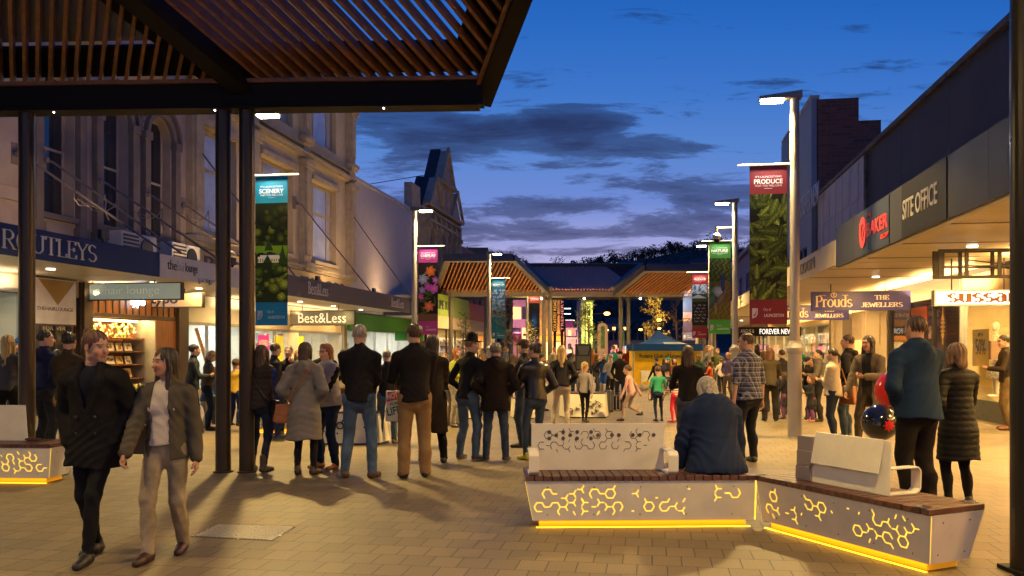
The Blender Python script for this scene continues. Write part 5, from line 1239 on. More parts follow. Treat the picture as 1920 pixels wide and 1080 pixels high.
# main bench, two modules meeting at an angle
P0 = Vector((-.0, 0, 0)); f0 = P(985, 652, 7.62); f1 = P(1414, 652, 7.70)
f0 = Vector((.12, 7.60, 0)); f1 = Vector((2.19, 7.66, 0)); f2 = Vector((2.955, 6.02, 0))
be = empty('lit_bench', f1, 'long angled cream bench with timber seat and glowing yellow cut outs, in the right foreground', 'bench')
a_ = math.atan2(f1.y-f0.y, f1.x-f0.x); M1 = Matrix.Translation(f0) @ Matrix.Rotation(a_, 4, 'Z')
bench_module(be, M1, (f1-f0).length, .56, 11, lambda t: .85 if t < .35 else (.6 if t < .65 else .3), True, False)
a2_ = math.atan2(f2.y-f1.y, f2.x-f1.x); M2 = Matrix.Translation(f1) @ Matrix.Rotation(a2_, 4, 'Z'); L2 = (f2-f1).length
bench_module(be, M2, L2, .56, 23, lambda t: .22 if t < .25 else (.5 if t < .6 else .85), False, True)
cm = MB(); A_ = M1 @ Vector(((f1-f0).length, .56, 0)); B_ = M2 @ Vector((0, .56, 0))
cm.xy([(f1.x, f1.y), (B_.x, B_.y), (A_.x, A_.y)], .434, .474); cm.build('corner_seat', deck, be)
MB().beam((f1.x+.0, f1.y-.002, .43), (f1.x+.012, f1.y+.075, .065), .012, .006).build('edge_light', ledy, be)
backrest(be, M1 @ Matrix.Translation((.07, .36, 0)), 1.24, seed=7)
def plateM(px0, px1, d0): pass
# second backrest: seat faces away to the right, blank panel with a folded lower skirt
pa_, pb_ = M2 @ Vector((.42, .2, 0)), None
M3 = M2 @ Matrix.Translation((.50, .17, 0)) 
mb = MB(M3); z0 = .477; wB = .80
mb.add([(0, 0, z0), (wB, 0, z0), (wB-.03, .06, z0+.42), (.0, .06, z0+.42), (0, .014, z0), (wB, .014, z0), (wB-.03, .074, z0+.42), (.0, .074, z0+.42)], [(0,1,2,3),(7,6,5,4),(0,4,5,1),(1,5,6,2),(2,6,7,3),(3,7,4,0)])
mb.add([(0, -.015, z0+.16), (wB-.09, -.015, z0+.16), (wB-.09, .045, z0+.425), (0, .045, z0+.425), (0, -.003, z0+.16), (wB-.09, -.003, z0+.16), (wB-.09, .057, z0+.425), (0, .057, z0+.425)], [(0,1,2,3),(7,6,5,4),(0,4,5,1),(1,5,6,2),(2,6,7,3),(3,7,4,0)])
mb.build('backrest', cream, be, bevel=.004)
mb = MB(M3); t = .012; pts = [(0, z0), (.3, z0), (.345, z0+.03), (.35, z0+.17), (.32, z0+.2), (.04, z0+.2)]
for (ya, za), (yb, zb_) in zip(pts[:-1], pts[1:]): mb.beam((wB-.04, ya, za+t/2), (wB-.04, yb, zb_+t/2), .09, t, (0, 0, 1) if abs(yb-ya) > abs(zb_-za) else (0, 1, 0))
mb.build('armrest', cream, be, bevel=.003)
mb = MB(M3)
for i, (w_, z_) in enumerate(((.2, 0), (.185, .13), (.16, .25))): mb.box(-.19, -.012, .0+.01*i, .0+w_, z0+z_+.002, z0+z_+(.125 if i < 2 else .13))
mb.build('stepped_side_block', mat('mauve_grey_metal', (.30, .25, .23), .45, var=.04), be, bevel=.004)
mb = MB(M2); mb.box(L2-.14, L2-.05, -.016, .09, .4785, .4815); mb.box(L2-.14, L2-.05, .47, .576, .4785, .4815); mb.box(.0, .05, -.016, .09, .4785, .4815); mb.build('clip', chrome, be)
# left bench
g0 = Vector((-8.0, 10.25, 0)); g1 = Vector((-5.46, 10.1, 0)); a_ = math.atan2(g1.y-g0.y, g1.x-g0.x); ML = Matrix.Translation(g0) @ Matrix.Rotation(a_, 4, 'Z')
lb = empty('lit_bench', g1, 'cream bench with glowing yellow cut outs at the left edge, only its end showing', 'bench'); bench_module(lb, ML, (g1-g0).length, .56, 5, lambda t: .8, True, True); backrest(lb, ML @ Matrix.Translation((.9, .36, 0)), 1.13, arms=False, pattern=False)
# distant lit bench between the standing people
c = G(470, 812); M = Matrix.Translation((c.x, c.y, 0)) @ Matrix.Rotation(R(3), 4, 'Z'); db = empty('lit_bench', c, 'distant low bench with yellow light seen between the standing people', 'bench'); bench_module(db, M, 1.15, .5, 8, lambda t: .8)
# tapered cream seats/planters with dark cut outs
def planter(pxa, pxb, py, h, lab, seed, skew=.06):
    a, b = G(pxa, py), G(pxb, py); L = (b-a).length; M = Matrix.Translation(a) @ Matrix.Rotation(math.atan2(b.y-a.y, b.x-a.x), 4, 'Z'); e = empty('tapered_planter', M, lab, 'planter', 'tapered cream planters')
    z = h; mb = MB(M)
    n = 3; pts = [(0, 0), (L*.5, -.06), (L, 0), (L+.1, .45), (L*.5, .7), (-.1, .45)]; c0 = (L/2, .33)
    top = [(c0[0]+(x-c0[0])*.92, c0[1]+(y-c0[1])*.92, z) for x, y in pts]; bot = [(x, y, .03) for x, y in pts]; k = len(pts)
    mb.add(bot+top, [tuple(reversed(range(k))), tuple(range(k, 2*k))]+[(i, (i+1) % k, (i+1) % k+k, i+k) for i in range(k)]); mb.build('body', cream, e)
    mb = MB(M); mb.xy([(x*.98+.01, y+.02) for x, y in pts], .002, .03); mb.build('plinth', dkf, e)
    mb = MB(M); mb.xy([(x, y) for x, y, _ in top], z+.002, z+.035); mb.build('seat', deck, e)
    return e, M, L
for pa, pb, py, h, lab, sd in ((592, 712, 834, .52, 'tapered cream planter with black honeycomb marks behind the couple in jeans', 3), (838, 888, 786, .4, 'cream planter panel behind the man in the hat', 4), (1058, 1137, 784, .55, 'cream planter with black line drawing beside the speaker', 5), (965, 1000, 786, .45, 'narrow cream planter between the parka and the leather jacket', 6)):
    e, M, L = planter(pa, pb, py, h, lab, sd)
    mb = MB(M); hexpattern(mb, L*.08, L*.9, .12, h-.12, -.075, -.03, sd, dens=lambda t: .35, side=.06, lw=.014); mb.build('cut_out', black, e)
# paving cover plate
c = [G(358, 1007), G(410, 985), G(555, 989), G(510, 1015)]
e = empty('access_cover', (c[0]+c[2])/2, 'textured metal access cover set in the paving', 'access cover')
mb = MB(); mb.extr(list(reversed([v+Vector((0, 0, .002)) for v in c])), (0, 0, .006)); mb.build('frame', chrome, e)
m_ = (c[0]+c[2])/2; mb = MB(); mb.extr([m_+(v-m_)*.94+Vector((0, 0, .009)) for v in reversed(c)], (0, 0, .003)); mb.build('plate', mat('checker_plate', (.46, .43, .38), .3, .6, bump=1.0, bscale=120, var=.25, vscale=60), e)

# tent
td = 34.0; M = Matrix.Translation((XL(1188, td), td, 0)) @ Matrix.Rotation(R(-3), 4, 'Z'); te = empty('market_tent', M, 'pop up tent with peaked blue and white roof and yellow wall lettered for a club', 'tent'); w = (1316-1188)/FPX*td
ze, zv, zp = zat(645, td), zat(657, td), zat(617, td)
cv = mat('tent_blue', (.015, .06, .20), .95, spec=.05); yw_ = mat('tent_yellow', (.78, .45, .02), .8, spec=.1, emis=.15)  # yellow cloth has a weak glow standing in for light from inside
pk = Vector((w*.42, 1.5, zp)); cs_ = [Vector((0, 0, ze)), Vector((w, 0, ze)), Vector((w, 3, ze)), Vector((0, 3, ze))]
mb = MB(M); mw = MB(M)
for i in range(4):
    a, b = cs_[i], cs_[(i+1) % 4]; N_ = 6
    for k in range(N_):
        s0, s1 = k/N_, (k+1)/N_; sag = lambda s: Vector((0, 0, -.22*math.sin(math.pi*s)))
        q = [a.lerp(pk, s0)+sag(s0), b.lerp(pk, s0)+sag(s0), b.lerp(pk, s1)+sag(s1), a.lerp(pk, s1)+sag(s1)]
        if i == 0 and k < 3: m1 = [q[0].lerp(q[1], .5), q[1], q[2], q[3].lerp(q[2], .5)]; mw.add(m1, [(0, 1, 2, 3)]); mb.add([q[0], m1[0], m1[3], q[3]], [(0, 1, 2, 3)])
        else: mb.add(q, [(0, 1, 2, 3)])
mb.build('roof', cv, te); mw.build('roof', mat('tent_pale', (.3, .34, .38), .95, spec=.05), te)
MB(M).box(0, w, -.02, 0, zv-.02, ze).box(-.02, 0, 0, 3, zv-.02, ze).box(w, w+.02, 0, 3, zv-.02, ze).build('valance', cv, te)
MB(M).box(.05, w-.05, .7, .72, .1, zv).box(.03, .05, .05, 2.9, .1, zv).box(w-.05, w-.03, .05, 2.9, .1, zv).build('wall', yw_, te)
mb = MB(M)
for v in cs_: mb.cyl((v.x, v.y+.03, 0), (v.x, v.y+.03, ze), .03, n=8)
mb.build('leg', alu, te)
textmesh('Rotary Club of Launceston', w*.78, .2, .006, M @ Matrix.Translation((w*.5, .69, zv-.25)), navy, te, bold=.02)
area(te, M @ Matrix.Translation((w/2, 1.6, ze-.1)), 1.2, .5, 60*K, (1, .8, .4), name='tent_light')
M = Matrix.Translation((XL(1203, 32), 32, 0)); e = empty('folding_table', M, 'folding table with a white printed cloth in front of the tent', 'table')
MB(M).box(0, 1.1, 0, .5, .72, .75).build('tabletop', whf, e); MB(M).box(-.01, 1.11, -.012, 0, .35, .74).build('tablecloth', mat('white_cloth', (.6, .55, .4), .8), e); 
for x in (.05, 1.05):
    for y in (.05, .45): MB(M).cyl((x, y, 0), (x, y, .72), .015, n=6).build('leg', alu, e)
# speaker on a stand, road cases
d = 22; M = Matrix.Translation((XL(1094, d), d, 0)); e = empty('loudspeaker', M @ Matrix.Translation((0, 0, 1.3)), 'black loudspeaker raised on a tripod stand near the centre', 'loudspeaker'); MS = wm(e)
w = .215; z0, z1 = zat(694, d)-1.3, zat(645, d)-1.3
mb = MB(MS); mb.xy([(-w, 0), (w, 0), (w*.75, .36), (-w*.75, .36)], z0, z1); mb.build('cabinet', black, e, bevel=.02)
mb = MB(MS); mb.xz([(-w*.75, z1-.04), (w*.75, z1-.04), (w*.5, z1-.28), (-w*.5, z1-.28)], -.006, .003); mb.build('horn', mat('horn_grey', (.05, .05, .05), .3), e); mb = MB(MS); mb.box(-w*.8, w*.8, -.006, .002, z0+.03, z1-.31); mb.build('grille', mat('speaker_grille', (.03, .03, .032), .5, bump=.8, bscale=200), e)
e = empty('speaker_stand', M, 'black tripod stand under the loudspeaker', 'stand'); MB(M).cyl((0, .15, .3), (0, .15, 1.05), .02, n=8).build('pole', black, e)
for a in (0, 120, 240): MB(M).cyl((0, .15, .5), (.4*math.cos(R(a+90)), .15+.4*math.sin(R(a+90)), .01), .014, n=6).build('leg', black, e)
def case(px0, px1, py, ztop, dp, lab, ribs=True):
    a, b = G(px0, py), G(px1, py); M = Matrix.Translation(a); w = b.x-a.x; h = (py-ztop)/FPX*a.y; e = empty('road_case', M, lab, 'case')
    MB(M).box(0, w, 0, dp, .04, h).build('body', mat('case_grey', (.10, .10, .1), .5) if ribs else black, e, bevel=.02); mb = MB(M)
    for t in ((.15, .5, .85) if ribs else (.3, .7)): mb.box(w*t-.015, w*t+.015, -.008, dp+.008, .03, h+.01)
    mb.build('ribs', chrome if not ribs else dkf, e); MB(M).tube([(w*.35, dp/2, h), (w*.35, dp/2, h+.08), (w*.65, dp/2, h+.08), (w*.65, dp/2, h)], .012, 6).build('handle', dkf, e)
    mb = MB(M)
    for x in (.03, w-.03): mb.ball((x, .04, .03), .028, 8); mb.ball((x, dp-.04, .03), .028, 8)
    mb.build('wheel', black, e)
case(1134, 1150, 773, 733, .4, 'grey lidded storage tub beside the black suitcase'); case(1151, 1167, 770, 742, .3, 'shiny black ribbed suitcase standing by the planter', False); case(893, 904, 782, 742, .3, 'black speaker case behind the man in the hat', False)
# wifi sign
d = 26; M = Matrix.Translation(P(970, 632, d)); e = empty('wifi_sign', M, 'small dark red wifi symbol sign on a slim post', 'sign')
MB(M).box(-.12, .12, 0, .03, -.12, .12).build('plate', mat('crimson_plate', (.30, .01, .04), .4, emis=.15), e, bevel=.005)
mb = MB(M)
for r in (.04, .07, .1):
    for k in range(8): a, b = R(50+80*k/8), R(50+80*(k+1)/8); mb.xz([((r-.009)*math.cos(a), -.06+(r-.009)*math.sin(a)*1.2), ((r-.009)*math.cos(b), -.06+(r-.009)*math.sin(b)*1.2), ((r+.009)*math.cos(b), -.06+(r+.009)*math.sin(b)*1.2), ((r+.009)*math.cos(a), -.06+(r+.009)*math.sin(a)*1.2)], -.006, -.0005)
mb.ball((0, -.004, -.06), (.015, .006, .015), 8); mb.build('wifi_symbol', whl, e); MB(M).cyl((0, .03, -.12), (0, .03, -M.translation.z), .025, n=8).build('post', pvs, e)

# street trees: slender stems with sparse leaves
def stree(px, d, ztop, spread, nl, leafm, lab, seed, conical=False, cz=.45, stem=True):
    rs = np.random.RandomState(seed); x = XL(px, d); M = Matrix.Translation((x, d, 0)); e = empty('street_tree', M, lab, 'tree', 'young street trees')
    mb = MB(M); mb.tube([(0, 0, 0), (.03, .02, ztop*.5), (-.02, 0, ztop*.98)], [.05, .035, .012], 7)
    tips = []
    for k in range(22):
        z = ztop*(cz-.1+.6*k/22); a = rs.uniform(0, 6.28); r = spread*(1-.6*max(0, (z/ztop-cz)/(1-cz)))*rs.uniform(.5, 1); p = Vector((r*math.cos(a), r*math.sin(a), z+r*rs.uniform(.5, 1.0)))
        mb.tube([(0, 0, z), tuple(p*.5+Vector((0, 0, z*.5+.02))), tuple(p)], [.018, .011, .005], 5); tips.append((Vector((0, 0, z)), p))
    mb.build('trunk', mat('tree_bark', (.10, .07, .045), .8), e)
    mb = MB(M)
    for k in range(nl):
        a, b = tips[rs.randint(len(tips))]; p = a.lerp(b, rs.uniform(.35, 1.1))+Vector(rs.normal(size=3))*.09; s = rs.uniform(.03, .06); u_ = Vector(rs.normal(size=3)).normalized(); w_ = u_.orthogonal().normalized(); mb.quad(p-u_*s, p+w_*s*.5, p+u_*s, p-w_*s*.5)
    mb.build('crown', leafm, e); return e
def leafmat(n, c):
    m = mat(n, c, .6, var=.4, vscale=9); m.node_tree.nodes['Principled BSDF'].inputs['Subsurface Weight'].default_value = 0; return m
lg = leafmat('yellow_green_leaf', (.20, .22, .04)); ly = leafmat('yellow_leaf', (.42, .32, .05)); lb_ = leafmat('brown_leaf', (.16, .1, .04))
stree(873, 34, 3.1, .5, 420, lg, 'slim young tree with yellow green leaves by the green awning', 1)
stree(948, 36, 3.9, .7, 260, lb_, 'nearly bare young tree left of the wifi sign', 2); stree(996, 40, 3.0, .6, 300, ly, 'small yellowing tree right of the wifi sign', 3)
stree(1102, 33, 3.3, .6, 900, lg, 'leafy young tree lit yellow in front of the green lit tower', 4, cz=.5); stree(1225, 40, 3.6, .9, 800, ly, 'pale golden tree rising behind the blue tent', 5, cz=.55); stree(1268, 44, 4.2, 1.0, 220, lb_, 'bare twiggy tree behind the right of the tent', 6)
for (px, d, sd) in ((1100, 32, 0),): area(None, Matrix.Translation((XL(px, d)-.3, d-1.0, .25)) @ Matrix.Rotation(R(165), 4, 'X'), .3, .3, 60*K, (1, .85, .4), 120, 'tree_uplight')

# far left shops and the lit signs beyond
v0 = -14.5
def farblock(name, lab, pa, pb, h, m, depth=8, zb=0, F=FL, v=-14.5, win=0, wm_=None):
    a, b = uat(pa, v), uat(pb, v)
    if F is FR: a, b = -b, -a
    e = empty(name, F @ Matrix.Translation(((a+b)/2, 0, 0)), lab, 'building'); ops = []
    if win:
        n = win; W_ = (b-a)/n
        for r in range(2): ops += [(a+W_*(i+.25), a+W_*(i+.75), 4.2+r*3.2, 6.4+r*3.2) for i in range(n) if 6.4+r*3.2 < h-.3]
    mb = MB(F); openwall(mb, a, b, 3.4 if F is FL else 0, h, ops, 0, .3); mb.box(a, b, .31, depth, 3.4, h-.1); mb.build('wall', m, e)
    for o in ops: window(e, F, *o, dkf, wm_ or glass, 2, 2, y=.15, fw_=.09)
    return e, a, b
litw = mat('lit_window', (1, .6, .2), emis=1.6, var=.3)
e, a, b = farblock('brick_shop_terrace', 'far brick terrace with lamps glowing above its green and red shop awnings', 861, 932, 9.5, mat('purple_brick', (.22, .12, .11), .8, bump=.4, var=.3), win=7)
downlights(e, FL, a, b, -1.2, 3.6, 3, 240*K, (1, .6, .22), 'downlight_glow')
for i in range(6): MB(FL).ball((a+(b-a)*(i+.5)/6, -.35, 7.4), .18, 8).build('wall_lamp', mat('amber_glow', (1, .5, .1), emis=6, var=0), e)
ga = uat(820, -11.5); gb = uat(880, -11.5); gc = uat(925, -11.5)
A4 = awning('shop_awning', 'far lime green awning left of the pavilion posts', FL, ga, gb, -3, 3.4, 4.6, mat('lime_fascia', (.26, .38, .05), .5), whs)
textmesh('LIME BUY', 3, .5, .02, FL @ Matrix.Translation((uat(833, -11.5), -3.0, 4.0)), dkf, A4)
A5 = awning('shop_awning', 'far red awning beyond the lime green one', FL, gb+.1, gc, -3, 3.4, 4.5, mat('red_fascia', (.42, .06, .05), .5), whs)
for q in range(2):
    aa, bb = (ga, gb) if q == 0 else (gb+.1, gc)
    mb = MB(FL); n = 40
    for i in range(n): x = aa+(bb-aa)*(i+.5)/n; mb.box(x-.09, x+.09, -3.02, -2.99, 2.7, 3.38)
    mb.build('valance', mat('cream_valance', (.6, .45, .25), .6), (A4, A5)[q])
fs1 = shop('bottle_shop', 'far shop full of bottles under the lime green awning', FL, uat(800, -14.5), uat(930, -14.5), 2.9, 3, yw, 700*K, (1, .72, .35), dkf, 9, z0=.2)
for i in range(4): goods_shelf(FL, uat(820, -14.5)+i*5.5, 1.2, 4, 0, 9, 90+i, f"shelf of bottles in the far bottle shop, {['nearest', 'second', 'third', 'farthest'][i]} one")
# buildings closing the street
def slab(name, lab, pa, pb, pt, d, m, dp=8, pbm=None, cat='building', face=True):
    x0, x1, z1 = XL(pa, d), XL(pb, d), zat(pt, d); M = Matrix.Translation((x0, d, 0)); e = empty(name, M, lab, cat); z0 = 0 if pbm is None else zat(pbm, d)
    MB(M).box(0, x1-x0, 0, dp, z0, z1).build('wall', m, e); return e, M, x1-x0, z1
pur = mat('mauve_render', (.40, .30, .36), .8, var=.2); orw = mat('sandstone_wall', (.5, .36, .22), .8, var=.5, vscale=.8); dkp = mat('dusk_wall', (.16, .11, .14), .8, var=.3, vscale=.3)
def flood(e, M, w, pw_, col, z=1.0, up=62, y=-5):  # added lamp and housing, put in front of a far wall to colour it
    MB(M).box(w/2-.25, w/2+.25, y-.1, y+.1, z-.3, z-.05).build('flood_lamp', dkf, e); area(e, M @ Matrix.Translation((w/2, y, z)) @ Matrix.Rotation(R(90+up*.35), 4, 'X'), max(w*.7, .5), .4, pw_*K, col, 150, 'flood_light')
e, M, w, h = slab('purple_building', 'flat purple lit building behind the pavilion posts', 955, 1012, 540, 98, pur)
for k in range(3):
    for j in range(2): MB(M).box(w*(.12+.3*k), w*(.12+.3*k)+.9, -.05, 0, 2.5+j*2.4, 3.9+j*2.4).build('window', litw if (k+j) % 2 else glass, e)
MB(M).box(0, w, -1.5, 0, 2.2, 2.6).build('awning', dkf, e); flood(e, M, w, 200, (1, .36, .6), 3.2)
e, M, w, h = slab('orange_shop_building', 'orange lit shop building with vertical name signs', 1012, 1058, 530, 92, orw)
for k in range(2): MB(M).box(w*(.1+.5*k), w*(.1+.5*k)+.9, -.05, 0, .3, 2.2).build('window', mat('yellow_lit_window', (1, .72, .25), emis=2.2, var=.3), e)
MB(M).box(0, w, -.4, 0, 2.4, 2.9).build('fascia', mat('orange_fascia', (.7, .3, .05), emis=.6), e); flood(e, M, w, 750, (1, .42, .08))
for pa, pb, t, c, lab in ((1036, 1045, 'COUNTRY ROAD', (1, .45, .05), 'vertical black sign with orange capital lettering'), (1050, 1058, 'TRENERY', (.8, .25, .15), 'vertical dark sign with spaced red lettering')):
    d = 70; x0, x1 = XL(pa, d), XL(pb, d); z0, z1 = zat(622, d), zat(560, d); M = Matrix.Translation(((x0+x1)/2, d, (z0+z1)/2)); e = empty('vertical_sign', M, lab, 'sign')
    MB(M).box(-(x1-x0)/2, (x1-x0)/2, 0, .3, -(z1-z0)/2, (z1-z0)/2).build('panel', mat('sign_black', (.03, .01, .015), .5), e)
    textmesh(t, (z1-z0)*.94, (x1-x0)*.62, .02, M @ Matrix.Rotation(R(-90), 4, 'Y'), mat('lit_'+t[:3].lower(), c, emis=1.2, var=0), e)
    MB(M).box((x1-x0)/2, (x1-x0)/2+.5, .1, .2, 0, .1).cyl((0, .15, -(z1-z0)/2), (0, .15, -M.translation.z), .12, n=8).build('bracket', dkf, e)
# small clock-tower like bank at the end, green lit tower, red arch sign
d = 130; e, M, w, h = slab('corner_bank', 'small ornate stone building with a lit arched window at the end of the street', 1056, 1080, 617, d, mat('mauve_stone', (.4, .3, .27), .8, var=.2)); flood(e, M, w, 600, (1, .5, .4))
MB(M).box(-.3, w+.3, -.4, .1, 2.9, 3.2).box(-.3, w+.3, -.4, .1, h-.1, h+.2).xz([(.3, h+.2), (w-.3, h+.2), (w/2, h+1.1)], -.2, .2).build('cornice', mat('mauve_trim', (.45, .35, .3)), e)
mb = MB(M); mb.box(w*.35, w*.65, -.08, 0, .5, 2.0); archband(mb, w*.5, 2.0, 0, w*.15, -.08, 0, 8); mb.build('window', glass, e); MB(M).box(w*.38, w*.62, -.06, .0, 3.5, 4.3).build('window', litw, e)
e, M, w, h = slab('green_lit_tower', 'tall narrow tower floodlit green and yellow', 1099, 1111, 566, 118, mat('pale_tower_render', (.6, .6, .5), .7, var=.2)); flood(e, M, w, 900, (.62, 1, .12), 1.0); flood(e, M, w, 450, (1, .8, .1), 4.0, y=-4); MB(M).box(-.2, w+.2, -.2, 8.1, h, h+.4).build('cap', pvs, e)
for k in range(4): MB(M).box(w*.3, w*.7, -.05, 0, 1.5+k*1.5, 2.3+k*1.5).build('window', glass, e)
e, M, w, h = slab('violet_block', 'dim violet block beside the green tower', 1090, 1098, 560, 119, pur)
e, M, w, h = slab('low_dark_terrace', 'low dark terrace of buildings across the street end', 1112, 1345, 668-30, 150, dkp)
rs = np.random.RandomState(12)
for k in range(26): x = rs.uniform(.5, w-1.2); z = rs.uniform(.6, h-1.2); MB(M).box(x, x+rs.uniform(.4, 1.2), -.06, 0, z, z+rs.uniform(.4, .9)).build('window', [litw, mat('cool_lit_window', (.5, .7, 1), emis=1.2, var=0), mat('pink_lit_window', (1, .2, .35), emis=1.4, var=0)][rs.randint(3)], e)
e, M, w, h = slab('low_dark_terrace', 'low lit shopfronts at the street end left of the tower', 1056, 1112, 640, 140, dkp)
for k in range(12): x = rs.uniform(.2, w-1); z = rs.uniform(.3, h-1); MB(M).box(x, x+.8, -.06, 0, z, z+.7).build('window', [litw, mat('pink_lit_window', (1, .2, .35), emis=1.4, var=0)][rs.randint(2)], e)
d = 125; M = Matrix.Translation((XL(1130, d), d, 0)); e = empty('arched_sign', M, 'tall narrow rose lit arched sign tower', 'sign'); mb = MB(M); w = .75; z1 = zat(615, d); mb.box(-w, w, 0, .5, 0, z1); archband(mb, 0, z1, .0, w, 0.001, .499, 10); mb.build('panel', mat('rose_panel', (.45, .16, .2), emis=.12), e)
mb = MB(M); mb.box(-w*.4, w*.4, -.05, -.001, 1.5, z1); archband(mb, 0, z1, .0, w*.4, -.05, -.001, 8); mb.build('inner_panel', dkf, e)
d = 60; M = Matrix.Translation((XL(1067, d), d, zat(607, d))); e = empty('hanging_sign', M, 'small magenta sign on a bracket near the end of the street', 'sign'); MB(M).box(-.25, .3, 0, .1, -.25, .25).build('panel', mat('magenta_panel', (.30, .04, .2), emis=.4), e); MB(M).cyl((-.3, .05, .3), (.4, .05, .3), .02, n=6).cyl((-.3, .05, .3), (-.3, .05, -M.translation.z), .05, n=6).build('bracket', dkf, e)
for px, z_, w_ in ((1063, 578, .35), (1063, 588, .35), (1067, 600, .5)): d = 80; MB().box(XL(px, d)-w_, XL(px, d)+w_, d, d+.08, zat(z_+1, d), zat(z_, d)).build('strip_light', mat('cool_strip', (1, .95, .85), emis=6, var=0), label={578: 'topmost of the short white light bars on the far signs', 588: 'middle one of the short white light bars on the far signs', 600: 'lowest and widest short white light bar on the far signs'}[z_], cat='light bar')
# sodium street lights
for i, (px, py, d) in enumerate(((1138, 588, 105), (1138, 619, 190), (1201, 618, 175), (1236, 600, 130), (1236, 616, 200))):
    x, z = XL(px, d), zat(py, d); s = -1 if i in (0,) else (1 if i == 2 else -1); M = Matrix.Translation((x+s*2.2, d, 0)); e = empty('sodium_street_lamp', M, ['largest orange street light, under the pavilion beam', 'lower orange street light left of the paired posts', 'orange street light on a slanting arm left of the tent', 'orange street light above the tent peak', 'small orange light just over the tent peak'][i], 'street lamp', 'orange lights in the far street')
    MB(M).tube([(0, 0, 0), (0, 0, z-.8), (-s*.4, 0, z-.1), (-s*1.9, 0, z+.1)], [.1, .08, .06, .05], 8).build('pole', pvs, e)
    MB(M).ball((-s*2.2, 0, z), (.38, .3, .2), 10).build('lantern', mat('sodium_glow', (1, .33, .04), emis=22, var=0), e)
    area(e, M @ Matrix.Translation((-s*2.2, -.3, z-.3)), .5, .5, 1500*K, (1, .42, .08), 180)
for i, (px, d) in enumerate(((1060, 100), (1150, 140), (1195, 150), (1215, 135), (1170, 120), (1280, 110))):
    M = Matrix.Translation((XL(px, d), d, 0)); MB(M).tube([(0, 0, 0), (0, 0, zat(600+i*4, d))], [.1, .06], 6).build('sign_pole', pvs, label=f"thin dark pole at the street end, {['behind the blonde woman', 'right of the arched sign', 'left of the tent', 'just left of the tent roof', 'between the paired pavilion posts', 'behind the tent roof'][i]}", cat='pole')
# rooftop left of the pavilion
e, M, w, h = slab('dark_rooftop_building', 'dark flat roofed block above the left end of the pavilion', 856, 915, 464, 160, mat('rooftop_dark', (.05, .045, .06), .8), 12)
# ================================================= PEOPLE: smooth blended surfaces meshed on a grid
def snet(D, org, h):
    s = D < 0; c = s.astype(np.int8)
    def sl(a, i, j, k): return a[i:a.shape[0]-1+i, j:a.shape[1]-1+j, k:a.shape[2]-1+k]
    tot = sum(sl(c, i, j, k) for i in (0, 1) for j in (0, 1) for k in (0, 1))
    act = (tot > 0)&(tot < 8); I = np.argwhere(act)
    if len(I) == 0: return np.zeros((0, 3)), np.zeros((0, 4), int)
    idx = -np.ones(act.shape, np.int64); idx[act] = np.arange(len(I))
    acc = np.zeros((len(I), 3)); cnt = np.zeros(len(I))
    for ax in range(3):
        for o in ((0, 0), (0, 1), (1, 0), (1, 1)):
            a = np.insert(np.array(o), ax, 0); b = a.copy(); b[ax] = 1
            d0 = D[tuple((I+a).T)]; d1 = D[tuple((I+b).T)]; m = (d0 < 0) != (d1 < 0)
            t = np.where(m, d0/np.where(m, d0-d1, 1), 0); p = np.tile(a.astype(float), (len(I), 1)); p[:, ax] = t
            acc[m] += p[m]; cnt[m] += 1
    V = (I+acc/cnt[:, None])*h+org; F = []
    for ax in range(3):
        u, v = [(1, 2), (2, 0), (0, 1)][ax]; sh = list(D.shape); s0 = [slice(0, None)]*3; s1 = [slice(0, None)]*3
        s0[ax] = slice(0, -1); s1[ax] = slice(1, None); df = s[tuple(s0)] != s[tuple(s1)]; E = np.argwhere(df)
        E = E[(E[:, u] > 0)&(E[:, v] > 0)&(E[:, u] < sh[u]-1)&(E[:, v] < sh[v]-1)]
        q = []
        for du, dv in ((1, 1), (0, 1), (0, 0), (1, 0)): e = E.copy(); e[:, u] -= du; e[:, v] -= dv; q.append(idx[tuple(e.T)])
        q = np.stack(q, 1); ins = s[tuple(E.T)]; q[~ins] = q[~ins][:, ::-1]; F.append(q)
    return V, np.concatenate(F)
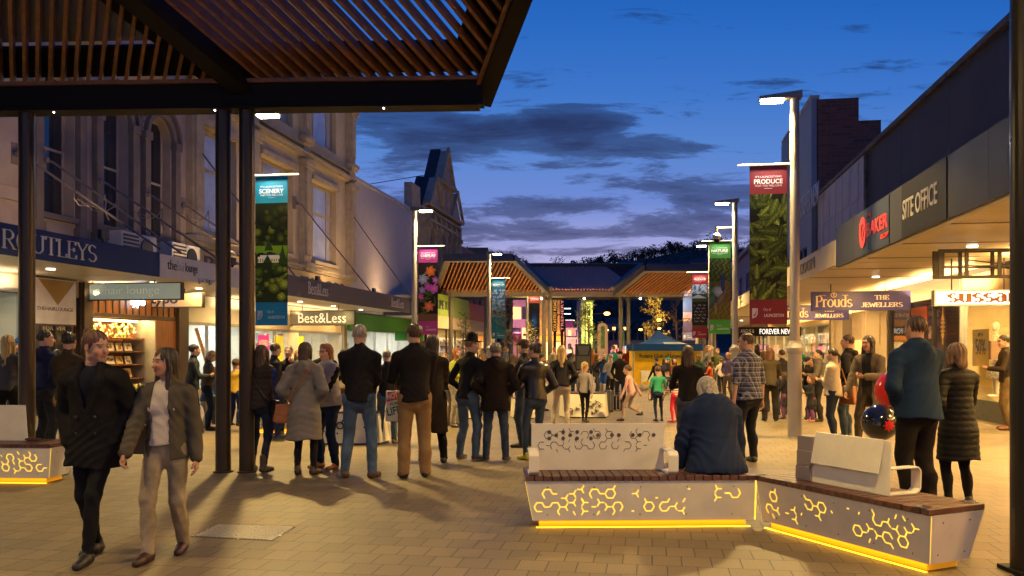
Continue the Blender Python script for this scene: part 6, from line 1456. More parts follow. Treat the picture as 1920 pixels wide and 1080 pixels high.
class Fld:
    def __init__(s): s.p = []
    def cap(s, a, b, r0, r1=None, k=.02, sc=(1, 1, 1)): s.p.append(('c', np.array(a, float), np.array(b, float), r0, r0 if r1 is None else r1, k, np.array(sc, float))); return s
    def ell(s, c, r, k=.02): s.p.append(('e', np.array(c, float), np.array(r, float), k)); return s
    def sub(s, c, r, k=.01): s.p.append(('s', np.array(c, float), np.array(r, float), k)); return s
    def cut(s, fn): s.p.append(('f', fn)); return s          # arbitrary clipping: keeps where fn(x,y,z) < 0
    def mesh(s, h, disp=None, pad=.03):
        lo = np.full(3, 9.); hi = -lo
        for p in s.p:
            if p[0] == 'c':
                r = max(p[3], p[4])/p[6]; 
                for q in (p[1], p[2]): lo = np.minimum(lo, q-r); hi = np.maximum(hi, q+r)
            elif p[0] == 'e': lo = np.minimum(lo, p[1]-p[2]); hi = np.maximum(hi, p[1]+p[2])
        lo -= pad+2*h; hi += pad+2*h; n = np.ceil((hi-lo)/h).astype(int)+1
        ax = [lo[i]+h*np.arange(n[i]) for i in range(3)]; D = np.full(n, .3, np.float32)
        def box(a, b, m):
            i0 = np.clip(((a-m-lo)/h).astype(int), 0, n-1); i1 = np.clip(((b+m-lo)/h).astype(int)+2, 1, n); return tuple(slice(x, y) for x, y in zip(i0, i1))
        def grd(sl): return [ax[i][sl[i]].astype(np.float32).reshape([-1 if j == i else 1 for j in range(3)]) for i in range(3)]
        for p in s.p:
            if p[0] == 'c':
                _, a, b, r0, r1, k, sc_ = p; rm = max(r0, r1)/sc_; sl = box(np.minimum(a, b)-rm, np.maximum(a, b)+rm, .05+k); X, Y, Z = grd(sl)
                A = a*sc_; B = b*sc_; ba = B-A; L2 = float(ba@ba)+1e-9; x, y, z = X*sc_[0]-A[0], Y*sc_[1]-A[1], Z*sc_[2]-A[2]
                t = np.clip((x*ba[0]+y*ba[1]+z*ba[2])/L2, 0, 1); d = np.sqrt((x-t*ba[0])**2+(y-t*ba[1])**2+(z-t*ba[2])**2)-(r0+(r1-r0)*t)
            elif p[0] in 'es':
                _, c, r, k = p; sl = box(c-r, c+r, .05+k); X, Y, Z = grd(sl); q = np.sqrt(((X-c[0])/r[0])**2+((Y-c[1])/r[1])**2+((Z-c[2])/r[2])**2); d = (q-1)*float(r.min())*np.clip(q, .6, 1)
            else:
                X, Y, Z = grd((slice(None),)*3); D = np.maximum(D, p[1](X, Y, Z)); continue
            S0 = D[sl]
            if p[0] == 's':
                g = -d; hh = np.clip(.5-.5*(g-S0)/k, 0, 1); D[sl] = g+(S0-g)*hh+k*hh*(1-hh)
            else:
                hh = np.clip(.5+.5*(S0-d)/k, 0, 1); D[sl] = S0+(d-S0)*hh-k*hh*(1-hh)
        if disp is not None:
            X, Y, Z = grd((slice(None),)*3); D = D+disp(X, Y, Z).astype(np.float32)
        return snet(D, lo, h)
def rotm(ax, deg):
    c, s = math.cos(R(deg)), math.sin(R(deg))
    return np.array({'x': [[1, 0, 0], [0, c, -s], [0, s, c]], 'y': [[c, 0, s], [0, 1, 0], [-s, 0, c]], 'z': [[c, -s, 0], [s, c, 0], [0, 0, 1]]}[ax])
def ik(a, c, l1, l2, pole):
    a, c = np.array(a, float), np.array(c, float); v = c-a; d = np.linalg.norm(v); dm = (l1+l2)*.995
    if d > dm: c = a+v/d*dm; v = c-a; d = dm
    d = max(d, abs(l1-l2)+.02); u = v/np.linalg.norm(v); x = (l1*l1-l2*l2+d*d)/(2*d); hgt = math.sqrt(max(l1*l1-x*x, 0)); p = np.array(pole, float); p = p-u*(p@u); p /= np.linalg.norm(p)+1e-9
    return a+u*x+p*hgt, c
def cloth(name, c, kind='cloth'):
    key = kind+'_'+name
    if key in MATS: return MATS[key]
    kw = dict(cloth=dict(rough=.85, bump=.25, bscale=220, var=.14, vscale=5, spec=.1), denim=dict(rough=.85, bump=.3, bscale=300, var=.35, vscale=4.5, spec=.1), leather=dict(rough=.32, bump=.35, bscale=26, var=.2, spec=.4), puffer=dict(rough=.6, bump=.3, bscale=30, var=.12, vscale=6, spec=.15), knit=dict(rough=.95, bump=.6, bscale=160, var=.1, spec=.08), shoe=dict(rough=.5, bump=.2, bscale=60, var=.15))[kind]
    return mat(key, c, **kw)
def plaidm():
    if 'plaid' in MATS: return MATS['plaid']
    m = mat('plaid', (.02, .025, .05), .85, bump=.2, bscale=200, var=0); t = m.node_tree; b = t.nodes['Principled BSDF']; tcn = N(t, 'ShaderNodeTexCoord'); sp_ = N(t, 'ShaderNodeSeparateXYZ'); t.links.new(tcn.outputs['Object'], sp_.inputs[0])
    def band(o, f, ph, th): return math_(t, 'GREATER_THAN', math_(t, 'SINE', math_(t, 'ADD', math_(t, 'MULTIPLY', o, f), ph)), th)
    xo = math_(t, 'ADD', sp_.outputs[0], sp_.outputs[1]); a = math_(t, 'ADD', band(xo, 90, 0, .72), band(sp_.outputs[2], 90, 0, .72)); a2 = math_(t, 'ADD', band(xo, 90, 2.2, .93), band(sp_.outputs[2], 90, 2.2, .93))
    c = mixc(t, math_(t, 'MULTIPLY', a, .42, True), (.018, .025, .055), (.42, .42, .42)); c = mixc(t, math_(t, 'MULTIPLY', a2, .3, True), c, (.3, .34, .42)); t.links.new(c, b.inputs['Base Color']); return m
def stripem(name, c1, c2, f=110):
    m = mat(name, c1, .85, bump=.2, bscale=200, var=0); t = m.node_tree; b = t.nodes['Principled BSDF']; tcn = N(t, 'ShaderNodeTexCoord'); sp_ = N(t, 'ShaderNodeSeparateXYZ'); t.links.new(tcn.outputs['Object'], sp_.inputs[0])
    t.links.new(mixc(t, math_(t, 'GREATER_THAN', math_(t, 'SINE', math_(t, 'MULTIPLY', sp_.outputs[2], f)), .1), c1, c2), b.inputs['Base Color']); return m
SKIN = mat('skin', 'ffffff', .5, attr=True, var=.06, vscale=9, bump=.1, bscale=90); MATS['skin'].node_tree.nodes['Principled BSDF'].inputs['Subsurface Weight'].default_value = .06
MATS['skin'].node_tree.nodes['Principled BSDF'].inputs['Subsurface Radius'].default_value = (.02, .008, .004)
SHOE = mat('shoe_finish', 'ffffff', .45, attr=True, var=.1, vscale=8)
def hairm(name, c):
    return mat('hair_'+name, c, .45, bump=.9, bscale=14, stretch=(9, 9, 1.1), var=.45, vscale=7)
HAIRC = dict(black=(.012, .009, .008), dark=(.03, .017, .01), brown=(.07, .035, .016), chestnut=(.12, .045, .018), red=(.26, .08, .02), blond=(.42, .27, .10), sand=(.24, .14, .06), grey=(.20, .17, .14), lgrey=(.38, .33, .26), silver=(.5, .46, .38))
def emit(name, V, F, m, parent, cols=None, M3=None, off=None, **t):
    V = np.asarray(V, float)
    if M3 is not None: V = V @ np.asarray(M3).T+off
    me = bpy.data.meshes.new(name); me.vertices.add(len(V)); me.vertices.foreach_set('co', V.astype(np.float32).ravel())
    F = np.asarray(F, np.int32); me.loops.add(F.size); me.loops.foreach_set('vertex_index', F.ravel()); me.polygons.add(len(F)); me.polygons.foreach_set('loop_start', np.arange(0, F.size, 4, dtype=np.int32)); me.polygons.foreach_set('loop_total', np.full(len(F), 4, np.int32))
    me.polygons.foreach_set('use_smooth', np.ones(len(F), bool)); me.update(calc_edges=True)
    if cols is not None:
        a = me.color_attributes.new('Col', 'FLOAT_COLOR', 'POINT'); arr = np.ones((len(V), 4), np.float32); arr[:, :3] = cols; a.data.foreach_set('color', arr.ravel())
    me.materials.append(m); o = bpy.data.objects.new(name, me); COL.objects.link(o); o.parent = parent; WM[o.name] = wm(parent).copy(); return tag(o, **t)
def join(parts):
    V, F, C, k = [], [], [], 0
    for v, f, c in parts: V.append(v); F.append(f+k); C.append(np.tile(c, (len(v), 1)) if np.ndim(c) == 1 else c); k += len(v)
    return np.concatenate(V), np.concatenate(F), np.concatenate(C)
def wrinkle(amp, ph, f=34):
    def d(X, Y, Z):
        a = np.sin(Z*f+5*np.sin(X*8+ph)+3.5*np.sin(Y*10+ph*2)+1.5*np.sin(Z*7)); b = np.sin(Z*f*.5-X*26+4*np.sin(Y*7+ph)+ph); m = .55+.45*np.sin(Z*9+ph+X*5)
        return -amp*(.6*(1-np.abs(a))*m+.55*(1-np.abs(b))*(1-m)-.3)
    return d
def quilt(amp, pitch, chev=0., ph=0):
    def d(X, Y, Z): return -amp*(np.sqrt(np.abs(np.sin(math.pi*(Z+chev*np.abs(X))/pitch)))-.4)+.12*amp*np.sin(X*60+ph)*np.sin(Z*80)
    return d
POS = {'down': ((.255, .02, .80), (.5, -1, 0)), 'loose': ((.30, .05, .84), (.6, -1, 0)), 'pocket': ((.155, .05, .93), (.8, -1, 0)), 'jpocket': ((.15, .08, .99), (.9, -.9, 0)), 'cross': ((-.10, .21, 1.16), (.6, -.3, -1)), 'front': ((.07, .30, 1.15), (.8, -.2, -1)), 'clasp': ((.02, .21, .97), (.9, -.3, -.3)),
       'hip': ((.19, .02, 1.04), (1, -.6, 0)), 'swf': ((.24, .26, .90), (.3, -1, -.3)), 'swb': ((.27, -.20, .86), (.4, -1, .2)), 'up': ((.10, .24, 1.42), (.8, .2, -1)), 'reach': ((.16, .45, 1.25), (.5, 0, -1)), 'lap': ((.12, .33, .62), (.9, -.5, -.3)), 'out': ((.42, .12, .98), (.5, -1, 0)), 'phone': ((.02, .27, 1.28), (.8, 0, -1))}
def person(px, fy, ty, face, label, top='jacket', tc=(.02, .02, .022), tk='cloth', bc=(.03, .045, .08), bk='denim', hem=.86, hair='short', hc='dark', skin=(.50, .29, .19), arms=('down', 'down'), feet=None, hy=0, hp=0, lean=0, fat=1., sh=1., shoe=(.02, .018, .016), sole=None, boot=False, leg=1., th=.0, hood=False, collar=True, sleeve=1., flare=0., child=1., Hh=None, d=None, seat=None, vest=None, hat=None, hatc=(.01, .01, .012), glasses=False, skirt=None, openf=None, chest=0., group=None, quiltp=None, wr=.015, bun=None, pre='woman', legw=1., turn=0, bare=False, toe=14, apron=None, vneck=False, band=None, stripes=None, hairband=None, uplift=(0, 0)):
    g = G(px, fy) if d is None else Vector((XL(px, d), d, 0)); d = g.y
    if Hh is None: Hh = (fy-ty)/FPX*d
    s = Hh/1.75; near = max(.0072, min(.034, d*.00125)); h = near/s
    M = Matrix.Translation(g) @ Matrix.Rotation(R(face), 4, 'Z') @ Matrix.Diagonal((s, s, s, 1))
    e = bpy.data.objects.new('person', None); COL.objects.link(e); e.matrix_world = Matrix.Translation(g) @ Matrix.Rotation(R(face), 4, 'Z'); WM[e.name] = e.matrix_world.copy(); tag(e, label, 'person', group)
    rs = np.random.RandomState(int(abs(px*7+fy)) % 9999); ph = rs.uniform(0, 6); lowres = d > 26
    def put(name, VF, m, cols=None, **t): return emit(name, VF[0]*s, VF[1], m, e, cols, **t) if len(VF[0]) else None
    # ---- skeleton
    rf = rs.uniform(-1, 1, 8); feet = feet or ((-.115-.03*rf[0], .05*rf[1]), (.115+.03*rf[2], .05*rf[3]))
    if seat is None: turn = turn+7*rf[4]; lean = lean+1.5+2*rf[5]
    if hy == 0: hy = 14*rf[6]; hp = hp+6*rf[7]
    L1, L2, AN = .43*leg, .415*leg, .085
    if seat is None: pz = min(math.sqrt(max((L1+L2-.012)**2-((f[0]-sx*.09)**2+(f[1])**2), .2))+AN for f, sx in zip(feet, (-1, 1)))
    else: pz = seat/s+.10
    pel = np.array([.022*rs.uniform(-1, 1) if seat is None else 0, 0, pz]); Rt = rotm('x', -lean) @ rotm('z', turn)
    TP = lambda p: pel+Rt @ (np.array(p, float)-np.array([0, 0, .93]))
    hips = [pel+np.array([sx*.09, 0, 0]) for sx in (-1, 1)]; knees, ankles = [], []
    for i in (0, 1):
        an = np.array([feet[i][0], feet[i][1], AN+uplift[i]]); kn, an = ik(hips[i], an, L1, L2, (0.06*(-1, 1)[i], 1, .3 if seat is None else 1.2)); knees.append(kn); ankles.append(an)
    shw = .178*sh; shd = [TP((sx*shw, 0, 1.385)) for sx in (-1, 1)]; elb, wri = [], []
    for i, sx in ((0, -1), (1, 1)):
        t, pole = POS[arms[i]] if isinstance(arms[i], str) else arms[i]; t = np.array(t, float); t = TP((t[0]*sx*(1+.25*(fat-1)), t[1]*(1+.5*(fat-1)), t[2])); el, w_ = ik(shd[i], t, .285, .25, Rt @ np.array([pole[0]*sx, pole[1], pole[2]])); elb.append(el); wri.append(w_)
    # ---- body: head, neck, trunk, limbs, hands in one mesh
    parts = []; sk = np.array(skin)
    b = Fld().cap(TP((0, 0, 1.32)), TP((0, 0, 1.1)), .115, .10, .04, (1, 1.35, 1)).cap(TP((0, 0, 1.1)), pel, .10, .12, .04, (1, 1.3, 1)).cap(shd[0], shd[1], .042, .042, .04).cap(TP((0, -.005, 1.40)), TP((0, .012, 1.53)), .05, .048, .04)
    for i in (0, 1):
        b.cap(hips[i], knees[i], .07*legw, .048*legw, .03).cap(knees[i], ankles[i], .047*legw, .033, .02); b.cap(shd[i], elb[i], .043, .034, .02).cap(elb[i], wri[i], .034, .024, .02)
    V, F = b.mesh(max(.02, h*1.6) if not (bare or sleeve < 1) else max(.011, h)); parts.append((V, F, sk))
    hb = TP((0, .0, 1.50)); Rh = Rt @ rotm('z', hy) @ rotm('x', -hp); hc0 = hb+Rh @ np.array([0, .02, .135*child**.5]); Rh3 = Rh*child
    f = Fld().ell((0, -.012, .03), (.074, .094, .088), .02).ell((0, .022, -.035), (.057, .068, .075), .03).ell((0, .058, -.088), (.027, .024, .02), .02).cap((-.04, .0, -.065), (.04, .0, -.065), .026, .026, .03)
    f.cap((0, .084, .008), (0, .106, -.028), .008, .0125, .012).ell((0, .078, .032), (.046, .014, .010), .012).ell((.034, .066, -.028), (.02, .02, .02), .02).ell((-.034, .066, -.028), (.02, .02, .02), .02)
    f.sub((.03, .096, .010), (.018, .014, .012), .012).sub((-.03, .096, .010), (.018, .014, .012), .012).ell((.03, .077, .009), (.0125, .0125, .0115), .003).ell((-.03, .077, .009), (.0125, .0125, .0115), .003)
    f.ell((0, .0865, -.0565), (.021, .009, .0055), .004).ell((0, .0845, -.067), (.018, .009, .0065), .004)
    for sx in (-1, 1): f.ell((sx*.078, -.008, -.002), (.009, .019, .03), .006).sub((sx*.086, -.002, .002), (.006, .009, .014), .004)
    f.cap((0, -.022, -.05), (0, -.028, -.15), .050, .054, .03)
    V, F = f.mesh(min(.016, max(.0048, h*.55)))
    C = np.tile(sk, (len(V), 1)); x, y, z = V.T
    eye = (np.abs(np.abs(x)-.03) < .011)&(np.abs(z-.009) < .005)&(y > .07); C[eye] = (.30, .26, .22); C[(np.hypot(np.abs(x)-.03, z-.009) < .0062)&(y > .07)] = (.02, .014, .01); C[(np.abs(np.abs(x)-.03) < .0145)&(np.abs(z-.0165) < .0025)&(y > .07)] = sk*.25
    C[(np.abs(np.abs(x)-.032) < .019)&(np.abs(z-.031+.06*(np.abs(x)-.032)) < .0045)&(y > .06)] = np.array(HAIRC[hc])*1.3+sk*.12
    C[(np.abs(x) < .022)&(np.abs(z+.061) < .012)&(y > .08)] = sk*np.array((.95, .55, .55)); C[(np.abs(x) < .019)&(np.abs(z+.0615) < .0018)&(y > .08)] = sk*.3; ck = (np.abs(np.abs(x)-.04) < .016)&(np.abs(z+.028) < .018)&(y > .04); C[ck] = C[ck]*np.array((1.08, .86, .84))
    parts.append((V @ Rh3.T+hc0, F, C))
    hv = .0046 if d < 12 else (.0062 if d < 20 else .0095)
    for i, sx in ((0, -1), (1, 1)):
        fd = wri[i]-elb[i]; fd /= np.linalg.norm(fd); an_ = arms[i] if isinstance(arms[i], str) else 'x'
        curl = {'down': 22, 'loose': 25, 'swf': 30, 'swb': 24, 'front': 52, 'phone': 55, 'reach': 25, 'up': 35}.get(an_, 38)
        outv = Rt @ np.array([sx*1., 0, 0]) if an_ in ('down', 'loose', 'swf', 'swb', 'pocket', 'x', 'out') else Rt @ np.array([0, .6, -.5 if an_ != 'lap' else .8])
        yv = fd; zv = outv-yv*(outv@yv); zv /= np.linalg.norm(zv)+1e-9; xv = np.cross(yv, zv); Rm = np.stack([xv, yv, zv], 1)
        tx = 1 if (xv @ (Rt @ np.array([0, 1., 0]))) >= 0 else -1
        q = Fld().cap((0, -.03, 0), (0, .02, 0), .024, .022, .01).cap((-.02, .025, 0), (-.028, .075, -.002), .014, .012, .012).cap((.02, .025, 0), (.028, .075, -.002), .014, .012, .012).cap((0, .03, 0), (0, .078, 0), .015, .012, .012)
        for j, (fx, L) in enumerate(((.030, .068), (.010, .077), (-.010, .072), (-.029, .056))):
            p = np.array([fx*tx, .080-.004*abs(j-1), 0]); ang = 8+3*j; r = max(.0082, hv*.95)
            for k2, seg in enumerate((.42, .32, .26)): ang += curl*(.55, 1., .7)[k2]+2*j; dv = np.array([fx*.15*tx, math.cos(R(ang)), -math.sin(R(ang))]); p2 = p+dv*L*seg; q.cap(p, p2, r*(1-.08*k2), r*(.94-.08*k2), .0025); p = p2
        q.cap((.022*tx, .015, -.004), (.046*tx, .045, -.014), .013, .0105, .008).cap((.046*tx, .045, -.014), (.050*tx, .075, -.026), .0105, .0085, .003)
        V, F = q.mesh(hv); parts.append((V*(.98*child**.5) @ Rm.T+wri[i]+yv*.018, F, sk))
    V, F, C = join(parts); put('body', (V, F), SKIN, C)
    # ---- hair, hats
    hn = lambda a: (lambda X, Y, Z: -a*(np.sin(np.arctan2(X, Y+.03)*13+2.2*np.sin(Z*17+ph)+ph)*.8+.45*np.sin(np.arctan2(X, Y+.02)*29+2.5*np.sin(Z*12+ph*2)))+0*Z)
    hh = min(.018, max(.006, h*.62)); hm_ = hairm(hc, HAIRC[hc]); q = None
    if hair != 'none':
        q = Fld().ell((0, -.020, .038), (.083, .100, .092), .01)
        if hair in ('bald',): q = Fld().ell((0, -.026, -.002), (.082, .093, .06), .01); q.cut(lambda X, Y, Z: .0*X+Z-.035)
        if hair == 'crop': q = Fld().ell((0, -.017, .034), (.079, .096, .089), .01)
        if hair in ('short', 'crop', 'bald'): q.cut(lambda X, Y, Z: np.maximum(-.072-Z+.0*X, (Y-.012+.0*Z)*1-.9*(Z-.0)) if True else 0); q.sub((0, .10, -.03), (.066, .075, .075), .008)
        elif hair in ('bun', 'pony', 'topknot'):
            q.cut(lambda X, Y, Z: np.maximum(-.07-Z+0*X, (Y-.02)-.85*Z)); q.sub((0, .10, -.03), (.068, .075, .078), .008)
        else:
            zl = {'long': -.30, 'mid': -.17, 'bob': -.10, 'wavy': -.34}[hair]; wv = .012 if hair == 'wavy' else 0
            q.cap((0, -.055, .0), (0, -.075, zl), .074, .062 if hair != 'bob' else .066, .03, (1, 1.25, 1))
            for sx in (-1, 1): q.cap((sx*.068, -.004, .02), (sx*(.084 if zl < -.12 else .076), (.028 if zl < -.12 else -.01)+wv, zl*.85), .027, .022, .03)
            q.sub((0, .105, -.045), (.064, .085, .098), .012)
        if hair == 'bun': q.ell((0, -.105, .06), (.038, .034, .036), .012)
        if hair == 'topknot': q.ell((-.0, -.098, .098), (.034, .034, .034), .012)
        if hair == 'pony': q.cap((0, -.10, .03), (0, -.135, -.02), .024, .026, .012).cap((0, -.135, -.02), (0, -.125, -.16), .026, .012, .01)
        V, F = q.mesh(hh, hn((.0042 if hc != 'lgrey' else .0018) if hair not in ('wavy',) else .007)); put('hair', (V @ Rh3.T+hc0, F), hm_)
    if hat:
        q = Fld()
        if hat == 'fedora': q.cap((0, -.012, .07), (0, -.012, .13), .085, .07, .01, (1, .88, 1)).cut(lambda X, Y, Z: .058-Z+0*X); q.ell((0, -.005, .062+.0), (.135, .15, .009), .012).sub((0, -.01, .165), (.018, .07, .02), .02)
        elif hat == 'beanie': q.ell((0, -.014, .052), (.09, .108, .098), .01).cut(lambda X, Y, Z: .022+.25*(Y)-Z+0*X); q.cap((0, 0, .1), (0, 0, .155), .02, .015, .02)
        else: q.ell((0, -.012, .052), (.086, .103, .085), .01).cut(lambda X, Y, Z: .04-Z+0*X); q.ell((0, .10, .048), (.06, .06, .007), .01)
        V, F = q.mesh(hh*.9); put('hat', (V @ Rh3.T+hc0, F), cloth('hat%.2f%.2f' % (hatc[0], hatc[2]), hatc, 'knit' if hat == 'beanie' else 'cloth'))
    if glasses:
        mb = MB()
        for sx in (-1, 1):
            mb.tube([(sx*.032+.021*math.cos(R(a)), .098, .008+.016*math.sin(R(a))) for a in range(0, 361, 40)], .0022, 5); mb.tube([(sx*.053, .096, .012), (sx*.076, .01, .008)], .002, 4)
        mb.tube([(-.011, .099, .012), (.011, .099, .012)], .002, 4); A4_ = Matrix([list(r)+[0] for r in (Rh3*s)]+[[0, 0, 0, 1]]); A4_.translation = Vector(hc0*s); mb.v = [tuple(wm(e) @ (A4_ @ Vector(v))) for v in mb.v]; mb.build('glasses', dkf, e)
    # ---- trousers / skirt
    ft = fat; q = Fld()
    if seat is None: q.cap(TP((0, 0, 1.04)), pel+np.array([0, 0, -.02]), .122*ft, .138*ft, .03, (1, 1.3, 1))
    else: q.cap(hips[0], hips[1], .12, .12, .03)
    q.cap(hips[0]+np.array([0, -.03, -.03]), hips[1]+np.array([0, -.03, -.03]), .088*ft**.5, .088*ft**.5, .04)
    lw = {'denim': (.092, .066, .053), 'slim': (.086, .057, .040), 'wide': (.098, .076, .068)}[bk if bk in ('slim', 'wide') else 'denim']
    for i in (0, 1):
        bot = ankles[i]+np.array([0, 0, -.01]); q.cap(hips[i], knees[i], lw[0]*ft**.7*legw, lw[1]*legw, .035).cap(knees[i], bot, lw[1]*legw, lw[2]*legw, .025)
        q.ell(knees[i]*.35+ankles[i]*.65+np.array([0, -.022, .06]), (lw[2]*1.0, lw[2]*1.1, .11), .03)
    q.cut(lambda X, Y, Z: Z-(pz+.13)+0*X+0*Y)
    wf = wrinkle(wr*.9, ph+1, 30); bm = cloth('b%.3f%.3f%.3f' % tuple(bc), bc, 'denim' if bk == 'denim' else 'cloth')
    if skirt: q2 = Fld().cap(TP((0, 0, 1.0)), pel+np.array([0, 0, -.1]), .14*ft, .17*ft, .03, (1, 1.2, 1)).cap(pel+np.array([0, 0, -.1]), np.array([0, 0, skirt]), .17*ft, .2*ft, .03, (1, 1.15, 1)).cut(lambda X, Y, Z: skirt-Z+0*X); V, F = q2.mesh(h*1.2, wrinkle(.006, ph)); put('skirt', (V, F), bm)
    if not bare: V, F = q.mesh(h*1.15, wf); put('trousers', (V, F), bm if not (skirt and not bare) else cloth('legs%.2f%.2f' % (bc[0], shoe[0]), (.15, .06, .16), 'knit'))
    # ---- top
    def torso(th, hem, flare, sleeves, sl=1., k=.03, opening=None):
        q = Fld(); y_ = 1.38-.06*(ft-1)
        q.cap(TP((0, .012, 1.34)), TP((0, .006, 1.12)), (.158*sh+th)*ft**.5, (.140+th)*ft, k, (1, y_, 1)); q.cap(TP((-.10*sh, -.005, 1.385)), TP((.10*sh, -.005, 1.385)), .068+th, .068+th, .04)
        if chest: q.ell(TP((-.07, .075, 1.27)), (.07, .055, .07), .04).ell(TP((.07, .075, 1.27)), (.07, .055, .07), .04)
        if ft > 1.12: q.ell(TP((0, .06, 1.1)), (.14*ft, .12*ft, .16), .06)
        hz = hem; c0 = TP((0, .004, 1.12)); lowz = max(hz, pz-.12); q.cap(c0, np.array([pel[0], pel[1]-.005, lowz]) if lean < 25 else pel+np.array([0, -.01, -.04]), (.140+th)*ft, (.170+th+flare*.5)*ft, k, (1, y_-.2, 1))
        if hz < pz-.12: q.cap(np.array([pel[0], pel[1], lowz]), np.array([pel[0], pel[1], hz-.02]), (.170+th+flare*.5)*ft, (.176+th+flare)*ft, k, (1, 1.15, 1))
        q.cut(lambda X, Y, Z: np.maximum(hz+.012*np.sin(X*14+ph)-Z+0*Y, -1))
        q.cap(TP((-.135*sh, 0, 1.385)), TP((.135*sh, 0, 1.385)), .054+th, .054+th, .035).cap(TP((-.03, -.005, 1.45)), TP((-.14*sh, 0, 1.40)), .05+th*.6, .045+th*.6, .03).cap(TP((.03, -.005, 1.45)), TP((.14*sh, 0, 1.40)), .05+th*.6, .045+th*.6, .03)
        if sleeves:
            for i in (0, 1):
                q.cap(shd[i], elb[i], .058+th, .052+th, .032)
                if sl > .55: q.cap(elb[i], elb[i]+(wri[i]-elb[i])*(1 if sl == 1 else (sl-.5)*2), .051+th, .041+th, .02)
        return q
    def neck(q, th, zt=1.50):
        q.cap(TP((0, -.006, 1.43)), TP((0, .0, zt)), .072+th, .064+th, .02)
    disp = wrinkle(wr, ph) if tk != 'puffer' else quilt(.008, quiltp or .062, .35 if quiltp else 0, ph)
    if tk == 'leather': disp = wrinkle(.008, ph, 48)
    tm = tc if not isinstance(tc, tuple) else cloth('t%.3f%.3f%.3f' % tuple(tc), tc, tk)
    if vest:
        q = torso(.0, .9, 0, True); neck(q, 0); V, F = q.mesh(h, wrinkle(wr, ph)); put('sweater', (V, F), tm)
        q = torso(.022, .88, .0, False); neck(q, .006, 1.53); V, F = q.mesh(h, quilt(.011, .075)); put('vest', (V, F), cloth('v%.3f%.3f' % (vest[0], vest[1]), vest, 'puffer'))
    elif openf:
        q = torso(.0, .93, .0, False); q.cap(TP((0, 0, 1.4)), TP((0, .01, 1.45)), .06, .058, .02); V, F = q.mesh(h, wrinkle(.007, ph)); put('shirt', (V, F), cloth('o%.2f%.2f%.2f' % tuple(openf), openf, 'knit'))
        q = torso(.014+th, hem, flare, True, sleeve); neck(q, .012); q.cut(lambda X, Y, Z: np.minimum((Z-1.14)*.30-np.abs(X), Y-.0+0*Z) if vneck else np.minimum(.066+.05*np.clip(1.2-Z, 0, .5)-np.abs(X), Y+0*Z)); V, F = q.mesh(h, disp); put('jacket', (V, F), tm)
        if vneck:
            q = Fld()
            for sx in (-1, 1): q.cap(TP((sx*.075, .045, 1.50)), TP((sx*.105, .115, 1.38)), .030, .034, .01, (1, 1.6, 1)).cap(TP((sx*.105, .115, 1.38)), TP((sx*.02, .142, 1.15)), .034, .012, .01, (1, 1.6, 1))
            V, F = q.mesh(h*.8); put('lapel', (V, F), tm)
            for bz in (1.12, 1.0, .88):
                for sx in (-1, 1): q = Fld().ell(TP((sx*.07, .142, bz)), (.013, .009, .013), .004); V, F = q.mesh(.005); put('button', (V, F), dkf)
    else:
        q = torso(th, hem, flare, True, sleeve)
        if collar: neck(q, th*.4, 1.515)
        if hood: q.cap(TP((-.085, -.02, 1.475)), TP((0, -.105, 1.455)), .036+th*.5, .046+th*.5, .03).cap(TP((.085, -.02, 1.475)), TP((0, -.105, 1.455)), .036+th*.5, .046+th*.5, .03).ell(TP((0, -.11, 1.40)), (.085, .045, .07), .03)
        V, F = q.mesh(h, disp); put(top, (V, F), tm)
    if band: q = torso(th+.004, band[0]-.1, flare, False); q.cut(lambda X, Y, Z: np.maximum(np.maximum(band[0]-Z, Z-band[1])+0*Y, np.abs(X)-.21)); V, F = q.mesh(h, disp); put('back_band', (V, F), cloth('band', band[2]))
    if apron: q = torso(.02, .62, .0, False); q.cut(lambda X, Y, Z: np.maximum(-Y+.02+0*Z, Z-1.34+0*X)); V, F = q.mesh(h); put('apron', (V, F), cloth('apron', apron))
    # ---- shoes
    for i in (0, 1):
        a = ankles[i]; yaw = -toe*(-1, 1)[i]*-1; Rz = rotm('z', -yaw if i else -yaw); q = Fld().cap((0, -.045, .040), (0, .03, .042), .043, .044, .02).cap((0, .03, .038), (0, .145, .026), .042, .034, .02).cap((0, -.03, .05), (0, -.03, .21 if boot else .10), .045, .046 if boot else .038, .02).cut(lambda X, Y, Z: .0-Z+0*X)
        V, F = q.mesh(max(.009, h)); C = np.tile(np.array(shoe, float), (len(V), 1)); 
        if sole: C[V[:, 2] < .022] = sole
        put('shoe', (V @ Rz.T+np.array([a[0], a[1]+.025, max(0, a[2]-AN)]), F), SHOE, C)
    return e, dict(s=s, M=wm(e), shd=[Vector(p*s) for p in shd], elb=[Vector(p*s) for p in elb], wri=[Vector(p*s) for p in wri], TP=lambda p: Vector(TP(p)*s), d=d)
BLK = (.012, .011, .011); JEAN = (.045, .075, .13); DJ = (.018, .025, .045); TAN_ = (.26, .16, .07)
WALK = ((-.07, .26), (.08, -.22)); WALK2 = ((-.08, -.20), (.07, .24))
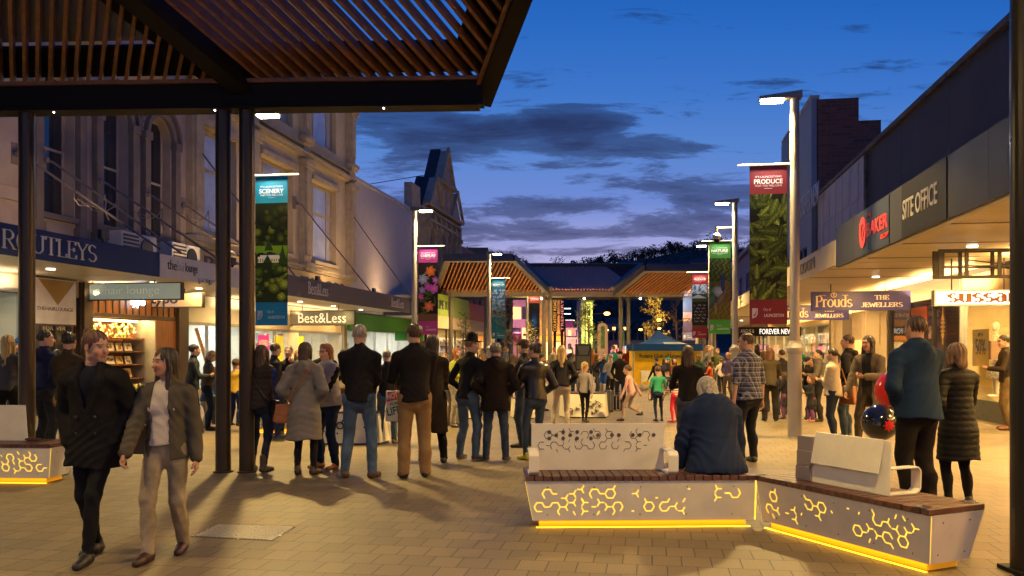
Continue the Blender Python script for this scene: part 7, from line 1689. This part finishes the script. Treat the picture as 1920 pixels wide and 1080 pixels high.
# the walking couple in the left foreground
p1 = person(178, 1046, 612, 178, 'tall man with tied back hair and black peacoat, walking towards the viewer', tc=BLK, openf=(.012, .014, .022), vneck=True, bc=(.012, .012, .013), bk='slim', hem=.70, flare=.02, th=.016, hair='topknot', hc='chestnut', arms=('pocket', 'pocket'), feet=((-.05, .20), (.07, -.16)), hy=64, hp=6, shoe=(.015, .012, .01), skin=(.52, .29, .18), toe=6)
p2 = person(310, 1042, 646, 180, 'woman in an open olive jacket, white top and pale trousers, walking beside the peacoat man', openf=(.55, .48, .38), tc=(.085, .072, .05), bc=(.34, .27, .17), bk='denim', hem=.80, hair='long', hc='dark', arms=('down', 'swf'), feet=((-.08, -.18), (.06, .20)), hy=-38, skin=(.48, .25, .15), shoe=(.035, .008, .008), toe=8, chest=1, sh=.95)
# left group
person(12, 842, 627, 8, 'woman with long wavy pale blond hair and dark jacket at the left edge', tc=(.045, .045, .05), bc=BLK, hair='wavy', hc='blond', arms=('front', 'front'), sh=.95, hem=.9)
person(33, 820, 612, 200, 'person in a bright blue beanie facing the blond woman at the left edge', tc=(.02, .02, .025), hair='short', hat='beanie', hatc=(.02, .10, .30), arms=('jpocket', 'jpocket'), Hh=1.78)
person(82, 858, 618, -28, 'man in a navy hooded sweatshirt and dark jeans beside the left canopy post', tc=(.018, .022, .06), tk='knit', bc=(.02, .022, .03), hood=True, hem=.95, hy=-35, arms=('pocket', 'jpocket'), hc='dark')
person(128, 884, 621, -8, 'man in a dark brown jacket and ochre trousers, back turned, behind the walking man', tc=(.05, .035, .02), bc=(.33, .17, .045), hem=.88, arms=('clasp', 'front'), shoe=(.05, .02, .01), hc='black')
person(106, 800, 655, 30, 'short dark haired person half hidden between the two men on the left', tc=(.03, .025, .03), hair='mid', hc='dark', arms=('front', 'front'))
person(360, 812, 645, -65, 'smiling woman with glasses in a dark quilted jacket, in front of the stationery shop', tc=(.02, .022, .025), tk='puffer', hair='bun', hc='dark', glasses=True, arms=('front', 'front'), bc=DJ, hem=.85, sh=.95)
person(389, 806, 655, -75, 'blond bobbed woman in a grey brown jacket looking down beside the woman with glasses', tc=(.08, .06, .045), hair='bob', hc='sand', arms=('front', 'front'), hp=22, bc=DJ)
person(383, 803, 704, -70, 'small child in a denim jacket with pale trousers standing by the women', tc=(.06, .10, .14), bc=(.30, .26, .2), hair='bob', hc='brown', arms=('front', 'front'), child=1.35, sh=.95, hem=.9, shoe=(.05, .08, .06), leg=.94, fat=1.1)
person(400, 795, 688, -55, 'curly haired child in a blue top behind the child in denim', tc=(.03, .09, .25), hair='bob', hc='brown', arms=('front', 'front'), child=1.3, leg=.94)
person(440, 798, 672, -20, 'child in a yellow and navy jacket seen between the paired canopy posts', tc=(.45, .28, .03), bc=(.015, .03, .12), hair='short', hc='brown', arms=('down', 'front'), child=1.25, leg=.95)
# centre left
pv = person(486, 884, 646, -12, 'brown haired woman in a quilted vest over blue sleeves by the paired posts', tc=(.02, .04, .22), vest=(.028, .020, .016), bc=DJ, bk='slim', hair='mid', hc='brown', arms=('down', 'cross'), boot=True, shoe=(.05, .035, .02), feet=((-.12, .02), (.10, -.06)), sh=.98)
person(513, 822, 643, -50, 'man in a dark jacket with folded arms near the pink poster', tc=(.03, .032, .035), hair='short', hc='brown', arms=('cross', 'cross'), bc=(.02, .03, .09), sole=(.4, .4, .38), shoe=(.03, .03, .03))
person(540, 815, 657, 190, 'grey haired person with a hand at the mouth, in black with a red band', tc=(.02, .015, .015), hair='short', hc='grey', arms=('up', 'cross'), Hh=1.66)
pc = person(572, 890, 641, -5, 'woman in a long grey quilted coat with a hood, seen from behind', tc=(.20, .175, .145), tk='puffer', quiltp=.085, bc=(.014, .013, .014), bk='slim', hem=.47, flare=.035, th=.02, hood=True, hair='bob', hc='brown', arms=('jpocket', 'jpocket'), shoe=(.04, .015, .01), sh=.98, fat=1.03)
person(606, 822, 642, 10, 'dark haired man half hidden behind the grey coat', tc=BLK, hc='black', arms=('jpocket', 'jpocket'))
person(617, 878, 643, 140, 'smiling red haired woman with glasses in a silver quilted vest, arms folded', tc=(.014, .014, .016), vest=(.38, .35, .33), bc=(.016, .03, .07), hair='bob', hc='red', glasses=True, arms=('cross', 'cross'), shoe=(.28, .11, .04), sh=.98, fat=1.08, chest=1, skin=(.6, .33, .22))
person(671, 896, 606, -4, 'grey haired man in a plain black jacket and blue jeans, seen from behind', tc=(.014, .013, .014), bc=(.075, .12, .19), hair='crop', hc='lgrey', arms=('clasp', 'clasp'), hem=.87, shoe=(.07, .028, .015), fat=1.08, sh=1.12, feet=((-.15, .0), (.17, -.02)), collar=True)
person(726, 832, 655, 6, 'grey haired man in a black jacket and jeans, farther back between the two tall men', tc=(.015, .014, .016), bc=(.05, .09, .16), hair='crop', hc='grey', arms=('down', 'front'), shoe=(.2, .1, .04), hem=.88)
person(777, 896, 606, 10, 'tall man in a black jacket, tan cargo work trousers and boots, seen from behind', tc=(.014, .012, .012), bc=TAN_, bk='wide', hair='short', hc='brown', arms=('front', 'clasp'), hem=.87, boot=True, shoe=(.018, .015, .012), fat=1.1, sh=1.14, feet=((-.12, .0), (.13, .06)), hy=14, wr=.009, th=.004)
person(815, 868, 627, 20, 'dark curly haired woman in a long black coat behind the man in work trousers', tc=(.02, .015, .013), bc=BLK, hem=.42, flare=.03, hair='mid', hc='dark', arms=('clasp', 'clasp'), sh=.95)
person(833, 798, 662, -170, 'child in a dark top and pale trousers walking near the hat wearer', tc=(.03, .03, .04), bc=(.45, .36, .25), hair='bob', hc='sand', arms=('front', 'front'), child=1.15)
person(853, 800, 652, -120, 'person with reddish hair in a yellow green jacket, left of the man with the hat', tc=(.30, .32, .04), bc=(.3, .26, .2), hair='mid', hc='red', arms=('down', 'front'), tk='puffer')
person(878, 862, 630, -38, 'man in a black trilby hat and black fleece with jeans, leaning forward', tc=(.013, .013, .014), bc=(.07, .11, .18), hair='short', hc='sand', hat='fedora', arms=('jpocket', 'jpocket'), lean=6, hy=-35, hem=.86, sole=(.5, .5, .48), shoe=(.02, .02, .025), sh=1.05)
person(929, 864, 641, -4, 'grey haired man in a dark hooded parka and jeans, seen from behind', tc=(.016, .012, .010), bc=(.04, .06, .10), hair='short', hc='grey', arms=('jpocket', 'jpocket'), hem=.74, hood=True, th=.02, fat=1.12, sh=1.12, sole=(.6, .6, .55), feet=((-.14, 0), (.15, -.01)), hy=-12, flare=.01)
person(983, 838, 642, 60, 'man in a flat dark cap and black jacket behind the leather jacket', tc=(.02, .018, .018), hair='short', hc='dark', hat='cap', hatc=(.05, .03, .015), arms=('front', 'front'), fat=1.05, Hh=1.76)
person(1001, 862, 643, 22, 'man with a top knot and glasses in a shiny black leather jacket and slim jeans', tc=(.012, .011, .012), tk='leather', bc=(.04, .06, .09), bk='slim', hair='topknot', hc='dark', glasses=True, arms=('front', 'jpocket'), hem=.90, th=.012, hy=40, shoe=(.4, .36, .03), fat=1.03, sh=1.05)
person(1052, 812, 646, 4, 'woman with long golden hair in a black top and white jeans, behind the bench', tc=(.016, .014, .018), bc=(.42, .35, .25), bk='slim', hair='long', hc='blond', arms=('jpocket', 'jpocket'), hem=.93, lean=4, feet=((-.16, .02), (.12, -.08)), sh=.95)
# open middle
person(1096, 792, 680, -20, 'girl with a blond ponytail in a grey long sleeved top and black leggings', tc=(.24, .21, .2), tk='knit', bc=BLK, bk='slim', hair='pony', hc='blond', arms=('swf', 'swb'), child=1.2, feet=((-.08, .12), (.06, -.08)), hy=-25)
person(1078, 760, 664, -160, 'performer in dark clothes beside the loudspeaker', tc=(.03, .02, .02), hair='short', hc='brown', arms=('reach', 'front'))
person(1133, 752, 661, 200, 'man in a blue apron with pale trousers behind the planter', tc=(.02, .02, .03), bc=(.4, .32, .2), hair='short', hc='grey', arms=('hip', 'hip'), apron=(.02, .09, .36), feet=((-.16, 0), (.16, 0)))
person(1145, 755, 663, 20, 'person in a pale vest beside the man in the apron', tc=(.3, .28, .22), bc=(.02, .02, .03), hair='short', hc='lgrey', arms=('front', 'front'))
person(1163, 765, 658, 170, 'man in a black cap and dark shirt standing by the suitcase', tc=(.02, .016, .014), bc=(.02, .025, .04), hair='crop', hc='dark', hat='cap', arms=('down', 'pocket'))
person(1184, 790, 683, 70, 'child in pink running left with one foot lifted', tc=(.55, .32, .30), bc=(.4, .28, .22), hair='short', hc='brown', arms=('swf', 'swb'), child=1.25, feet=((-.05, .26), (.08, -.3)), uplift=(0, .18), bk='slim', lean=8)
person(1235, 790, 688, 6, 'boy in a green striped t-shirt and dark jeans, seen from behind', tc=stripem('green_stripes', (.02, .30, .16), (.03, .22, .13), 150), bc=(.02, .03, .06), bk='slim', hair='crop', hc='brown', arms=('loose', 'front'), child=1.28, sleeve=.5, hem=.93, collar=False, sh=1.05)
person(1266, 792, 694, 40, 'child in a striped top and red leggings at the right of the boy', tc=stripem('pink_stripes', (.5, .4, .36), (.25, .08, .1), 120), bc=(.55, .02, .04), bk='slim', hair='mid', hc='brown', arms=('swf', 'swb'), child=1.25, shoe=(.5, .02, .03))
person(1233, 752, 668, 30, 'dark clothed person passing in front of the yellow tent wall', tc=(.02, .016, .014), hair='short', hc='black', arms=('swf', 'swb'), feet=WALK)
for i, (px, ty) in enumerate(((1252, 672), (1264, 675), (1246, 680))):
    person(px, 735, ty, 180+20*i, ['person in a teal beanie sitting under the tent', 'person with dark hair sitting at the right of the tent', 'small figure sitting low at the left under the tent'][i], tc=((.02, .02, .03), (.12, .04, .02), (.03, .03, .08))[i], hair='mid', hc='dark', hat='beanie' if i == 0 else None, hatc=(.02, .2, .22), arms=('lap', 'lap'), seat=.42, feet=((-.1, .4), (.1, .4)), Hh=1.6, d=30.5)
person(1289, 864, 642, -6, 'woman with long dark hair in black standing behind the seated person', tc=(.015, .014, .013), bc=(.06, .07, .09), hair='mid', hc='brown', arms=('front', 'front'), hem=.9, Hh=1.66)
sp_ = person(1342, 880, 699, 8, 'heavy set grey blond haired person in a navy jacket sitting on the bench, back turned', tc=(.014, .024, .06), bc=(.02, .02, .03), hair='bob', hc='lgrey', arms=(((.27, .20, .90), (1, -.6, -.3)), ((.27, .20, .90), (1, -.6, -.3))), seat=.478, hood=True, feet=((-.14, .5), (.14, .5)), Hh=1.69, d=7.93, fat=1.36, sh=1.25, th=.022, hem=.478/.966, flare=.07, lean=12, wr=.017, hp=18, child=1.06)
pp = person(1404, 868, 624, 28, 'bearded man with glasses in a navy and white checked shirt and dark jeans', tc=plaidm(), bc=(.014, .016, .022), hair='short', hc='brown', glasses=True, arms=('down', 'down'), hem=.86, sleeve=.5, fat=1.22, sh=1.1, hy=42, collar=True, feet=((-.13, 0), (.12, .03)))
person(1445, 790, 651, -10, 'woman with brown hair in an olive jacket and black trousers left of the lamp post', tc=(.06, .048, .03), bc=(.018, .015, .014), bk='wide', hair='mid', hc='chestnut', arms=('front', 'front'), hem=.85, fat=1.05)
person(1466, 778, 655, 20, 'dark haired man half hidden between the olive jacket and the lamp post', tc=(.03, .028, .028), hc='dark', arms=('front', 'front'))
person(1432, 772, 657, 10, 'person with reddish hair behind the woman in olive', tc=(.05, .03, .02), hair='bob', hc='chestnut', arms=('front', 'front'))
person(1471, 786, 700, 60, 'small child in a dark dress beside the lamp post', tc=(.02, .02, .03), bc=(.03, .03, .04), hair='bob', hc='brown', child=1.3, arms=('front', 'front'), skirt=.5)
# right group
person(1514, 788, 668, -100, 'dark haired person in black right next to the lamp post', tc=(.02, .015, .013), hair='short', hc='dark', arms=('front', 'front'))
person(1538, 790, 654, 70, 'man with dark curls in a grey jacket standing before the dress shop', tc=(.12, .10, .08), hair='crop', hc='black', arms=('front', 'front'), bc=(.02, .02, .02))
person(1526, 786, 672, 100, 'girl with long dark hair behind the little girl', tc=(.02, .018, .016), hair='long', hc='black', arms=('front', 'front'), bc=(.02, .02, .03), child=1.1)
person(1522, 791, 703, 100, 'little girl with curly hair, dark coat and pink boots', tc=(.025, .025, .03), bc=(.02, .02, .03), hair='bob', hc='chestnut', child=1.35, arms=('front', 'jpocket'), skirt=.46, hem=.62, flare=.05, boot=True, shoe=(.5, .2, .15), leg=.95)
pw = person(1562, 826, 652, 58, 'woman with tied dark hair in a cream sweater and slim dark jeans, arms folded', tc=(.46, .38, .28), tk='knit', bc=(.016, .022, .045), bk='slim', hair='pony', hc='dark', arms=('cross', 'cross'), hem=.84, fat=1.16, chest=1, legw=1.1, flare=.01)
person(1591, 822, 627, 62, 'man with glasses in a black hooded jacket and jeans behind the woman in cream', tc=(.013, .012, .012), bc=(.035, .05, .08), hair='short', hc='brown', glasses=True, hood=True, arms=('jpocket', 'jpocket'), hem=.86, fat=1.05, hy=10)
person(1633, 838, 624, 128, 'person with long dark hair in a grey brown open coat, walking by the jeweller', tc=(.10, .08, .055), openf=(.02, .02, .02), bc=(.05, .04, .025), bk='denim', hair='mid', hc='dark', arms=('front', 'swf'), hem=.62, flare=.02, feet=WALK2, skin=(.42, .22, .14))
pb = person(1722, 958, 590, 14, 'big man in a dark blue hooded jacket standing behind the bench', tc=(.012, .028, .062), tk='cloth', bc=(.012, .010, .010), bk='wide', hair='crop', hc='brown', arms=('jpocket', 'clasp'), hood=True, hem=.83, fat=1.18, sh=1.12, th=.015, wr=.011, skin=(.46, .25, .15), hy=10)
person(1800, 952, 642, 8, 'light haired person in a long black quilted parka beside the big man', tc=(.006, .006, .006), tk='puffer', bc=(.012, .011, .012), bk='slim', hair='bob', hc='sand', arms=('jpocket', 'front'), hem=.52, flare=.03, th=.012, fat=1.0)
person(1889, 806, 627, 78, 'man in khaki trousers holding a shopping bag at the golden shop window', tc=(.03, .022, .016), bc=(.16, .11, .05), hair='short', hc='dark', arms=('front', 'front'), hem=.88, shoe=(.12, .04, .015))
# far people
fr = [(1352, 740, 672, 'baby sized far figure in white under the green banner', (.5, .4, .35)), (1332, 745, 676, 'far figure crouching in orange beside the lamp', (.5, .08, .02)), (1366, 752, 660, 'far person in violet grey walking left of the checked shirt', (.12, .1, .2)), (1376, 748, 665, 'far person in black near the lamp foot', (.02, .02, .02)),
      (1015, 770, 662, 'far person in a red top between the leather jacket and the golden hair', (.3, .03, .02)), (962, 772, 664, 'far person in grey between the parka and the leather jacket', (.15, .13, .12)), (906, 770, 661, 'far person in a white shirt beside the hat wearer', (.5, .45, .38)), (748, 790, 660, 'far person in a red scarfed coat behind the two tall men', (.3, .02, .02)),
      (1060, 750, 668, 'far bystander in brown behind the golden hair', (.1, .05, .03)), (1118, 745, 664, 'far bystander in black left of the apron', (.02, .02, .02)), (1310, 748, 664, 'far bystander in green behind the dark haired woman', (.03, .1, .05)), (645, 800, 655, 'far person in a beige coat behind the tall man in jeans', (.25, .2, .14)), (1492, 770, 660, 'far shopper in blue behind the lamp post', (.04, .06, .12)), (1402, 762, 662, 'far shopper in grey behind the checked shirt', (.1, .1, .1)), (560, 800, 655, 'far person in navy behind the grey coat', (.02, .03, .07))]
for i, (px, fy, ty, lb_, c) in enumerate(fr): person(px, fy, ty, (i*67) % 360, lb_, tc=c, hair=('short', 'mid', 'bob', 'short')[i % 4], hc=('dark', 'brown', 'sand', 'black')[i % 4], arms=('front', 'down') if i % 2 else ('jpocket', 'jpocket'), bc=((.03, .04, .07), (.02, .02, .02), (.1, .08, .06))[i % 3], group='far people in the mall')

rr = random.Random(4)
hues = [('dark red', (.2, .02, .02)), ('navy', (.015, .03, .08)), ('grey', (.12, .12, .12)), ('olive', (.08, .08, .03)), ('cream', (.4, .34, .24)), ('black', (.012, .012, .012)), ('orange', (.4, .12, .02)), ('teal', (.02, .12, .12))]
spots_ = [(905, 'beside the far left pavilion post'), (925, 'under the blue banner'), (948, 'below the wifi sign'), (1010, 'between the pavilion posts'), (1038, 'behind the golden hair'), (1072, 'left of the loudspeaker'), (1112, 'right of the loudspeaker'), (1150, 'behind the capped man'), (1178, 'left of the yellow tent'), (1300, 'at the right end of the tent'), (1326, 'below the small red banner'), (1345, 'below the green banner'), (1372, 'right of the camera post'), (1420, 'in front of the far shops'), (1440, 'behind the olive jacket'), (1500, 'behind the tall lamp post')]
for i, (px, wh) in enumerate(spots_):
    fy = rr.uniform(712, 738); dd = 2592/(fy-HY); nm, c = hues[i % 8]; person(px, fy, fy-FPX*rr.uniform(1.58, 1.82)/dd, rr.uniform(0, 360), f'small distant person in {nm} {wh}', tc=c, hair=('short', 'mid', 'bob', 'crop')[i % 4], hc=('dark', 'brown', 'sand', 'black')[(i*3) % 4], arms=rr.choice([('front', 'down'), ('jpocket', 'jpocket'), ('swf', 'swb'), ('cross', 'cross')]), bc=rr.choice([(.03, .04, .07), (.02, .02, .02), (.1, .08, .06)]), group='far people in the mall')

# ================================================= THINGS PEOPLE CARRY
def bag(P_, strap, c, w, h, t, lab, m, yaw=0, name='shoulder_bag'):
    """P_: person record, c: bag centre in the person's frame; strap: points in that frame"""
    M = P_['M']; e = empty(name, M @ Matrix.Translation(c) @ Matrix.Rotation(R(yaw), 4, 'Z'), lab, 'bag'); MM = wm(e)
    mb = MB(MM); mb.xz([(-w/2, -h/2+.03), (-w/2+.03, -h/2), (w/2-.03, -h/2), (w/2, -h/2+.03), (w*.36, h/2), (-w*.36, h/2)], -t/2, t/2); mb.build('pouch', m, e, bevel=.02)
    mb = MB(MM); mb.xz([(-w*.38, h/2+.004), (w*.38, h/2+.004), (w*.42, 0), (0, -h*.12), (-w*.42, 0)], -t/2-.008, -t/2+.002); mb.build('flap', m, e, bevel=.004)
    if strap: MB(M).tube(strap, .011, 6).build('strap', m, e)
tanl = mat('tan_leather', (.30, .10, .025), .45, var=.2, bump=.2); blkl = mat('black_leather', (.015, .013, .012), .35, bump=.2)
def onback(P_, pts): return [P_['TP'](p) for p in pts]
P2 = pc[1]; bag(P2, onback(P2, [(.15, -.04, 1.47), (.1, -.135, 1.38), (0, -.168, 1.22), (-.12, -.17, 1.05), (-.20, -.13, .92)]), P2['TP']((-.24, -.11, .82)), .26, .24, .07, 'tan leather shoulder bag on the long grey coat', tanl, 30)
P2 = pv[1]; bag(P2, onback(P2, [(-.14, -.03, 1.46), (-.08, -.14, 1.36), (.03, -.158, 1.2), (.14, -.15, 1.05), (.2, -.1, .98)]), P2['TP']((.25, -.04, .90)), .26, .2, .07, 'black handbag with pale edge hanging at the vest wearer\'s hip', blkl, -40)
P2 = pw[1]; bag(P2, onback(P2, [(.15, .0, 1.45), (.2, -.10, 1.35), (.2, -.16, 1.15), (.16, -.2, 1.0)]), P2['TP']((.13, -.24, .87)), .34, .32, .1, 'large tan leather tote bag behind the woman in cream', tanl, 60, 'tote_bag')
P2 = p2[1]; bag(P2, onback(P2, [(.14, .09, 1.2), (.17, .03, 1.47), (.16, -.1, 1.4), (.2, -.16, 1.1)]), P2['TP']((.22, -.16, .98)), .28, .22, .08, 'pale strapped bag behind the shoulder of the woman in the olive jacket', mat('beige_leather', (.36, .27, .16), .5), 0)
# shopping bag held by the man at the window, printed bag between the tall men
c = P(1866, 655, 18.6); M = Matrix.Translation(c); e = empty('shopping_bag', M, 'brown paper shopping bag held up by the man at the golden window', 'bag'); MB(M).box(-.12, .12, -.05, .05, -.22, .18).build('bag_body', mat('brown_paper', (.22, .12, .07), .6), e); MB(M).tube([(-.05, 0, .18), (-.04, 0, .28), (.04, 0, .28), (.05, 0, .18)], .006, 5).build('handle', dkf, e)
c = P(733, 762, 12.6); M = Matrix.Translation(c) @ Matrix.Rotation(R(-12), 4, 'Y'); e = empty('printed_bag', M, 'red, green and white printed bag with bold lettering beside the tan work trousers', 'bag'); MB(M).xz([(-.12, -.2), (.13, -.24), (.17, .2), (-.02, .24)], -.03, .03).build('bag_body', whf, e, bevel=.01)
MB(M).xz([(-.05, .08), (.15, .08), (.16, .2), (-.0, .22)], -.036, -.031).build('red_patch', mat('bag_red', (.55, .03, .02), .5), e); textmesh('NOT', .16, .09, .003, M @ Matrix.Translation((.06, -.036, .15)), whf, e, bold=.03); textmesh('FOR', .12, .05, .003, M @ Matrix.Translation((.06, -.031, .03)), mat('bag_green', (.02, .12, .07), .5), e, bold=.03); textmesh('LIFE', .2, .12, .003, M @ Matrix.Translation((.03, -.031, -.07)), MATS['bag_green'], e, bold=.03)
# balloons
def balloon(px, py, d, r, m, lab, squash=1.12, stringto=None):
    c = P(px, py, d); M = Matrix.Translation(c); e = empty('balloon', M, lab, 'balloon', 'balloons by the man in blue'); MB(M).lathe([(.004, -r*squash*1.08)]+[(r*math.sin(R(a))*(1 if a < 90 else 1-.08*(math.cos(R(a)))**2), -r*squash*math.cos(R(a))) for a in range(8, 180, 9)]+[(.001, r*squash)], n=28).build('skin', m, e, smooth=True)
    MB(M).lathe([(.018, -r*squash*1.14), (.006, -r*squash*1.07), (.004, -r*squash*1.0)], n=8).build('knot', m, e); MB(M).tube([(0, 0, -r*squash*1.1), (.03, 0, -r*squash*1.1-.15), (.1, .02, -r*squash*1.1-.3)], .003, 4).build('string', whf, e)
    return e, M
redm = mat('red_latex', (.75, .02, .015), .22, var=.05, coat=.5)
balloon(1674, 732, 10.2, .205, redm, 'glossy red balloon left of the man in blue', 1.15)
e, M = balloon(1650, 792, 9.9, .21, mat('black_latex', (.012, .014, .02), .12, var=.05, coat=.6), 'dark glossy balloon with a red star, below the red balloon', 1.0)
mb = MB(M @ Matrix.Rotation(R(8), 4, 'Z')); pts = []
for k in range(16): a = R(k*22.5); rr = .075 if k % 2 == 0 else .045; x, z = rr*math.cos(a)-.01, rr*math.sin(a)-.02; y = -math.sqrt(max(.2125**2-x*x-z*z, 0)); pts.append((x, y, z))
mb.add(pts+[(-.01, -.2135, -.02)], [(i, (i+1) % 16, 16) for i in range(16)]); mb.build('star', redm, e)
# a glove lying on the left bench
c = ML @ Vector((2.12, .3, .482)); MB(Matrix.Translation(c)).ball((0, 0, .02), (.09, .05, .022), 10).ball((.08, .02, .018), (.05, .02, .018), 8).ball((.07, -.03, .018), (.05, .018, .016), 8).build('glove', mat('dark_red_knit', (.10, .03, .02), .8, bump=.5), label='dark reddish glove lying on the end of the left bench', cat='glove', smooth=True)
